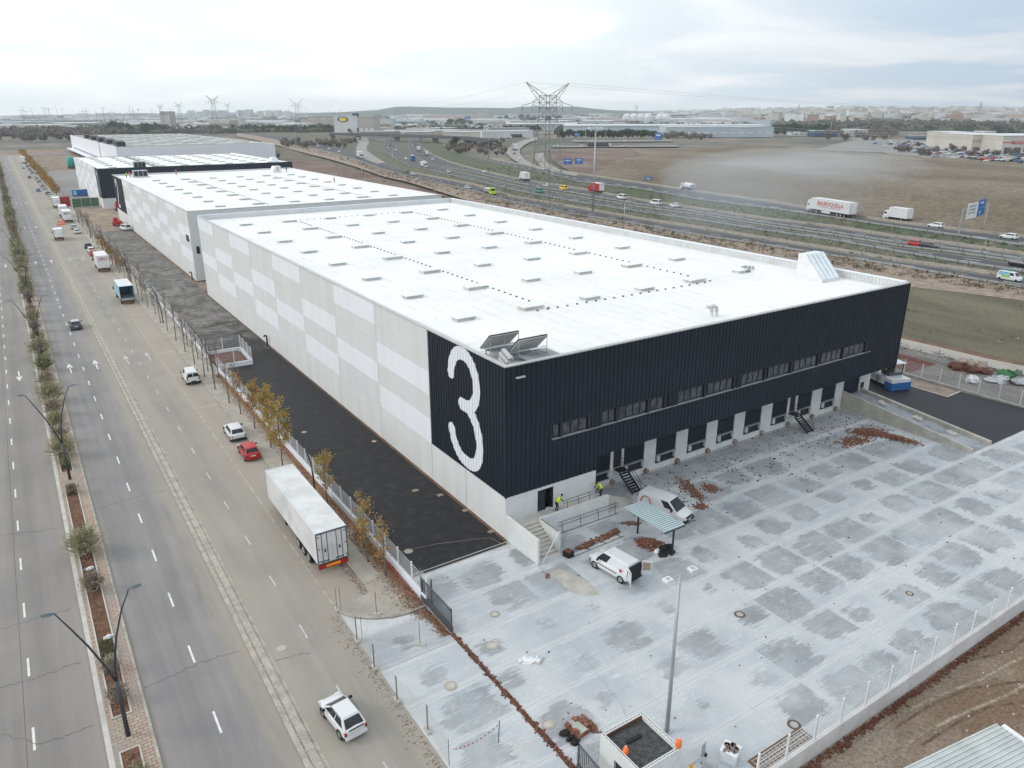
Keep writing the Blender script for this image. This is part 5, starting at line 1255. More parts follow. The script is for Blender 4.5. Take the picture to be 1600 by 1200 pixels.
# ------------------------------------------------------------------ motorway vehicles
def heading(l, x, y):
    best = min(range(len(l)-1), key=lambda i: hypot((l[i][0]+l[i+1][0])/2-x, (l[i][1]+l[i+1][1])/2-y))
    a, b_ = l[best], l[best+1]; return atan2(b_[1]-a[1], b_[0]-a[0])-pi/2
def hwcar(px_, py_, l, rev, col, label, kind='hatch', s=1.12):
    x, y, _ = G(px_, py_); far_car(label, x, y, heading(l, x, y)+(pi if rev else 0), col, None, kind, s)
hwcar(1577, 438, A_near, True, 'paint_white', 'white van with a blue and green side on the nearest slip road', 'van', 1.)
x, y, _ = G(1577, 438); o = COL.objects[-1] if False else None
hw_ = [(1450, 388, B_near, 1, 'paint_black', 'dark green car overlapping a red car on the motorway', 'hatch'), (1432, 384.5, B_near, 1, 'paint_red', 'red car half hidden behind a dark green car on the motorway', 'hatch'),
 (1594, 417, B_near, 1, 'paint_black', 'black car cut by the right edge of the photo on the motorway', 'estate'), (1462, 355.5, D_near, 0, 'paint_white', 'white estate car right of the small white truck on the far slip road', 'estate'),
 (1576, 373, D_near, 0, 'paint_white', 'white estate car beyond the motorway near the right edge', 'estate'), (1024, 320, C_near, 0, 'paint_white', 'white van following the smaller white car in the middle of the motorway', 'van'),
 (1054, 323.5, C_near, 0, 'paint_white', 'small white car right of a white van in the middle of the motorway', 'hatch'), (971, 311, C_near, 0, 'paint_white', 'plain white delivery van right of the red truck on the motorway', 'van'),
 (880, 296.5, C_near, 0, 'paint_yellow', 'yellow van left of the red truck on the motorway', 'van'), (843, 301, B_near, 1, 'paint_teal', 'green van seen through the foot of the big pylon', 'van'),
 (853, 291.5, C_near, 0, 'paint_white', 'white car between the white truck and the yellow van', 'hatch'), (731, 295, A_near, 1, 'paint_silver', 'pale car on the slip road just ahead of the yellow breakdown truck', 'hatch'),
 (703, 290, A_near, 1, 'paint_dgrey', 'dark car on the slip road behind two silver cars', 'hatch'), (645, 274, A_near, 1, 'paint_silver', 'silver car on the slip road, first of a close pair', 'hatch'), (636, 269.5, A_near, 1, 'paint_dgrey', 'dark car on the slip road, second of a close pair', 'hatch'),
 (530, 238, A_near, 1, 'paint_white', 'white car on the slip road nearest the white truck, first of three', 'hatch'), (514, 233.5, A_near, 1, 'paint_white', 'white car on the slip road, middle of three', 'hatch'), (497, 229, A_near, 1, 'paint_white', 'white car on the slip road, last of three', 'hatch'),
 (701, 270, B_near, 1, 'paint_silver', 'silver car on the motorway right of the small white truck', 'hatch'), (757, 270, C_near, 0, 'paint_white', 'white car alone on the far carriageway above the silver car', 'hatch'),
 (676, 250, C_near, 0, 'paint_white', 'white car below the dark tipper truck', 'hatch'), (634, 249, B_near, 1, 'paint_white', 'white car left of the blue truck', 'hatch'), (618, 235.5, B_near, 1, 'paint_white', 'white car on the curve right of the light mast', 'hatch'),
 (606, 232.5, B_near, 1, 'paint_silver', 'silver car on the curve left of the light mast', 'hatch'), (610, 228, B_near, 1, 'paint_dgrey', 'grey car farthest round the left motorway curve', 'hatch'), (645, 229, C_near, 0, 'paint_white', 'white car on the right curve under the bridge', 'hatch'),
 (649, 227, C_near, 0, 'paint_black', 'black car on the right curve under the bridge', 'hatch'), (641, 223.5, C_near, 0, 'paint_white', 'white car closest to the bridge', 'hatch'), (811.5, 250, D_near, 0, 'paint_white', 'white car on the loop road near the pylon', 'hatch'), (803.5, 241, D_near, 0, 'paint_dgrey', 'dark car following the box truck on the loop road', 'hatch')]
for a in hw_: hwcar(a[0], a[1], a[2], a[3], a[4], a[5], a[6])
def hwtruck(px_, py_, l, rev, label, L=8, H=3.6, col='paint_white', cabcol='paint_white', s=1.15, Wd=2.5):
    x, y, _ = G(px_, py_); rz = heading(l, x, y)+(pi if rev else 0); t = box_truck(label, 0, 0, L, Wd, H, col, None, 0, cabcol)
    off = Vector((-sin(rz)*-L/2*s, cos(rz)*-L/2*s)); place(t, (x+off.x, y+off.y, 0), rz, scale=s); return t
hwtruck(819, 282, C_near, 0, 'white box truck left of the yellow van on the motorway', 9, 3.9)
hwtruck(931, 301, C_near, 0, 'red truck behind the tall light pole on the motorway', 8.5, 3.9, 'paint_red', 'paint_red')
t = hwtruck(1401, 345, D_near, 0, 'small white box truck behind the long articulated lorry', 8, 3.7, s=1.2)
hwtruck(663, 262, B_near, 1, 'small white truck on the motorway right of the blue truck', 7.5, 3.6)
hwtruck(645, 252, B_near, 1, 'blue truck on the motorway curve', 8, 3.8, 'paint_blue', 'paint_blue')
hwtruck(666, 243, C_near, 0, 'dark tipper truck on the far carriageway', 9, 3.3, 'bark', 'paint_white')
hwtruck(654, 236, C_near, 0, 'grey truck behind the dark tipper truck', 9, 3.6, 'steel')
hwtruck(563, 247, A_near, 1, 'white articulated truck joining from the pale concrete slip road', 11, 4., s=1.3)
hwtruck(766, 303.5, A_near, 1, 'yellow breakdown truck with a flat back on the slip road', 7, 2.2, 'steel', 'lime')
hwtruck(804, 235, D_near, 0, 'box truck driving up the loop road', 9, 4.0, 'steel', s=1.5)
hwtruck(558, 221, A_near, 1, 'white truck parked on the pale concrete slip road under the bridge', 9, 3.6, s=1.3)
# tanker
x, y, _ = G(1074, 298); t = hwtruck(1074, 297.5, D_near, 0, 'white tanker truck on the far slip road by the blue sign', 8.5, 1.5, 'rubber')
q = MB(); q.tube([(0, .1, 2.15), (0, .3, 2.15), (0, 5.9, 2.15), (0, 6.2, 2.15)], [.7, 1.05, 1.05, .7], 12); q.build('tank', M['paint_white'], t, True)
# lettered articulated lorry
xa, ya, _ = G(1264, 330); xb, yb, _ = G(1331, 341.5); rz = atan2(ya-yb, xa-xb)-pi/2; L = hypot(xa-xb, ya-yb)/1.25
t = box_truck('long white articulated lorry with red lettering on its side', xb, yb, 16.5, 2.5, 3.95, 'paint_white', None, rz, cabh=3.4); t.scale = (L/16.5*1.25,)*3
me = text_mesh('BALIROQUILLA', 1.45, M['paint_red'], .01, .02); lettering('lettering', me, t, (-1.27, 7.2, 2.75), (0, -1, 0), (0, 0, 1))
MB().box(-1.272, -1.255, 3.2, 11.3, 1.85, 1.97).build('underline', M['paint_red'], t)
wheels(t, 1.23, (2.9, 4.2, 12.2), .48, .3, True); MB().box(-1.2, -1.0, 7.0, 10.2, .4, 1.0).build('side_skirt', M['paint_white'], t)
# blue and green panels of the near van
x, y, _ = G(1577, 438); rz = heading(A_near, x, y)+pi
for o in COL.objects:
    if o.get('label', '').startswith('white van with a blue'):
        for s in (-1, 1):
            MB().box(s*.93-.012, s*.93+.012, -2.1, .3, 1.15, 1.75).build('side_print', M['paint_lblue'], o); MB().box(s*.955-.012, s*.955+.012, -1.4, .3, .75, 1.13).build('side_print', M['paint_green'], o)
        MB().box(-.6, .6, -2.0, .2, 1.95, 1.965).build('roof_print', M['paint_lblue'], o)
# ------------------------------------------------------------------ street lamps
def lamp_head(b, p, d, L=.75, w=.2):
    "flat luminaire from p pointing along d"
    n = Vector((-d[1], d[0], 0)); vs = []
    for u, k, h in ((0, .3, .05), (.3, .9, .11), (.65, 1., .12), (.92, .7, .08), (1, .2, .04)):
        c = Vector(p)+Vector((d[0], d[1], .1))*u*L
        vs.append((c-n*w*k, c+n*w*k, c+Vector((0, 0, h)), c-Vector((0, 0, .02))))
    V = []; F = []
    for i, q in enumerate(vs): V += [q[0], q[2], q[1], q[3]]
    for i in range(len(vs)-1):
        for k in range(4): a = i*4+k; c = i*4+(k+1) % 4; F.append((a, a+4, c+4, c))
    b.add(V, F)
mat('lamp_paint', (.045, .052, .06), .45, .1, 2.); mat('lamp_shell', (.085, .12, .135), .35, .1, 2.)
def median_lamp():
    t = thing('street_lamp', 'x', 'street lamp', group='two armed street lamps along the planted median')
    MB().tube([(0, 0, 0), (0, 0, 4.05)], [.15, .10], 10).build('pole', M['lamp_paint'], t, True)
    q = MB(); q.tube([(-.02, 0, 4.0), (-.35, 0, 5.2), (-.95, 0, 6.9), (-1.6, 0, 8.4), (-2.15, 0, 9.6)], [.075, .07, .06, .05, .04], 7); q.build('arm', M['lamp_paint'], t, True)
    q = MB(); q.tube([(.02, 0, 4.0), (.12, 0, 5.3), (.45, 0, 6.9), (1.0, 0, 8.6), (1.55, 0, 9.75)], [.075, .07, .06, .05, .04], 7); q.build('arm', M['lamp_paint'], t, True)
    q = MB(); lamp_head(q, (-2.1, 0, 9.6), (-1, 0)); q.build('lamp_head', M['lamp_shell'], t)
    q = MB(); lamp_head(q, (1.5, 0, 9.75), (1, 0)); q.build('lamp_head', M['lamp_shell'], t); return t
ml = median_lamp(); first = True
for i, y in enumerate(LAMPS[1:]):
    o = ml if first else copy_tree(ml); first = False
    place(o, (-31.1, y, .14), 0, f'dark two armed street lamp on the median, {ORD[i]} from the bottom of the photo')
def side_lamp():
    t = thing('street_lamp', 'x', 'street lamp', group='curved street lamps along the pavement')
    q = MB(); q.tube([(0, 0, 0), (0, 0, 2), (-.1, 0, 3.4), (-.5, 0, 5.3), (-1.1, 0, 7.0), (-1.95, 0, 8.45)], [.10, .09, .08, .07, .055, .04], 8); q.build('pole', M['lamp_paint'], t, True)
    q = MB(); lamp_head(q, (-1.9, 0, 8.45), (-1, 0), .7); q.build('lamp_head', M['lamp_shell'], t); return t
sl = side_lamp()
for i, y in enumerate((17., 56, 94.5, 134, 172, 212, 252, 292, 332)):
    o = sl if i == 0 else copy_tree(sl); place(o, (-11.3 if i == 0 else -11.9, y, .15), 0, f'curved dark street lamp on the pavement, {ORD[i]} from the white trailer up the street')
# ------------------------------------------------------------------ trees
def ribbon(b, p, q, w, mi=0):
    d = q-p; s = d.cross(Vector((random.uniform(-1, 1), random.uniform(-1, 1), random.uniform(-.3, 1)))); 
    if s.length < 1e-6: return
    s = s.normalized()*w; b.add([p-s, p+s, q+s*.35, q-s*.35], [(0, 1, 2, 3)], mi)
def leaf(b, p, s, mi=0):
    a = Vector((random.gauss(0, 1), random.gauss(0, 1), random.gauss(0, 1))).normalized()*s
    c = a.cross(Vector((random.gauss(0, 1), random.gauss(0, 1), random.gauss(0, 1)))).normalized()*s*.8
    b.add([p-a, p-c*.6, p+a, p+c*.6], [(0, 1, 2, 3)], mi)
def sapling_meshes(seed, H, nb, leaves, spread=1.0, lsz=.105, upright=.75):
    random.seed(seed); tr = MB(); br = MB(); lf = MB()
    x = y = 0; pts = [(0, 0, 0)]
    for k in range(1, 7): x += random.uniform(-.06, .06); y += random.uniform(-.06, .06); pts.append((x, y, H*.9*k/6))
    tr.tube(pts, [.075, .07, .06, .05, .04, .03, .015], 7)
    for k in range(nb):
        h = H*random.uniform(.26, .88); a = random.uniform(0, 2*pi); i = min(int(h/(H*.9)*6), 5); u = h/(H*.9)*6-i
        p = Vector(pts[i]).lerp(Vector(pts[i+1]), u); L = spread*random.uniform(.6, 1.25)*(1.25-h/H*.7); d = Vector((cos(a), sin(a), random.uniform(.5, 1.3)*upright*1.4)).normalized()
        q = p+d*L*.5; e = q+(d+Vector((0, 0, .35))).normalized()*L*.6
        br.tube([p, q, e], [.022, .015, .007], 3, cap=False); tips = [q, e]
        for j in range(6):
            s = p.lerp(e, random.uniform(.3, 1)); g = s+(d+Vector((random.uniform(-1, 1), random.uniform(-1, 1), random.uniform(-.2, 1)))).normalized()*L*random.uniform(.25, .5)
            ribbon(br, s, g, .008); tips.append(g)
            for _ in range(2): ribbon(br, s.lerp(g, .5), s.lerp(g, .5)+Vector((random.uniform(-1, 1), random.uniform(-1, 1), random.uniform(0, 1)))*.22, .006)
        for j in range(int(leaves/nb)):
            c = random.choice(tips)+Vector((random.gauss(0, .17), random.gauss(0, .17), random.gauss(0, .17))); leaf(lf, c, lsz*random.uniform(.6, 1.3), 1 if random.random() < .35 else 0)
    return tr, br, lf
def street_tree(label, x, y, seed, H, leaves, kind='gold', s=1., nb=26, spread=1.):
    t = thing('street_tree', label, 'tree', (x, y, .15), random.uniform(0, 6)); tr, br, lf = sapling_meshes(seed, H, nb, leaves, spread)
    tr.build('trunk', M['bark_pale'], t, True)
    c = br.build('crown', M['twig'], t)
    if lf.v: lf.build('foliage', [M['leaf_gold' if kind == 'gold' else 'leaf_rust'], M['leaf_rust' if kind == 'gold' else 'leaf_gold']], c)
    t.scale = (s,)*3; return t
street_tree('slender tree with rust and yellow leaves, nearest the dark sliding gate', -11.2, .6, 11, 5.6, 450, 'rust', nb=20, spread=.8)
street_tree('thin tree with orange brown leaves beside the back of the white trailer', -11.0, 5.2, 12, 5.4, 600, 'gold', spread=.9)
street_tree('small thin tree with red yellow leaves low beside the trailer doors', -11.6, 3.2, 21, 3.6, 320, 'rust', nb=14, spread=.6)
street_tree('tall yellow leaved tree beside the middle of the white trailer', -11.2, 13.6, 13, 6.2, 1000, 'gold')
street_tree('large golden tree beside the front of the white trailer, right of the lamp', -12.0, 25., 14, 7.8, 2600, 'gold', nb=34, spread=1.35)
street_tree('large golden brown tree between the red car and the white fence', -11.6, 30.5, 15, 7.6, 2300, 'gold', nb=34, spread=1.3)
street_tree('golden brown tree beside the white estate car', -11.6, 37., 16, 6.6, 1500, 'rust', nb=30, spread=1.1)
street_tree('sparse tree with the last brown leaves just past the white estate car', -11.8, 42.5, 17, 5.8, 500, 'rust')
bare = []
for v in range(4):
    t = thing('street_tree', 'x', 'tree'); tr, br, lf = sapling_meshes(30+v, 5.6+.4*v, 30, 30 if v < 2 else 0, .95); tr.build('trunk', M['bark_pale'], t, True); c = br.build('crown', M['twig'], t)
    bare.append(t)
ys = [47.3, 53.6, 59.8, 66.5, 74, 81.2, 88.5, 95, 101.5, 108.5, 115, 121.5, 128, 134.5, 141, 147.5, 154, 160.5, 167, 174, 181, 188, 195, 203, 211, 219, 228, 237, 246]
for i, y in enumerate(ys):
    src = bare[i % 4]; o = src if i < 4 else copy_tree(src)
    rel = 'past the white estate car' 
    place(o, (-12.2+random.uniform(-.2, .2), y, .15), random.uniform(0, 6), f'bare young street tree, {ORD[i]} of the leafless row beyond the golden trees', random.uniform(.85, 1.15), 'bare young trees along the pavement')
for i in range(30):
    o = copy_tree(bare[i % 4]); place(o, (-11.0+random.uniform(-.4, .6), 50+i*6.6+random.uniform(-2, 2), .1), random.uniform(0, 6), f'thin bare tree close to the fence, {ORD[i]} from the camera end of its row', random.uniform(.75, 1.05), 'bare trees close to the fence')
# golden avenue far up the street
def crown_mesh(seed, n, rx, rz, z0, mats, lsz, sticks=0, hollow=.35):
    random.seed(seed); b = MB()
    lob = [(Vector((random.gauss(0, rx*.42), random.gauss(0, rx*.42), z0+rz+random.uniform(-.55, .6)*rz)), rx*random.uniform(.35, .62)) for _ in range(9)]
    for k in range(n):
        c, r = random.choice(lob); d = Vector((random.gauss(0, 1), random.gauss(0, 1), random.gauss(0, 1))).normalized(); p = c+d*r*random.uniform(.5, 1.05)
        leaf(b, p, lsz*random.uniform(.6, 1.3), random.randrange(len(mats)))
    return b.mesh('crown', [M[q] for q in mats])
gm = [crown_mesh(50+i, 420, 1.9, 2.3, 1.6, ['leaf_far_gold', 'leaf_gold', 'leaf_rust'], .30) for i in range(3)]
tm = MB().tube([(0, 0, 0), (.05, 0, 2.2), (0, .05, 5)], [.14, .1, .04], 5).mesh('trunk', [M['bark']])
def simple_tree(name, label, cat, x, y, cm, s=1., z=0, group=None, trunk=True, sz=None):
    o = link(name, None, None, (x, y, z), random.uniform(0, 6), label=label, category=cat, group=group)
    link('crown', cm, o)
    if trunk: link('trunk', tm, o)
    o.scale = (s, s, s*(sz or 1)); return o
for i in range(52):
    simple_tree('street_tree', f'golden autumn tree in the avenue by the parked queue, {ORD[i]} from its near end', 'tree', -11.9+random.uniform(-.6, .6), 352+i*8.2, gm[i % 3], random.uniform(.85, 1.1), group='golden avenue trees up the street')
for i in range(5): simple_tree('street_tree', f'rust brown tree among the bare ones, {ORD[i]} from the red parked car', 'tree', -11.6, 150+i*9.5, gm[i % 3], .62+.05*(i % 2))
# median shrubs: feathery olive tamarisks and low green clumps
def feather(seed, R, H, n, mats):
    random.seed(seed); b = MB()
    for k in range(n):
        a = random.uniform(0, 2*pi); el = random.uniform(.12, 1.45); L = R*random.uniform(.55, 1.1)
        p = Vector((0, 0, H*random.uniform(.05, .45))); d = Vector((cos(a)*cos(el), sin(a)*cos(el), sin(el)))
        q = p+d*L*.55; e = q+(d+Vector((random.uniform(-.3, .3), random.uniform(-.3, .3), .25))).normalized()*L*.5
        mi = 0 if random.random() < .7 else 1
        ribbon(b, p, q, .018, mi); ribbon(b, q, e, .024, mi)
        for _ in range(4):
            s = p.lerp(e, random.uniform(.45, 1)); ribbon(b, s, s+Vector((random.gauss(0, .16), random.gauss(0, .16), random.gauss(.06, .13)))*1.25, .022, mi)
    return b.mesh('crown', [M[q] for q in mats])
fe = [feather(60, 1.75, 1.9, 420, ['leaf_olive', 'leaf_drab']), feather(61, 1.35, 1.9, 300, ['leaf_drab', 'twig']), feather(62, 1.1, 1.7, 240, ['twig', 'leaf_drab']), feather(63, 1.6, 1.9, 380, ['leaf_olive', 'leaf_green'])]
tm2 = MB().tube([(0, 0, 0), (.03, 0, 1.0)], [.06, .04], 5).mesh('trunk', [M['bark']])
def shrub(label, y, k, s=1., x=-31.2):
    o = link('median_shrub', None, None, (x, y, .15), random.uniform(0, 6), label=label, category='shrub', group='shrubs in the median planters'); link('crown', fe[k], o); link('trunk', tm2, o); o.scale = (s, s, s)
sh = [(-10.9, 3, .7), (-2.9, 2, .75), (.4, 1, .62), (11.3, 2, .95), (17.5, 0, 1.08), (30.5, 1, .6), (37.5, 3, .5), (40.6, 0, 1.05), (45.5, 1, 1.), (51, 0, .8), (55.3, 1, 1.1), (60.5, 0, 1.2), (68, 1, 1.15), (75.5, 3, 1.1), (84.5, 0, 1.25), (93, 3, .9), (101, 2, 1.05), (108.5, 0, 1.0), (115, 2, 1.1), (127, 1, 1.2)]
random.seed(5)
for i, (y, k, s) in enumerate(sh): shrub(f"{['olive green', 'drab olive', 'leafless brown', 'deep olive'][k]} feathery shrub in the median planters, {ORD[i]} from the bottom of the photo", y, k, s)
y = 133; cn = 0
while y < 640:
    k = random.randrange(4); cn += 1; o = shrub(f"{['olive green', 'drab olive', 'leafless brown', 'deep olive'][k]} shrub in the dense far median planting, {ORD[cn-1]} of that stretch", y, k, random.uniform(1.05, 1.4)); y += random.uniform(4.2, 6.5) if y < 320 else random.uniform(7, 10)
def clump_mesh(seed):
    random.seed(seed); b = MB()
    for k in range(520): leaf(b, Vector((random.uniform(-.42, .42), random.uniform(-.85, .85), random.uniform(0, .45)**1)), .055, 0)
    return b.mesh('hedge_clump', [M['leaf_green']])
cl = [clump_mesh(70), clump_mesh(71)]
for i, y in enumerate((-11.0, 1.6, 3.0, 13.4, 30.7, 37.6, 63.9, 66.0)):
    link('hedge_clump', cl[i % 2], None, (-31.2, y, .17), label=f'low dark green hedge clump in the median planter, {ORD[i]} from the bottom', category='hedge', group='hedge clumps in the median planters')
b = MB(); random.seed(8)
for (a, c) in PL[:4]:
    for k in range(int((c-a)*38)): leaf(b, Vector((random.uniform(-31.66, -30.74), random.uniform(a+.1, c-.1), .19+random.uniform(0, .05))), .06, random.randrange(2))
b.build('leaf_litter', [M['litter'], M['leaf_rust']], None, kind='stuff', label='fallen brown leaves in the median planters', category='leaves')
# plastic bags in the planter
for i, (x, y) in enumerate(((-31.0, 4.2), (-31.2, 14.6))):
    t = MB(); random.seed(80+i); t.blob((0, 0, .12), .3, .22, .12, 0, 9, 6, .35); t.blob((.2, .1, .08), .18, .15, .09, 0, 7, 5, .4)
    t.build('plastic_bag', M['plastic_film'], None, loc=(x, y, .18), label=['crumpled white plastic bag in the planter, the one nearer the camera', 'crumpled white plastic bag in the planter below the big olive shrub'][i], category='bag')
# fallen leaves by the fence and gate
b = MB(); random.seed(9)
for k in range(15000):
    y = random.uniform(-8.6, 60) if k % 3 else random.uniform(-8.6, 8); x = random.choice((random.gauss(-10.75, .28), random.uniform(-11.6, -10.2)))
    if y < 1: x = -10.3-abs(random.gauss(0, .7))*(1 if y > -6 else .45)
    elif y > 24 and random.random() < .35: continue
    z = .16 if (y > .35) else (.14 if x > -13 and y > -4.6 else .012)
    if y > .35 and x > -9.95 : continue
    leaf(b, Vector((x, y, z+random.uniform(0, .04))), random.uniform(.04, .09), random.randrange(3))
for k in range(500): leaf(b, Vector((random.uniform(-13.6, -13.0)-abs(random.gauss(0, .2)), random.uniform(-1, 6), .03)), .06, random.randrange(3))
b.build('fallen_leaves', [M['litter'], M['leaf_rust'], M['brick_red']], None, kind='stuff', label='red brown fallen leaves heaped along the white fence and gate', category='leaves')
rect('leaf_bed', -10.75, -10.2, .4, 60, .156, 'litter')
# ------------------------------------------------------------------ broken brick debris in the yard
def debris(name, n, fn, s0, s1, label, zmax=.06, mats=('brick_red', 'dirt_brown', 'sand'), seed=1):
    random.seed(seed); b = MB()
    for k in range(n):
        p = fn()
        if p is None: continue
        x, y, h = p; s = random.uniform(s0, s1); a = random.uniform(0, pi)
        b.obox((x, y), (cos(a), sin(a)), (-sin(a), cos(a)), s*random.uniform(1, 2.2), s, h, h+s*random.uniform(.4, .9), random.choices(range(len(mats)), [6, 2, 1][:len(mats)])[0])
    return b.build(name, [M[q] for q in mats], None, kind='stuff', label=label, category='rubble')
def heap(cx, cy, rx, ry, rot=0, hh=.3):
    def f():
        u, v = random.gauss(0, .42), random.gauss(0, .42); x = u*rx; y = v*ry
        return cx+x*cos(rot)-y*sin(rot), cy+x*sin(rot)+y*cos(rot), max(0, hh*(1-(u*u+v*v)*1.2))*random.random()
    return f
h1, h2 = heap(48.2, -3.8, 2.2, 1.3, -.7, .35), heap(49.3, -6.6, .9, 2.2, .25, .3)
debris('brick_rubble', 1700, lambda: h1() if random.random() < .6 else h2(), .035, .15, 'heap of broken red bricks spread on the yard near the far dock doors', seed=2)
h3 = heap(44.3, -4.2, 2.6, 1.4, 0, .1)
debris('brick_rubble', 260, h3, .06, .14, 'thin spread of brick fragments left of the big red brick heap', seed=3)
h4, h5, h6 = heap(20.4, -2.2, .9, 2.8, -.35, .12), heap(22.2, -3.2, .8, 1.0, 0, .1), heap(18.6, -5.3, .7, .7, 0, .12)
debris('brick_rubble', 600, lambda: random.choice((h4, h4, h5, h6))(), .035, .14, 'trail of broken bricks on the yard behind the larger white van', seed=4)
def wide():
    x = random.uniform(16, 52); y = random.gauss(-1.5, 2.6)
    return (x, min(y, 2.7), 0) if y > -12 else None
debris('yard_litter', 520, wide, .03, .12, 'dark scraps of mud and brick scattered along the dock front', mats=('dirt_brown', 'rubber', 'brick_red'), seed=5)
def sparse(): return (random.uniform(-9, 60), random.uniform(-29, 0), 0)
debris('yard_litter', 130, sparse, .04, .08, 'tiny dark crumbs scattered over the whole concrete yard', mats=('dirt_brown', 'rubber', 'brick_red'), seed=6)
def strip_(): u = random.random(); return (4.3+4.8*u+random.uniform(-.1, .1), -4.75+.3*u+random.gauss(0, .13), abs(random.gauss(0, .09)))
debris('brick_rubble', 600, strip_, .06, .15, 'long low strip of broken orange bricks beside the lying railing', seed=7)
debris('brick_rubble', 420, heap(9.9, -7.6, .9, 1.3, .4, .45), .07, .16, 'heap of broken bricks under the shelter', seed=8)
debris('brick_rubble', 130, heap(10.9, -3.9, .35, 1.0, .9, .06), .05, .12, 'small scatter of bricks behind the shelter post', seed=10)
debris('mud_crumbs', 900, lambda: (-10.13+random.gauss(0, .10), random.uniform(-27, -8.6), .0), .03, .10, 'line of red earth crumbs across the gate opening', mats=('dirt_red', 'dirt_brown', 'brick_red'), seed=11)
debris('mud_crumbs', 1500, lambda: (random.uniform(-3, 40), -29.72-abs(random.gauss(0, .18)), -.75), .05, .14, 'dark red clods along the outer foot of the yard wall', mats=('dirt_red', 'dirt_brown', 'dirt_red'), seed=12)
debris('stones', 500, lambda: (random.uniform(-3, 45), random.uniform(-50, -30.5), -.75), .03, .10, 'pale stones and scraps on the bare earth outside the yard', mats=('sand', 'concrete_light', 'track'), seed=13)
debris('kerb_rubble', 700, lambda: (-16.3-abs(random.gauss(0, .4)), random.uniform(-24, -2), .0), .02, .07, 'gravel crumbs along the road edge of the gate apron', mats=('sand', 'concrete', 'track'), seed=14)
for i in range(2):
    S('worn_paving', MB().prism([(.15, -6.4), (.1, -9.5), (.8, -10.4), (1.7, -10.9), (2.0, -10.2), (1.9, -8.4), (1.2, -6.2)] if i == 0 else [(9.2, -5.8), (10.4, -6.2), (10.3, -8.4), (9.0, -8.2)], -.02, .008+.002*i), M['concrete' if i == 0 else 'ramp_concrete'])
def film(label, x, y, pts, seed, m_='plastic_film', h=.16, name='plastic_sheet'):
    random.seed(seed); b = MB()
    for (u, v, r) in pts: b.blob((u, v, h*.4), r, r*random.uniform(.6, 1), h*random.uniform(.6, 1.2), 0, 9, 6, .35)
    return b.build(name, M[m_], None, loc=(x, y, 0), label=label, category='sheet')
film('black plastic sheet bundle beside the bricks under the shelter', 10.2, -9.1, [(0, 0, .7), (.6, .2, .5), (-.5, -.4, .45), (.3, -.5, .4)], 1, 'rubber', .3)
film('crumpled white plastic wrapping on the yard left of the floodlight mast', -7.2, -13.9, [(0, 0, .42), (-.4, .1, .25), (.3, -.2, .3)], 2)
film('white bag on the black plastic under the shelter', 9.6, -8.9, [(0, 0, .28)], 3, 'kerb_white', .3, 'bag')
film('black plastic beside the tile pallet near the gatehouse', -9.0, -20.6, [(0, 0, .35), (0, -.5, .3), (.1, -.9, .28)], 4, 'rubber', .25)
t = thing('tile_crate', 'small crate with a shiny panel lying on the yard beside the white wrapping', 'crate', (-6.6, -14.3, 0), .5)
MB().box(-.4, .4, -.3, .3, 0, .1).build('tray', M['concrete_light'], t); MB().box(-.28, .28, -.18, .18, .1, .13).build('panel', M['sign_white'], t); MB().box(.05, .2, -.1, .05, .13, .2).build('block', M['paint_lblue'], t)
t = thing('pallet', 'low pallet with a green board and orange bricks on top near the gatehouse', 'pallet', (-8.2, -20.75, 0), .12)
MB().box(-.45, .5, -.65, .65, .12, .34).build('load', M['brick_red'], t); mat('board', (.36, .40, .35), .8, .1, 2.); MB().box(-.3, .3, -.6, .6, .34, .38).build('board', M['board'], t)
for k in range(5): MB().box(-.55, .55, -.62+.27*k, -.5+.27*k, 0, .11).build('slat', M['sand'], t)
for (x, y) in ((-.38, .4), (.2, .45), (.42, .1), (.42, -.3), (-.36, -.3)): MB().box(x-.1, x+.1, y-.16, y+.16, .38, .5).build('brick', M['brick_red'], t)
debris('brick_rubble', 160, heap(-7.4, -20.7, .35, .9, 0, .2), .06, .13, 'broken bricks spilling off the right of the pallet', seed=15)
t = thing('crate', 'small dark crate at the end of the lying railing by the steps', 'crate', (3.0, -5.1, 0), .2); MB().box(-.35, .35, -.35, .35, 0, .45).build('box', M['rubber'], t); MB().box(-.3, .3, -.3, .3, .45, .52).build('top', M['dirt_red'], t)
t = thing('grate', 'steel reinforcement mesh lying inside the front yard wall', 'steel mesh', (.8, -28.6, .05))
for k in range(14): MB().box(-2+.33*k-.02, -2+.33*k+.02, -.45, .45, 0, .03).build('bar', M['concrete_light'], t)
for k in range(4): MB().box(-2.1, 2.4, -.4+.27*k-.02, -.4+.27*k+.02, .03, .06).build('bar', M['concrete_light'], t)
MB().box(-2.2, 2.5, -.6, .6, -.04, -.01).build('soil', M['dirt_brown'], t)
t = thing('planks', 'broken orange planks lying near the steps at the yard', 'planks', (-.15, -6.6, 0), .9)
for k in range(3): MB().box(-.35, .35, -.1+.12*k, 0+.12*k, .0, .05).build('plank', M['brick_red'], t)
for i, (x, y, r_) in enumerate(((8.9, -18.5, .42), (3.2, -27.7, .42), (-9.4, -19.4, .4), (-6.4, -8.4, .4), (-8.4, -11.3, .45), (-8.0, 3.0, .38), (-1.2, 26, .4), (-7, 33, .4), (-20.9, -3.4, .4), (-12.8, -13.2, .45), (22, -24, .3), (30., -9, .3))):
    S('manhole_cover', MB().tube([(0, 0, 0), (0, 0, .014)], r_, 16), M['kerb' if i in (2, 3, 4, 5, 8, 9) else 'dirt_brown'], loc=(x, y, .004 if x < 0 else .0)); S('manhole_ring', MB().tube([(0, 0, 0), (0, 0, .018)], r_*.62, 14), M['steel'] if i < 2 else M['concrete'], loc=(x, y, .004))
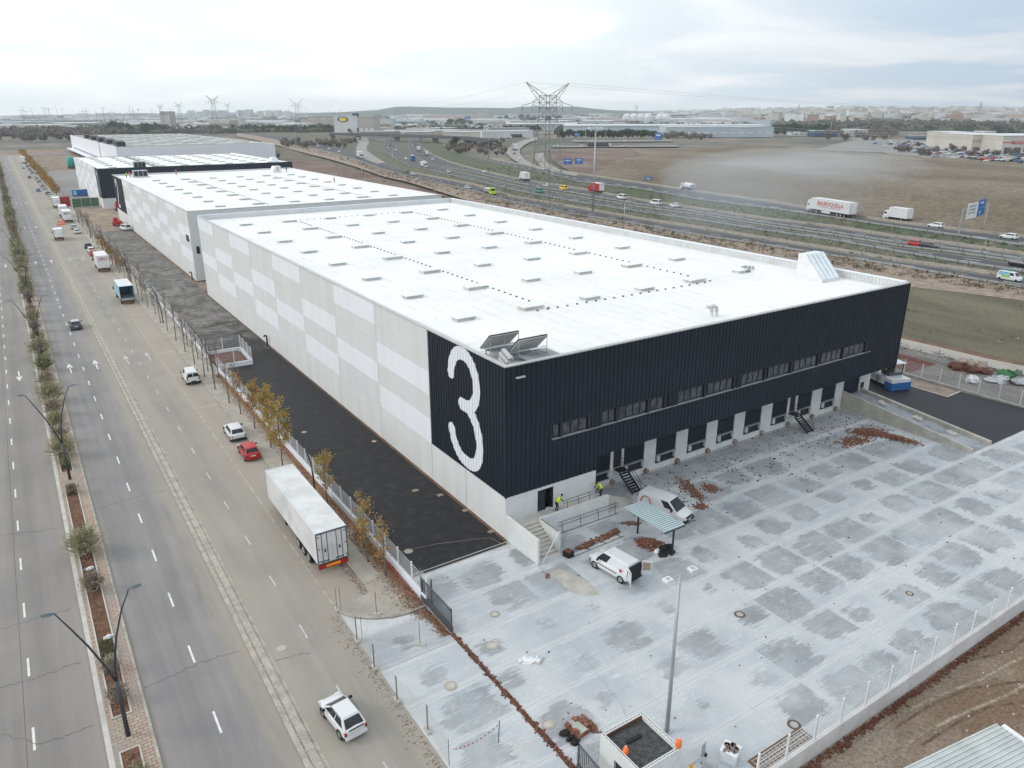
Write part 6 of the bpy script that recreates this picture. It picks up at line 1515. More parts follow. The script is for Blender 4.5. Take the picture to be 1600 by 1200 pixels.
for i, (x, y) in enumerate(((-2.6, 12.6), (-1.0, 10.4), (-.4, 6.4), (-.4, 1.8))): S('access_cover', MB().box(-.3, .3, -.22, .22, 0, .05), M['sand'], loc=(x, y, .01))
b = MB(); b.tube([(-5.9+.28*cos(a*.6), -3.6+.28*sin(a*.6), .04+.012*a) for a in range(22)], .02, 4); b.build('hose_coil', M['steel'], None, label='small coil of grey pipe on the concrete near the drain', category='hose')
b = MB(); b.tube([(-9.3, 3.4, .02), (-5.5, 2.7, .02), (-1, 1.0, .02), (.1, -4.9, .03), (-.2, -6.2, .02)], .018, 4); b.build('cable', M['sand'], None, label='thin pale cable lying across the black asphalt to the steps', category='cable')
b = MB(); b.tube([(-9.8, -2.2, .03), (-6.2, -3.6, .03), (-4.5, -8, .03), (-3.6, -14.5, .03), (-4.5, -20.5, .03), (-6.0, -23.8, .03)], .008, 4); b.build('cable', M['steel'], None, label='thin dark cable snaking across the pale yard towards the gatehouse', category='cable')
b = MB(); b.tube([(-10.5, 2.0, .3), (-10.4, -1.0, .28), (-10.7, -2.5, .2), (-10.4, -4.4, .1)], .03, 4); b.build('pipe', M['paint_red'], None, label='red flexible pipe along the outer foot of the white fence wall', category='pipe')
for i, y in enumerate((-.6, -5.2, -9.4)):
    film(f'small fan of white dust on the drive-in ramp, {ORD[i]} from the warehouse', 55.2, y, [(0, 0, .55), (.3, .3, .4), (-.3, -.4, .4)], 60+i, 'concrete_light', .12, 'dust_heap').location.z = 1.6-1.59*(3-y)/16.2
# temporary mesh fence round the gate apron: block feet, poles, fine mesh
mm_ = MB()
for k in range(22): mm_.box(.1+k*.15-.003, .1+k*.15+.003, -.003, .003, .1, 1.9)
for k in range(8): mm_.box(.05, 3.4, -.003, .003, .1+k*.25-.003, .1+k*.25+.003)
fence_pts = [(-16.1, -1.4), (-16.2, -5.6), (-16.3, -8.9), (-16.3, -12.5), (-15.8, -15.8), (-16.0, -18.9)]
for i in range(len(fence_pts)-1):
    p, q = fence_pts[i], fence_pts[i+1]; L = hypot(q[0]-p[0], q[1]-p[1])
    t = thing('site_fence_panel', f'thin temporary mesh fence panel at the road edge, {ORD[i]} from the kerb island', 'fence', (p[0], p[1], 0), atan2(q[1]-p[1], q[0]-p[0]), 'temporary mesh fence panels by the road')
    me = mm_.mesh('mesh', [M['concrete']]); o = link('mesh', me, t); o.scale.x = L/3.5
    for x in (.06, L-.06): MB().tube([(x, 0, .05), (x, 0, 2.0)], .022, 5).build('pole', M['paint_dgrey'], t)
    MB().box(-.32, .32, -.13, .13, 0, .14).build('foot_block', M['concrete'], t)
for i, (p, q, lb) in enumerate((((-13.8, -3.7), (-15.9, -1.6), 'thin temporary mesh panel standing on the kerb island'), ((-12.6, -8.5), (-15.9, -5.7), 'thin temporary mesh panel crossing the apron towards the leaves'))):
    t = thing('site_fence_panel', lb, 'fence', (p[0], p[1], .1 if i == 0 else 0), atan2(q[1]-p[1], q[0]-p[0])); L = hypot(q[0]-p[0], q[1]-p[1])
    o = link('mesh', mm_.mesh('mesh', [M['concrete']]), t); o.scale.x = L/3.5
    for x in (.06, L-.06): MB().tube([(x, 0, .05), (x, 0, 2.0)], .022, 5).build('pole', M['paint_dgrey'], t)
    MB().box(-.3, .3, -.12, .12, 0, .12).build('foot_block', M['concrete'], t)
t = thing('barrier_tape', 'red and white barrier tape strung near the gatehouse at the bottom edge', 'barrier tape'); 
pa, pb_ = Vector((-15.6, -18.6, .8)), Vector((-12.7, -18.9, 1.3))
for k in range(22):
    a = pa.lerp(pb_, k/22); c = pa.lerp(pb_, (k+1)/22); sag = lambda u: -.35*sin(pi*u)
    MB().quad((a.x, a.y, a.z+sag(k/22)), (c.x, c.y, c.z+sag((k+1)/22)), (c.x, c.y, c.z+.08+sag((k+1)/22)), (a.x, a.y, a.z+.08+sag(k/22))).build('stripe', M['paint_red' if k % 2 else 'kerb_white'], t)
MB().tube([(-12.7, -18.9, 0), (-12.6, -18.9, 1.6)], .03, 5).build('pole', M['paint_dgrey'], t)
# ------------------------------------------------------------------ people
def person(label, loc, rz, pose='bend', vest='lime', hat=None, s=1.):
    t = thing('person', label, 'person', loc, rz)
    if pose == 'bend': J = dict(pel=(0, -.1, .88), ch=(0, .22, 1.22), nk=(0, .38, 1.36), hd=(0, .5, 1.46), kn=((-.1, .02, .48), (.1, .04, .48)), ft=((-.12, -.1, .05), (.12, -.06, .05)), el=((-.24, .42, 1.02), (.24, .42, 1.02)), hn=((-.18, .6, .86), (.18, .6, .86)))
    elif pose == 'sit': J = dict(pel=(0, 0, .48), ch=(0, .05, .88), nk=(0, .08, 1.05), hd=(0, .12, 1.2), kn=((-.14, .42, .5), (.14, .42, .5)), ft=((-.14, .45, .05), (.14, .45, .05)), el=((-.26, .12, .72), (.26, .12, .72)), hn=((-.15, .32, .6), (.15, .32, .6)))
    else: J = dict(pel=(0, 0, .95), ch=(0, 0, 1.32), nk=(0, .01, 1.48), hd=(0, .03, 1.62), kn=((-.1, .03, .5), (.1, .06, .5)), ft=((-.11, 0, .05), (.12, .05, .05)), el=((-.26, .0, 1.12), (.26, .0, 1.12)), hn=((-.24, .12, .88), (.24, .12, .88)))
    V = [J['pel'], J['ch'], J['nk']]; R = [.15, .17, .06]; E = [(0, 1), (1, 2)]
    for s_ in (0, 1):
        sg = (-1, 1)[s_]; i = len(V); V += [(J['pel'][0]+sg*.09, J['pel'][1], J['pel'][2]-.06), J['kn'][s_], J['ft'][s_], (J['ft'][s_][0], J['ft'][s_][1]+.16, .04)]; R += [.095, .07, .05, .04]; E += [(0, i), (i, i+1), (i+1, i+2), (i+2, i+3)]
        i = len(V); V += [(J['ch'][0]+sg*.19, J['ch'][1], J['ch'][2]+.03), J['el'][s_], J['hn'][s_]]; R += [.065, .05, .035]; E += [(1, i), (i, i+1), (i+1, i+2)]
    me = bpy.data.meshes.new('body'); me.from_pydata(V, E, []); me.materials.append(M['cloth_dark']); o = link('body', me, t)
    md = o.modifiers.new('skin', 'SKIN'); 
    for k, r_ in enumerate(R): me.skin_vertices[0].data[k].radius = (r_, r_)
    me.skin_vertices[0].data[0].use_root = True
    md.use_smooth_shade = True; sb = o.modifiers.new('sub', 'SUBSURF'); sb.levels = 1; sb.render_levels = 1
    q = MB(); h = J['hd']; q.blob((h[0], h[1], h[2]), .085, .10, .125, 0, 10, 8); hd = q.build('head', M['skin'], t, True)
    q = MB(); q.blob((h[0], h[1]+.1, h[2]-.01), .016, .02, .022, 0, 6, 4); q.build('nose', M['skin'], hd)
    q = MB(); q.blob((h[0], h[1]-.015, h[2]+.035), .1, .115, .115, 0, 10, 6); q.build('helmet' if hat else 'hair', M[hat or 'hair'], t, True)
    if vest:
        a, c = Vector(J['pel']), Vector(J['ch']); b = MB(); d = (c-a).normalized(); top = c+d*.14
        b.tube([a+d*.05, a.lerp(c, .5), c+d*.02, top], [.2, .205, .225, .14], 10); b.build('vest', M[vest], t, True)
    for s_ in (0, 1): q = MB(); hh = J['hn'][s_]; q.blob((hh[0], hh[1]+.03, hh[2]-.02), .04, .05, .045, 0, 6, 5); q.build('hand', M['skin'], t, True)
    t.scale = (s,)*3; return t
person('worker in a lime vest bending over the railing by the entrance door', (5.0, -.75, 1.64), -1.6)
person('worker in a lime vest crouching at the far end of the terrace railing', (10.0, -.75, 1.6), 1.3)
person('worker in an orange helmet and lime vest beside the gatehouse at the bottom edge', G(1077, 1232, 0), 2.6, 'stand', 'lime', 'lamp_orange')
person('worker standing inside the glass entrance door', (3.9, .45, 1.64), 3.1, 'stand')
person('worker in orange walking on the second warehouse roof', (55.5, 185, 14.75), .5, 'stand', 'orange', 'paint_red')
person('worker in dark clothes beside the hatch on the second warehouse roof', (57.5, 239, 14.75), .5, 'stand', 'dirt_brown')
person('worker in orange alone right of the roof unit on the second warehouse', (20.5, 246, 14.75), .5, 'stand', 'orange', 'orange', 1.1)
person('worker in lime left of the roof unit on the second warehouse', (4.2, 243, 14.75), .5, 'stand', 'lime', None, 1.1)
person('worker in orange crouching left of the roof unit on the second warehouse', (5.6, 245, 14.75), .5, 'bend', 'orange', 'paint_red', 1.1)
person('paving worker in a lime vest on the machine platform', (64.0, 4.6, 1.6), -.3, 'stand')
t = thing('rubble_bag', 'open white rubble sack full of rust coloured scraps by the gatehouse', 'sack', G(1140, 1185, 0), .4)
MB().frust([(-.45, -.45, 0), (.45, -.45, 0), (.45, .45, 0), (-.45, .45, 0)], [(-.5, -.5, .75), (.5, -.5, .75), (.5, .5, .75), (-.5, .5, .75)]).build('sack', M['plastic_film'], t)
random.seed(3); q = MB(); [q.obox((random.uniform(-.35, .35), random.uniform(-.35, .35)), (cos(k), sin(k)), (-sin(k), cos(k)), .3, .12, .72, .85) for k in range(16)]; q.build('scraps', M['dirt_tan'], t, kind='stuff')
t = thing('hand_trolley', 'small hand trolley with dark wheels beside the rubble sack', 'trolley', G(1098, 1185, 0), .2); MB().box(-.2, .2, -.02, .02, .2, 1.1).build('frame', M['steel'], t); MB().tube([(.2, 0, .13), (.28, 0, .13)], .13, 10).build('wheel', M['rubber'], t)
# things beyond the right hand fence
film('heap of grey and green netting bundles behind the right hand fence', *G(1566, 596)[:2], [(0, 0, 1.5), (1.2, -1.5, 1.4), (-1, .8, 1.1)], 21, 'steel', .6, 'netting_heap')
film('flat green netting on top of the bundles behind the right hand fence', *G(1572, 592)[:2], [(0, 0, 1.2), (.8, -.9, .8)], 22, 'green_net', 1.1, 'netting')
film('white plastic bundle caught behind the right hand fence', *G(1520, 598)[:2], [(0, 0, .8), (.6, .4, .5), (-.4, .5, .5)], 23, 'kerb_white', .7)
film('mound of dark red earth beside the pale dirt track', *G(1505, 577)[:2], [(0, 0, 1.6), (.7, -1.4, 1.4), (1.4, -2.6, 1.2), (-.3, 1.2, 1.1)], 24, 'dirt_red', .55, 'earth_mound')
film('mound of pale earth beside the dark red mound', *G(1513, 569)[:2], [(0, 0, 1.5), (.9, -1.4, 1.1)], 25, 'sand', .4, 'earth_mound')
# ------------------------------------------------------------------ pylons, masts, wires
def pylon_mesh(s=1.):
    b = MB(); r = .11
    def bar(p, q, rr=r): b.tube([p, q], rr, 3, cap=False)
    lv = [(0, 5.0), (8, 4.3), (15.5, 3.75), (22, 3.3), (28, 2.85), (33, 2.4), (36.5, 2.1), (38.4, 2.1), (40.8, 2.1)]
    C = [(-1, -1), (1, -1), (1, 1), (-1, 1)]
    for i in range(len(lv)-1):
        (z0, w0), (z1, w1_) = lv[i], lv[i+1]
        for k in range(4):
            a, c = C[k], C[(k+1) % 4]
            A = (a[0]*w0, a[1]*w0, z0); B = (a[0]*w1_, a[1]*w1_, z1); Cc = (c[0]*w0, c[1]*w0, z0); D = (c[0]*w1_, c[1]*w1_, z1)
            bar(A, B, .13); bar(A, D, .07); bar(Cc, B, .07); bar(B, D, .07)
            if i < 5:
                m0 = tuple((A[j]+B[j])/2 for j in range(3)); m1 = tuple((Cc[j]+D[j])/2 for j in range(3)); bar(m0, m1, .05)
    for sx in (-1, 1):
        tip = (sx*9.2, 0, 44.9)
        for y in (-2.1, 2.1): bar((sx*2.1, y, 40.8), tip, .12); bar((sx*2.1, y, 38.4), tip, .10)
        for u in (.25, .5, .75):
            for y in (-1, 1):
                p = (sx*(2.1+7.1*u), y*2.1*(1-u), 40.8+4.1*u); q = (sx*(2.1+7.1*u), y*2.1*(1-u), 38.4+6.5*u); bar(p, q, .05)
        tip2 = (sx*10.6, 0, 37.5)
        for y in (-2.1, 2.1): bar((sx*2.1, y, 38.4), (sx*6.5, 0, 38.3), .09); bar((sx*2.1, y, 40.8), (sx*6.5, 0, 38.5), .09); bar((sx*6.5, 0, 38.4), tip2, .09)
        bar((sx*2.1, 2.1, 36.5), (sx*6.5, 0, 37.9), .07); bar((sx*2.1, -2.1, 36.5), (sx*6.5, 0, 37.9), .07)
        for x in (10.6, 6.4): bar((sx*x, 0, 37.6), (sx*x, 0, 35.6), .12)
    return b.mesh('lattice', [M['pylon_steel']])
mat('pylon_steel', (.19, .215, .205), .6, .1)
PM = pylon_mesh(); FT = MB()
for a in (-1, 1):
    for c in (-1, 1): FT.box(a*5-.5, a*5+.5, c*5-.5, c*5+.5, -.3, .5)
FTm = FT.mesh('footing', [M['concrete']])
def pylon(label, x, y, s, rz=0., z=0, sz=1.):
    t = thing('pylon', label, 'pylon', (x, y, z), rz); link('lattice', PM, t); link('footing', FTm, t); t.scale = (s*(.72 if s > 1.05 else 1), s*(.72 if s > 1.05 else 1), s*sz); return (x, y)
PY = [pylon('big lattice pylon with V shaped top standing in the middle by the motorway', 132, 178, 1., -.0)]
spec = [(252, 1900, 161, 'lattice pylon farthest left on the horizon, left of the striped tower'), (281, 1500, 158, 'lattice pylon just right of the striped tower building'), (335, 1150, 148.5, 'tall lattice pylon on the horizon above the cream building'), (357, 2600, 160, 'small distant lattice pylon right of the tall one'),
        (465, 900, 154, 'lattice pylon behind the second warehouse, above the pine row'), (994, 2600, 163, 'small distant lattice pylon right of the big one'), (1530, 2300, 158, 'thin distant pylon near the right edge'), (1247, 3000, 162, 'faint distant pylon above the town right of centre')]
for px_, D, top, lb in spec:
    x, y = az(px_, D); h = hgt(px_, top, x, y); pylon(lb, x, y, h/44.9, random.uniform(-.3, .3)+.6*0); PY.append((x, y))
def wire(p, q, sag, label):
    p, q = Vector(p), Vector(q); pts = [tuple(p.lerp(q, k/24)-Vector((0, 0, 4*sag*(k/24)*(1-k/24)))) for k in range(25)]
    b = MB(); b.tube(pts, .035, 3, cap=False); b.build('power_line', M['steel'], None, label=label, category='power line', group='power lines on the big pylon')
for (ox, oz), wl in zip(((-9.2, 44.9), (9.2, 44.9), (-10.6, 35.6), (10.6, 35.6), (-6.4, 35.6), (6.4, 35.6)), ('left horn', 'right horn', 'far left arm', 'far right arm', 'inner left arm', 'inner right arm')):
    wire((132+ox, 178, oz), (520+ox, -60, oz-4), 9, f'power line from the {wl} of the big pylon off to the right')
    x5, y5 = PY[5]; wire((132+ox, 178, oz), (x5+ox*1.3, y5, oz+14), 14, f'power line from the {wl} of the big pylon away to the left')
def light_mast(label, px_, py_, top, r=.2, heads=1):
    x, y, _ = G(px_, py_); h = hgt(px_, top, x, y); t = thing('light_mast', label, 'lamp post', (x, y, 0)); MB().tube([(0, 0, 0), (0, 0, h)], [r, r*.6], 6).build('pole', M['steel'], t, True)
    q = MB()
    if heads == 2: q.tube([(-2.2, 1, h), (2.2, -1, h)], .12, 4); [q.box(u-.6, u+.6, -u*.45-.4, -u*.45+.4, h-.3, h+.3) for u in (-2, -.7, .7, 2)]
    else: q.tube([(-1.4, .6, h+.3), (0, 0, h), (1.4, -.6, h+.3)], .09, 4)
    q.build('lamp_head', M['sign_white' if heads == 2 else 'steel'], t)
for a in (('tall thick light mast with white heads right of the big pylon', 926.5, 330, 200, .38, 2), ('slim light pole above the right edge of the nearest roof', 974, 366, 314, .14), ('slim light pole beside the white truck joining the slip road', 566, 284, 254, .12), ('tall light pole at the foot of the concrete slip road', 537, 234, 172, .3), ('tall light pole on the motorway curve', 612, 229, 172, .3),
          ('light pole in the motorway median by the curve', 613.5, 254, 236, .2), ('pair pole right of the bridge, the taller', 763, 249, 170, .32), ('pair pole right of the bridge, the thinner', 758.5, 231, 168, .3), ('light pole beyond the brown field left of the pines', 914.5, 230, 203, .3), ('light pole before the pine row', 946, 220, 186, .35), ('light pole by the loop road verge', 877, 270, 252, .12), ('light pole by the blue signs', 915, 273, 255, .12),
          ('tall pole far right with a white head', 1196, 212, 179, .5), ('tall pole over the brown field', 1296, 214, 190, .5), ('light pole left of the yellow pine row', 516, 203, 172, .5), ('light pole right of the bridge deck', 657, 222, 170, .35), ('light pole by the sign gantry', 733, 222, 190, .3)): light_mast(*a)
t = thing('chimney', 'leaning dark chimney with a white top beyond the brown field', 'chimney'); xx, yy, _ = G(1321, 206); h = hgt(1324, 173, xx, yy); q = MB(); q.tube([(0, 0, 0), (2, 1, h*.75)], [2.2, 1.6], 8); q.build('shaft', M['paint_dgrey'], t); q = MB(); q.tube([(2, 1, h*.75), (2.6, 1.2, h)], [2.2, 2.2], 8); q.build('top', M['sign_white'], t); t.location = (xx, yy, 0)
# motorway signs
def blue_sign(label, px_, py_, top, bot, w, nl=1, two=False):
    x, y, _ = G(px_, py_); z1, z0 = hgt(px_, top, x, y), hgt(px_, bot, x, y); d = Vector((x-CAM[0], y-CAM[1], 0)).normalized(); rz = atan2(d.y, d.x)-pi/2
    t = thing('road_sign', label, 'road sign', (x, y, 0), rz)
    MB().box(-w/2, w/2, -.06, .06, z0, z1).build('panel', M['sign_blue'], t)
    for k in (-1, 1): MB().box(k*w*.3-.1, k*w*.3+.1, .07, .2, 0, z1-.2).build('post', M['steel'], t)
    MB().box(-w*.3, w*.3, -.09, -.065, z0+(z1-z0)*.62, z0+(z1-z0)*.75).build('legend', M['sign_white'], t)
    a = MB(); zc_ = z0+(z1-z0)*.3; a.box(-.12, .12, -.09, -.065, zc_-.6, zc_+.5); a.build('arrow', M['sign_white'], t)
blue_sign('left of two square blue signs on the brown slope', 887, 268, 248, 257, 5.2)
blue_sign('right of two square blue signs on the brown slope', 904, 269, 247, 256, 5.0)
blue_sign('blue sign at the edge of the brown field above the tanker', 1013, 284, 276, 284, 4.0)
blue_sign('small blue sign by the tanker truck', 1081, 300, 289, 295, 1.6)
blue_sign('tall blue sign panel right of the pine row', 1028, 219, 207, 220, 9)
blue_sign('blue sign left of the pine row', 901, 222, 208, 213, 6)
blue_sign('blue sign panel over the far road above the bridge', 731, 206, 182, 186, 10)
x, y, _ = G(1497, 369); x2, y2, _ = G(1537, 358); t = thing('sign_gantry', 'steel gantry over the far slip road with a white and a blue direction panel', 'sign gantry', (x, y, 0), atan2(y2-y, x2-x)); L = hypot(x2-x, y2-y)
h0 = hgt(1502, 330, x, y)
for u in (0, L): MB().tube([(u, 0, 0), (u, 0, h0+.6)], .25, 6).build('post', M['steel'], t)
for z in (h0-.2, h0+.5): MB().tube([(0, 0, z), (L, 0, z)], .12, 5).build('beam', M['steel'], t)
MB().box(L*.12, L*.50, -.45, -.3, h0-2.6, h0+2.0).build('white_panel', M['sign_white'], t)
for z in (h0+.9, h0-.1, h0-1.1): MB().box(L*.16, L*.42, -.48, -.455, z, z+.4).build('legend', M['steel'], t)
for z0_, z1_ in ((h0+.1, h0+2.5), (h0-2.4, h0-.05)): MB().box(L*.52, L*.80, -.45, -.3, z0_, z1_).build('blue_panel', M['sign_blue'], t)
MB().box(L*.58, L*.70, -.48, -.455, h0+1.3, h0+1.8).build('legend', M['sign_white'], t); MB().box(L*.60, L*.63, -.48, -.455, h0-1.8, h0-.9).build('arrow', M['sign_white'], t)
# guard rails
def guard(label, l, off, step=4, z=0, i0=0, i1=None, col='steel', barrier=False):
    t = thing('guard_rail', label, 'guard rail'); P = [Vector((p[0], p[1], 0)) for p in l[i0:i1]]; b = MB(); pb2 = MB(); s = 0
    Q = []
    for i, p in enumerate(P):
        d = (P[min(i+1, len(P)-1)]-P[max(i-1, 0)]).normalized(); Q.append(p+Vector((-d.y, d.x, 0))*off)
    for p, q in zip(Q, Q[1:]):
        d = (q-p); L = d.length; d.normalize(); n = (-d.y, d.x)
        c = (p+q)/2; b.obox((c.x, c.y), (d.x, d.y), n, L, .10 if not barrier else .35, .45 if not barrier else 0, .85)
        k = 0
        while not barrier and k < L: e = p+d*k; pb2.box(e.x-.09, e.x+.09, e.y-.09, e.y+.09, 0, .9); k += step
    b.build('rail', M['kerb' if barrier else col], t)
    if pb2.v: pb2.build('post', M['paint_dgrey'], t, kind='stuff')
guard('guard rail along the near edge of the nearest slip road', A_near, 1.2, 7, i1=16)
guard('guard rail between the green strip and the nearest motorway lanes', B_near, .9, 6, i1=14)
guard('guard rail on the left side of the motorway centre strip', B_far, -.8, 5, i1=14, )
guard('guard rail on the right side of the motorway centre strip', C_near, .8, 5, i1=14)
guard('guard rail along the near edge of the far slip road', D_near, .8, 5, i1=10)
guard('pale concrete edge barrier along the far motorway lanes', C_far, -1.0, 5, i1=14, barrier=True)
guard('pale concrete edge barrier along the near side of the green strip', A_far, -1.0, 5, i1=12, barrier=True)
guard('pale concrete edge barrier behind the far slip road', D_far, -1.0, 5, i1=12, barrier=True)
# roadside scrub
def scrub(n, fn, s0, s1, label, mats=('scrub', 'leaf_drab', 'twig_far'), seed=1, name='scrub'):
    random.seed(seed); b = MB()
    for k in range(n):
        p = fn(); s = random.uniform(s0, s1)*(1 if random.random() < .8 else 1.6); mi = random.randrange(len(mats))
        for j in range(14): leaf(b, Vector((p[0]+random.gauss(0, s*.45), p[1]+random.gauss(0, s*.45), abs(random.gauss(s*.3, s*.25)))), s*.28, mi)
    b.build(name, [M[q] for q in mats], None, kind='stuff', label=label, category='scrub')
def along(la, lb):
    def f():
        u = random.random()**.8*(min(len(la), len(lb))-2); i = int(u); q = u-i; v = random.random()
        a = [la[i][k]*(1-q)+la[i+1][k]*q for k in (0, 1)]; c = [lb[min(i, len(lb)-2)][k]*(1-q)+lb[min(i+1, len(lb)-1)][k]*q for k in (0, 1)]
        return a[0]*(1-v)+c[0]*v, a[1]*(1-v)+c[1]*v
    return f
bank = line([(1700, 482), (1600, 462), (1500, 446), (1400, 430), (1300, 413), (1200, 397), (1100, 381), (1000, 364), (900, 347), (800, 327), (740, 311), (640, 284), (600, 274), (560, 258), (520, 246), (480, 236), (440, 226), (400, 217)])
scrub(1500, along(A_near, bank), .4, 1.0, 'brown bushes covering the bank along the near slip road', ('dirt_tan', 'scrub', 'leaf_drab'), 31)
scrub(500, along(A_far[:12], B_near[:12]), .3, .7, 'low bushes on the green strip between slip road and motorway', ('scrub', 'leaf_green', 'leaf_drab'), 32)
scrub(500, along(C_far[:12], D_near[:12]), .4, .9, 'low bushes on the wide green strip before the far slip road', ('scrub', 'leaf_green', 'leaf_drab'), 33)
fb = line([(1700, 384), (1600, 370), (1500, 360), (1400, 348), (1300, 333), (1200, 315), (1100, 301), (1000, 286)]); fc = line([(1700, 275), (1600, 266), (1500, 260), (1400, 256), (1300, 250), (1200, 246), (1100, 250), (1000, 262)])
scrub(420, along(fb, fc), .3, 1.0, 'scattered tufts on the wide brown field beyond the motorway', ('scrub', 'dirt', 'leaf_drab'), 34)
scrub(300, lambda: (random.uniform(85, 135), random.uniform(-40, 90)), .15, .4, 'dry tufts on the grey field right of the warehouse', ('scrub', 'sand', 'leaf_drab'), 35)
scrub(900, lambda: (random.uniform(66, 190), random.uniform(140, 420)), .3, .9, 'rough bushes on the waste ground behind the warehouses', ('scrub', 'dirt_brown', 'leaf_drab'), 36)
scrub(120, lambda: (84+random.uniform(-.8, 1.2), random.uniform(-30, 16)), .2, .5, 'weeds along the dirt track bank', ('leaf_green', 'scrub', 'dirt_brown'), 37)
# ------------------------------------------------------------------ far trees
pine = [crown_mesh(90+i, 260, 3.4, 4.2, 1.2, ['leaf_pine', 'leaf_pine', 'leaf_green'], .95) for i in range(3)]
bush = [crown_mesh(95+i, 260, 3.6, 2.8, .6, ['twig_far', 'scrub', 'twig_far'], .85) for i in range(3)]
poplar = crown_mesh(99, 220, 1.7, 5.5, .8, ['leaf_pine', 'leaf_green'], .9)
def tree_row(n, x0, x1, y0, y1, kind, label, group, s0=.9, s1=1.3, seed=1, nm='pine_tree', cat='tree'):
    rr = random.Random(seed); ms = dict(pine=pine, bush=bush, poplar=[poplar])[kind]
    for k in range(n):
        u = (k+rr.uniform(.1, .9))/n; px_ = x0+(x1-x0)*u; py_ = y0+(y1-y0)*rr.random() if isinstance(y1, (int, float)) else 0
        x, y, _ = G(px_, py_); simple_tree(nm, f'{label}, {ORD[k]} from the left', cat, x, y, ms[k % len(ms)], rr.uniform(s0, s1), 0, group)
tree_row(46, 872, 1026, 215, 218.5, 'pine', 'dark green pine in the long dense row beyond the loop road', 'dark pines beyond the loop road', 1.1, 1.5, 1)
tree_row(22, 786, 845, 204, 207, 'pine', 'dark green pine left of the big pylon', 'dark pines left of the big pylon', 1.1, 1.4, 2)
tree_row(40, 402, 528, 204, 207, 'pine', 'dark green pine in the row behind the second warehouse', 'dark pines behind the warehouses', 1.1, 1.5, 3)
tree_row(26, 1206, 1290, 207, 213, 'pine', 'dark round tree right of the pale blue warehouse', 'dark trees right of the pale blue warehouse', 1.2, 2.0, 4)
tree_row(18, 170, 260, 204, 209, 'pine', 'dark evergreen behind the grey roofed warehouse', 'dark evergreens behind the grey roof', 1.4, 2.4, 5)
tree_row(16, 330, 402, 201, 205, 'pine', 'dark evergreen right of the cream building', 'dark evergreens by the cream building', 1.2, 1.6, 6)
tree_row(70, -20, 175, 206, 222, 'bush', 'leafless purple brown tree beyond the end of the street', 'leafless trees beyond the street end', 1.3, 2.4, 7, 'bare_tree')
tree_row(30, 240, 340, 206, 209.5, 'bush', 'leafless tree beyond the grey roofed warehouse', 'leafless trees beyond the grey roof', 1.1, 1.6, 8, 'bare_tree')
tree_row(60, 1340, 1600, 196, 206, 'bush', 'leafless tree in the wood behind the big store', 'leafless trees behind the big store', 1.6, 2.8, 9, 'bare_tree')
tree_row(34, 1290, 1400, 207, 220, 'bush', 'leafless tree left of the store car park', 'leafless trees left of the car park', 1.2, 2.0, 10, 'bare_tree')
tree_row(22, 1400, 1600, 228, 246, 'bush', 'small bare tree standing in the store car park', 'bare trees in the car park', .7, 1.1, 11, 'bare_tree')
tree_row(26, 440, 556, 222, 232, 'bush', 'bare bush on the slope left of the concrete slip road', 'bare bushes left of the bridge', .7, 1.3, 12, 'bare_tree')
tree_row(40, 700, 790, 222, 243, 'bush', 'bare bush on the rough ground right of the bridge', 'bare bushes right of the bridge', .6, 1.1, 13, 'bare_tree')
tree_row(16, 1030, 1110, 214, 219, 'bush', 'bare tree right of the pine row', 'bare trees right of the pines', 1.0, 1.5, 14, 'bare_tree')
tree_row(34, 560, 800, 196, 204, 'bush', 'hazy bare tree among the far roads', 'hazy trees among the far roads', 1.2, 2., 15, 'bare_tree')
tree_row(14, 780, 880, 190, 193.5, 'pine', 'hazy green tree before the far cream houses', 'hazy trees before the cream houses', 2.0, 3.2, 16)
tree_row(10, 700, 735, 196, 200, 'pine', 'dark tree by the far junction', 'dark trees by the far junction', 1.5, 2.4, 17)
tree_row(3, 545, 720, 208, 214, 'poplar', 'narrow dark cypress by the bridge', 'cypresses by the bridge', 1., 1.5, 18, 'cypress_tree')
for i, (px_, py_, s) in enumerate(((712, 231, 1.3), (547, 212, 1.2), (408, 250, 1.2), (420, 240, 1.0), (430, 248, .9), (320, 0, 0))):
    if s: x, y, _ = G(px_, py_); simple_tree('tree', ['round dark tree beside the bridge end', 'dark tree left of the bridge', 'bare round tree on the waste ground, the leftmost', 'bare round tree on the waste ground, the farthest', 'bare round tree on the waste ground, the rightmost'][i], 'tree', x, y, (pine if i < 2 else bush)[i % 3], s)
# ------------------------------------------------------------------ bridge
t = thing('road_bridge', 'long dark motorway overpass crossing the curving carriageways', 'bridge')
pA, pB = G(536, 221)[:2], G(752, 229)[:2]
P_ = [G(x, y)[:2] for x, y in ((520, 217.5), (560, 218.5), (620, 220.5), (680, 223), (730, 226), (770, 231))]
for a, c in zip(P_, P_[1:]):
    d = Vector((c[0]-a[0], c[1]-a[1])); L = d.length; d.normalize(); n_ = (-d.y, d.x)
    MB().obox(((a[0]+c[0])/2, (a[1]+c[1])/2), tuple(d), n_, L+.4, 12, 6.2, 7.6).build('deck', M['asphalt_hw'], t)
    for s_ in (-1, 1): MB().obox(((a[0]+c[0])/2+n_[0]*6.1*s_, (a[1]+c[1])/2+n_[1]*6.1*s_), tuple(d), n_, L+.4, .4, 5.4, 8.6).build('parapet', M['paint_dgrey'], t)
    MB().obox((a[0], a[1]), n_, tuple(d), 9, 1.2, 0, 6.2).build('pier', M['concrete'], t)
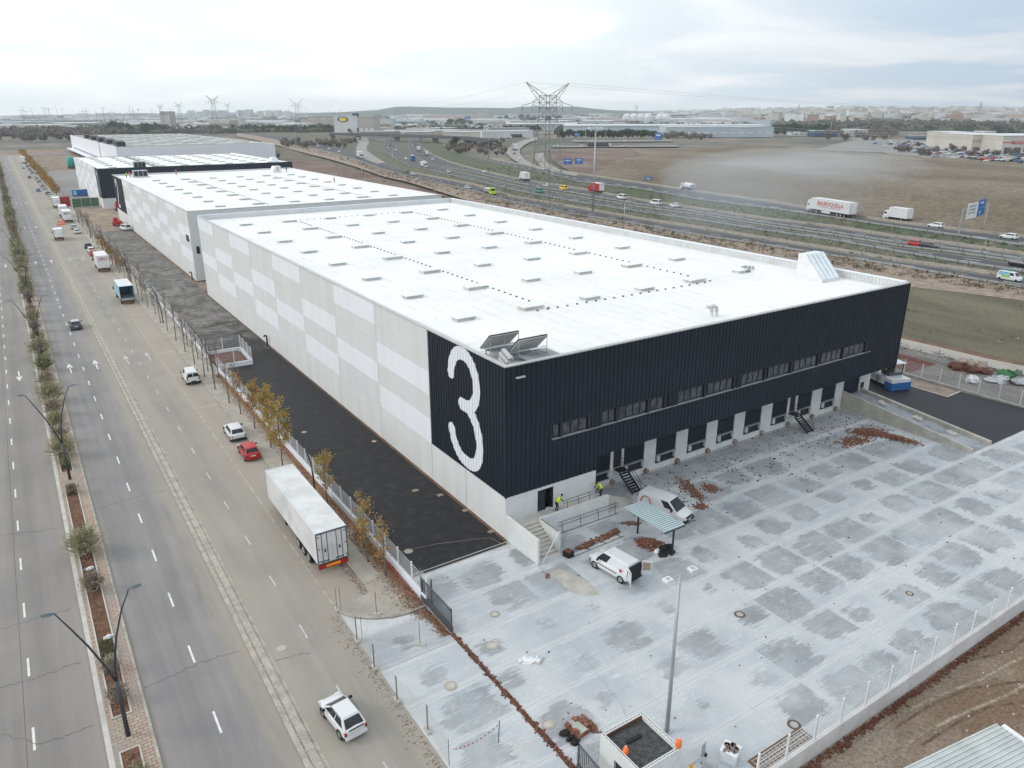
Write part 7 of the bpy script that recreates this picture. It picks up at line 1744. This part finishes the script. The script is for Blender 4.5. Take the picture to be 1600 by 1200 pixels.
# ------------------------------------------------------------------ far buildings
for nme, c in dict(b_white=(.55, .56, .57), b_pale=(.40, .44, .46), b_blue=(.37, .44, .49), b_grey=(.25, .26, .27), b_cream=(.47, .45, .41), b_beige=(.37, .35, .32), b_pink=(.36, .31, .29), b_brick=(.26, .17, .13), b_dark=(.08, .085, .09), b_navy=(.04, .08, .13), b_rblue=(.10, .26, .45), b_lot=(.28, .27, .26), b_roofp=(.50, .53, .55)).items(): mat(nme, c, .85, .06, .05)
def far_building(label, x0, x1, yb, yt, wall, roof_, depth=60, group=None, windows=None, nm='industrial_building', cat='building', z=0, stripe=None, D=None):
    xa, ya, _ = G(x0, yb) if D is None else (*az(x0, D), 0); xb, yb_, _ = G(x1, yb) if D is None else (*az(x1, D), 0); hh = hgt((x0+x1)/2, yt, (xa+xb)/2, (ya+yb_)/2)
    d = Vector((xb-xa, yb_-ya, 0)); L = d.length; t = thing(nm, label, cat, (xa, ya, z), atan2(d.y, d.x), group)
    MB().box(0, L, 0, depth, -.5, hh).build('wall', M[wall], t); MB().box(-.4, L+.4, -.4, depth+.4, hh, hh+.5).build('roof', M[roof_], t)
    if windows:
        n, z0_, z1_, mt = windows
        for k in range(n): MB().box(L*(k+.2)/n, L*(k+.8)/n, -.25, -.02, hh*z0_, hh*z1_).build('window', M[mt], t)
    if stripe: MB().box(0, L, -.2, -.02, hh*stripe[0], hh*stripe[1]).build('stripe', M[stripe[2]], t)
    return t, L, hh
FB = far_building
FB('long pale blue warehouse beyond the pines', 880, 1205, 208, 196.5, 'b_blue', 'b_roofp', 180, stripe=(.8, .9, 'b_grey'))
FB('large pale blue hall right end with white top band', 1040, 1208, 214, 199, 'b_blue', 'b_pale', 90, windows=(12, .35, .5, 'b_white'))
FB('pale long hall left of the big pylon', 790, 900, 204, 194, 'b_pale', 'b_roofp', 150, stripe=(.88, 1., 'b_grey'))
FB('beige long warehouse beyond the pale blue hall', 928, 1036, 191, 184, 'b_beige', 'b_beige', 120, stripe=(.3, .45, 'b_pale'))
FB('small bluish hall in front of the beige warehouse', 898, 912, 190, 187, 'b_rblue', 'b_rblue', 60)
FB('pale beige warehouse above the blue hall at right', 1075, 1152, 188, 181, 'b_beige', 'b_pale', 150)
FB('light beige hall near the trees right of the blue hall', 1197, 1216, 190, 182, 'b_cream', 'b_cream', 120)
FB('cream block of houses below the distant hill', 814, 838, 181, 175, 'b_cream', 'b_cream', 60, windows=(5, .3, .6, 'b_brick'))
FB('long white hall at the far right edge', 1531, 1640, 193, 186, 'b_white', 'b_white', 90, windows=(9, .2, .7, 'b_pale'))
FB('brown roofed cottages left of the big store', 1395, 1468, 212, 207, 'b_beige', 'b_pink', 30, windows=(8, .2, .6, 'b_grey'))
FB('blue and white workshop row left of the car park', 1272, 1308, 213, 205, 'b_navy', 'b_pale', 40)
FB('white workshop left of the chimney', 1240, 1272, 212, 207.5, 'b_white', 'b_white', 40, windows=(4, .2, .7, 'b_grey'))
FB('pale grey workshop right of the chimney', 1328, 1356, 213, 203, 'b_pale', 'b_white', 50)
FB('small dark glass building left of the big store', 1428, 1460, 217, 213, 'b_navy', 'b_grey', 30)
FB('white office building at the far left beyond the bare trees', 8, 34, 203, 191, 'b_pale', 'b_white', 60, windows=(6, .35, .6, 'b_dark'))
FB('pale office building second from the far left', 36, 62, 201, 190.5, 'b_pale', 'b_white', 60, windows=(6, .35, .6, 'b_dark'))
FB('white industrial hall above the bare trees at left', 62, 124, 198, 192, 'b_pale', 'b_white', 120, windows=(10, .2, .6, 'b_grey'))
FB('long pale hall farther back at left', 70, 250, 190, 184.5, 'b_pale', 'b_roofp', 200)
FB('striped tall office tower with a dark top', 254, 268, 203, 174.5, 'b_pink', 'b_dark', 25, windows=(5, .05, .82, 'b_white'), nm='office_tower')
FB('cream three storey building before the tall pylon', 328, 374, 203, 188, 'b_cream', 'b_cream', 30, windows=(14, .55, .75, 'b_grey'))
FB('dark roofed block at the right end of the cream building', 360, 375, 203, 184, 'b_cream', 'b_navy', 32)
FB('white low hall behind the pine row', 384, 415, 197, 191.5, 'b_white', 'b_pale', 60)
FB('beige hall with brown roof right of the pylon', 470, 525, 200, 186.5, 'b_beige', 'b_pink', 60, windows=(6, .1, .4, 'b_white'))
t, L, hh = FB('white showroom with an oval yellow and blue emblem', 523, 552, 212, 181, 'b_white', 'b_pale', 30)
q = MB(); q.add([(L*.5+L*.30*cos(a), -.4, hh*.82+hh*.14*sin(a)) for a in [2*pi*k/20 for k in range(20)]], [tuple(range(20))]); q.build('oval_emblem', M['b_navy'], t)
q = MB(); q.add([(L*.5+L*.2*cos(a), -.6, hh*.82+hh*.09*sin(a)) for a in [2*pi*k/20 for k in range(20)]], [tuple(range(20))]); q.build('oval_centre', M['paint_yellow'], t)
FB('beige hall joined right of the emblem showroom', 552, 586, 209, 183, 'b_beige', 'b_beige', 40, windows=(4, .1, .35, 'b_white'))
FB('small hall with a red sign right of the showroom', 586, 612, 205, 186, 'b_pale', 'b_pale', 40, stripe=(.35, .6, 'b_brick'))
t, L, hh = FB('dark green billboard on a tall pole', 552, 562.5, 206, 177, 'b_navy', 'b_navy', 1.2, nm='billboard', cat='billboard')
t.children[0].location.z = 0; me = t.children[0]; bpy.data.objects.remove(me); MB().box(0, L, 0, 1.2, hh*.86, hh).build('panel', M['b_navy'], t); MB().box(L*.46, L*.54, .3, .9, 0, hh*.86).build('pole', M['steel'], t)
FB('white retail shed right of centre with grey windows', 612, 655, 196, 186.5, 'b_pale', 'b_white', 60, windows=(9, .3, .6, 'b_grey'))
FB('long pink beige distribution hall below the hill', 661, 760, 189.5, 179.5, 'b_pink', 'b_beige', 150)
FB('small brown white striped apartment block left of the pines', 761, 789, 203, 191.5, 'b_pink', 'b_grey', 20, windows=(8, .1, .85, 'b_white'))
FB('pale low shop in the junction', 775, 783, 206, 201, 'b_white', 'b_white', 14)
FB('bright blue roofed hall on the horizon left of centre', 505, 560, 181, 175.5, 'b_rblue', 'b_rblue', 150, stripe=(.0, .35, 'b_white'))
FB('long white row on the horizon at left', 380, 450, 182, 177.5, 'b_white', 'b_white', 150)
# the big store
t, L, hh = FB('big cream store building with a red band and red sign at the right edge', 1563, 1700, 240, 212.5, 'b_cream', 'b_white', 70, nm='store_building', windows=None, stripe=(.62, .66, 'paint_red'))
MB().box(0, L, -.3, -.02, hh*.02, hh*.35).build('glazing', M['b_dark'], t)
for k in range(9): MB().box(L*k/9, L*k/9+2, -.6, -.31, 0, hh*.40).build('pillar', M['b_cream'], t)
MB().box(8, 20, -.4, -.22, hh*.56, hh*.72).build('sign_board', M['paint_red'], t); me = text_mesh('COSTCO', 2.3, M['sign_white'], .02); lettering('lettering', me, t, (14, -.5, hh*.64), (1, 0, 0), (0, 0, 1))
FB('angled cream wing at the left end of the big store', 1489, 1528, 232, 207.5, 'b_cream', 'b_white', 60, windows=(2, .06, .3, 'b_dark'), stripe=(.66, .69, 'b_grey'))
FB('cream entrance wing of the big store behind the red barriers', 1516, 1566, 237, 211, 'b_cream', 'b_white', 60, windows=(3, .04, .26, 'b_dark'), stripe=(.63, .66, 'paint_red'))
FB('white rooftop block on the big store', 1533, 1552, 229, 206, 'b_white', 'b_white', 20)
for i in range(8): 
    x, y, _ = G(1519+i*5, 239.5-.3*i); t = MB().box(-1.6, 1.6, -.4, .4, 0, 1.3).build('barrier', M['paint_red'], None, loc=(x, y, 0), label='red barrier before the store entrance', category='barrier', group='red barriers before the store')
# parked cars of the store
random.seed(44); n = 0
for rowi in range(10):
    yb = 221.5+rowi*2.6
    x0_, x1_ = 1335+rowi*16, 1610
    x = x0_
    while x < x1_ and n < 290:
        if random.random() < .78:
            X, Y, _ = G(x, yb+(x-1400)*.055+random.uniform(-.2, .2)); c = random.choice(['paint_white', 'paint_white', 'paint_silver', 'paint_silver', 'paint_dgrey', 'paint_black', 'paint_blue', 'paint_red'])
            far_car(f'small {CN[c]} car in the crowded store car park', X, Y, .6+random.uniform(-.1, .1), c, f'{CN[c]} cars in the store car park', s=1.25); n += 1
        x += random.uniform(7, 11)
for i in range(14):
    px_ = 300+i*22; X, Y, _ = G(px_, 204.5-.2*(i % 3)) 
for i in range(9):
    X, Y, _ = G(1056+i*12, 211.8); t = MB().box(-3, 6, -1.4, 1.4, .8, 4.4).build('truck_trailer', M[['dirt_red', 'b_brick', 'b_white', 'b_dark'][i % 4]], None, loc=(X, Y, 0), label='truck trailer parked before the pale blue hall', category='trailer', group='trailers parked before the pale blue hall'); t.rotation_euler.z = -.5
for i, (px_, py_, L, c) in enumerate(((588, 208, 26, 'b_dark'), (642, 208.5, 12, 'b_white'), (662, 206.5, 28, 'b_pink'), (688, 206.5, 12, 'paint_lblue'), (703, 207.5, 24, 'b_white'), (711, 215.5, 22, 'b_white'), (650, 214.5, 14, 'b_pale'), (630, 213, 12, 'b_pale'), (936, 229, 26, 'paint_dgrey'), (808, 214.5, 20, 'b_dark'), (795, 216.5, 8, 'b_white'), (784, 216.5, 5, 'b_white'))):
    X, Y, _ = G(px_, py_); o = thing('lorry', f'distant lorry on the roads beyond the bridge, {ORD[i]} in order from the emblem showroom', 'lorry', (X, Y, .1), -YAW*0-.35); MB().box(-L/2, L/2-2.6, -1.4, 1.4, 1.1, 4.4).build('trailer', M[c], o); MB().box(L/2-2.4, L/2, -1.3, 1.3, .5, 3.6).build('cab', M['b_white'], o); MB().box(-L/2, L/2-1, -1.1, 1.1, 0, 1.05).build('chassis', M['rubber'], o)
for i in range(26):
    random.seed(200+i); px_, py_ = random.choice([(random.uniform(860, 1010), random.choice((220.3, 229.2))), (random.uniform(400, 840), random.uniform(204, 206.5)), (random.uniform(620, 760), random.uniform(197, 204)), (random.uniform(1330, 1600), 250+random.uniform(-4, 1))])
    X, Y, _ = G(px_, py_); far_car('tiny white car on the far roads', X, Y, random.uniform(.8, 1.2), 'paint_white', 'tiny white cars on the far roads', s=1.3)
# the town and works on the horizon
random.seed(77); cnt = 0
TOWNFAR = MB()
RIDGE = [(-200, 184.5), (0, 183.5), (60, 181), (120, 179), (200, 178), (300, 177.5), (450, 176), (600, 176), (900, 174.5), (1100, 172.5), (1250, 170), (1380, 168.5), (1500, 169), (1650, 169), (1900, 171)]
def crest(px_):
    for (a, ya), (b, yb) in zip(RIDGE, RIDGE[1:]):
        if a <= px_ <= b:
            x, y = az(px_, 7500); return max(0, hgt(px_, ya+(yb-ya)*(px_-a)/(b-a), x, y))
    return 0
def town(n, keep, x0, x1, D0, D1, w0, w1, h0, h1, mats, label, group, depth=(20, 60)):
    Ds = sorted(random.uniform(D0, D1) for k in range(n))
    xs_ = sorted(random.uniform(x0, x1) for k in range(keep)); oi = list(range(keep)); random.shuffle(oi)
    for k, D in enumerate(Ds):
        px_ = xs_[oi[k]] if k < keep else random.uniform(x0, x1); x, y = az(px_, D); zb_ = max(0, (D-3600)/3900)*crest(px_); w = random.uniform(w0, w1); h = random.uniform(h0, h1); c = random.choice(mats); a = -YAW-atan2(px_-800, FPX)+random.uniform(-.4, .4); dp_ = random.uniform(*depth); rm = random.choice(('b_roofp', 'b_roofp', 'b_white', 'b_pink'))
        if k < keep:
            b = MB().box(-w/2, w/2, 0, dp_, -5, h, 0).box(-w/2-.5, w/2+.5, -.5, dp_+.5, h, h+.6, 1)
            b.build('town_building', [M[c], M[rm]], None, loc=(x, y, zb_), label=f'{label}, {ORD[oi[k]]} from the left', category='building', group=group).rotation_euler.z = a
        else:
            d = (cos(a), sin(a)); n_ = (-sin(a), cos(a)); TOWNFAR.obox((x+n_[0]*dp_/2, y+n_[1]*dp_/2), d, n_, w, dp_, zb_-5, zb_+h, TM.index(c))
TM = ['b_white', 'b_pale', 'b_grey', 'b_cream', 'b_pink', 'b_beige', 'b_brick', 'b_blue', 'b_lot', 'b_rblue']
WB = ['b_white', 'b_white', 'b_pale', 'b_grey', 'b_cream']
town(420, 75, 1130, 1640, 3000, 7300, 18, 70, 8, 26, ['b_white', 'b_cream', 'b_pink', 'b_beige', 'b_pale', 'b_brick'], 'pale town building on the right of the horizon', 'town buildings on the right horizon')
town(330, 60, 620, 1180, 1900, 7000, 25, 160, 6, 15, WB+['b_blue', 'b_beige'], 'hazy industrial building below the distant hill', 'hazy industrial buildings below the hill', (40, 160))
town(300, 75, -60, 620, 1700, 7000, 25, 190, 6, 14, WB+['b_blue', 'b_grey'], 'hazy industrial building in the left distance', 'hazy industrial buildings at left', (40, 160))
town(34, 34, 290, 452, 4300, 5000, 22, 40, 26, 42, ['b_white', 'b_pale', 'b_cream'], 'pale apartment tower in the row on the left horizon', 'apartment towers on the left horizon', (20, 40))
town(46, 40, 560, 800, 1150, 2000, 20, 80, 4, 9, WB+['b_lot', 'b_beige'], 'low hazy shed among the junction roads', 'low sheds among the junction roads', (20, 60))
TOWNFAR.build('far_town', [M[q] for q in TM], None, kind='stuff', label='mass of hazy town and works buildings along the horizon', category='town')
mxs = sorted(random.uniform(20, 270) if k < 44 else random.uniform(600, 1500) for k in range(60))
for k in range(60):
    px_ = mxs[k]; x, y = az(px_, random.uniform(2500, 4200)); h = random.uniform(38, 60)
    b = MB().tube([(0, 0, 0), (0, 0, h)], [.6, .35], 4); b.box(-8, 14, -.35, .35, h*.86, h*.875) if k % 3 == 0 else None
    b.build('mast', M['b_grey'], None, loc=(x, y, 0), label=f'faint thin mast on the horizon, {ORD[k]} from the left', category='mast', group='faint masts on the horizon')
for k in range(6):
    x, y = az(980+k*11 if k < 4 else 1000+k*8, 2600); b = MB().blob((0, 0, 16), 16, 16, 14, 0, 12, 8); b.build('storage_tank', M['b_white'], None, loc=(x, y, 0), label='round white storage tank on the horizon right of the big pylon', category='tank', group='white storage tanks on the horizon').data.polygons.foreach_set('use_smooth', [True]*96)
# hills
random.seed(91); b = MB()
for k in range(900):
    px_ = random.uniform(-60, 1640); D = 1500*(3.3**random.random()); x, y = az(px_, D); n_ = random.randint(2, 6); a = -YAW-atan2(px_-800, FPX)
    for j in range(n_):
        w = random.uniform(9, 22)*D/3000+5; b.blob((x+cos(a)*j*w*1.3, y+sin(a)*j*w*1.3, max(0, (D-3600)/3900)*crest(px_)+1), w, w*.7, random.uniform(6, 10), random.randrange(2), 6, 3, .25)
b.build('far_woods', [M['leaf_pine'], M['scrub']], None, kind='stuff', label='dark tree clumps scattered between the far buildings', category='woods')
def ridge(name, pts, D, dd, ma, base=-40):
    b = MB(); n = len(pts); V = []
    for (px_, y) in pts:
        x, yy = az(px_, D); z = hgt(px_, y, x, yy); x2, y2 = az(px_, D+dd); x0_, y0_ = az(px_, D-dd)
        V += [(x0_, y0_, base), (x, yy, z), (x2, y2, base)]
    F = []
    for i in range(n-1):
        for k in (0, 1): a = i*3+k; F.append((a, a+3, a+4, a+1))
    b.add(V, F); S(name, b, M[ma])
ridge('hill', [(430, 180), (500, 177), (590, 172), (606, 169), (618, 166.8), (640, 166.5), (700, 168), (760, 168.5), (800, 169), (810, 167), (830, 166.2), (860, 166.8), (900, 166.5), (920, 169), (950, 172), (1000, 175), (1060, 178)], 5600, 1500, 'hill')
ridge('far_slope', RIDGE, 7500, 3900, 'far_land', -1)
# ------------------------------------------------------------------ far left yard beyond the third warehouse
wall_fence('green netted fence across the sandy ground before the third warehouse yard', (-9.8, 301), (.0, 301), 0, 0, 3.8, 3)
MB().box(-9.6, -.3, 301.1, 301.25, .3, 3.6).build('green_netting', M['green_net'], None, label='tall green netting hung across the sandy gap before the third warehouse yard', category='netting')
MB().box(-13.5, -9.9, 308, 308.3, 0, 4).build('red_barrier', M['paint_red'], None, label='red boarding at the left end of the green netting', category='hoarding')
t = thing('shipping_container', 'long blue container in the yard behind the green netting', 'container', (-2.5, 352, 0)); MB().box(-3.4, 3.4, -1.2, 1.2, .1, 2.9).build('box', M['paint_blue'], t); MB().box(-3.0, -1.6, -1.25, -1.21, .6, 2.5).build('door', M['paint_lblue'], t)
t = thing('cement_silo', 'green rounded mixer plant in the far yard', 'silo', (10, 560, 0)); q = MB(); q.tube([(0, 0, 1), (0, 0, 3), (0, 0, 8), (0, 0, 10)], [2, 3, 3, 2], 12); mat('turq', (.02, .30, .26), .5); q.build('drum', M['turq'], t, True); t.scale = (.75,)*3; MB().box(-3, 14, -2, 2, 0, 2.5).build('base', M['paint_dgrey'], t)
t = thing('small_machine', 'red site machine by the navy fronted warehouse', 'machine', (4.5, 281, 0)); MB().box(-1.3, 1.3, -2, 2, .5, 2.6).build('body', M['paint_red'], t); MB().box(-1, 1, -1, 1, 2.6, 3.5).build('cab', M['paint_red'], t); wheels(t, 1.5, (-1.2, 1.2), .5)
t = thing('telehandler', 'red telescopic handler at the far corner of the second warehouse', 'machine', (-1.8, 236, 0)); MB().box(-1.1, 1.1, -2.2, 2.2, .6, 1.7).build('body', M['paint_red'], t); MB().box(-1.0, .2, -.6, 1, 1.7, 2.7).build('cab', M['paint_red'], t); MB().frust([(.4, -2, 1.8), (.8, -2, 1.8), (.8, 3, 1.2), (.4, 3, 1.2)], [(.4, -2, 2.2), (.8, -2, 2.2), (.8, 3, 1.6), (.4, 3, 1.6)]).build('boom', M['lamp_orange'], t); wheels(t, 1.3, (-1.3, 1.4), .55)
far_car('white van parked at the corner of the second warehouse beside the red handler', -1.0, 224, .3, 'paint_white', None, 'van')
# ------------------------------------------------------------------ air
MB().box(-9000, 9000, -2500, 13500, -60, 175).build('haze', M['scrub'], None, kind='stuff')
hz = bpy.data.objects['haze']; hz.data.materials.clear(); hm = bpy.data.materials.new('haze'); hm.use_nodes = True; t = hm.node_tree; t.nodes.clear()
vo = t.nodes.new('ShaderNodeVolumePrincipled'); vo.inputs['Color'].default_value = (.88, .95, 1., 1); vo.inputs['Density'].default_value = 8e-5; vo.inputs['Anisotropy'].default_value = .2
ou = t.nodes.new('ShaderNodeOutputMaterial'); t.links.new(vo.outputs[0], ou.inputs['Volume']); hz.data.materials.append(hm)
sm_ = bpy.data.materials.new('smoke'); sm_.use_nodes = True; t = sm_.node_tree; t.nodes.clear()
vo = t.nodes.new('ShaderNodeVolumePrincipled'); vo.inputs['Color'].default_value = (.85, .92, 1., 1); vo.inputs['Density'].default_value = .002
ou = t.nodes.new('ShaderNodeOutputMaterial'); t.links.new(vo.outputs[0], ou.inputs['Volume'])
for (sx, sy, rx, ry, rz_) in ((1110, 368, 20, 14, 6), (1150, 350, 30, 24, 9), (1190, 325, 42, 40, 12), (1215, 305, 60, 48, 13), (1240, 290, 75, 60, 12), (1290, 285, 70, 55, 10)):
    X, Y, _ = G(sx, sy); q = MB(); q.blob((0, 0, 0), rx, ry, rz_, 0, 20, 12, .05); q.build('smoke', [sm_], None, True, loc=(X, Y, rz_*.55), kind='stuff', label='thin pale smoke drifting over the motorway', category='smoke')
try: hm.cycles.homogeneous_volume = True
except Exception: pass
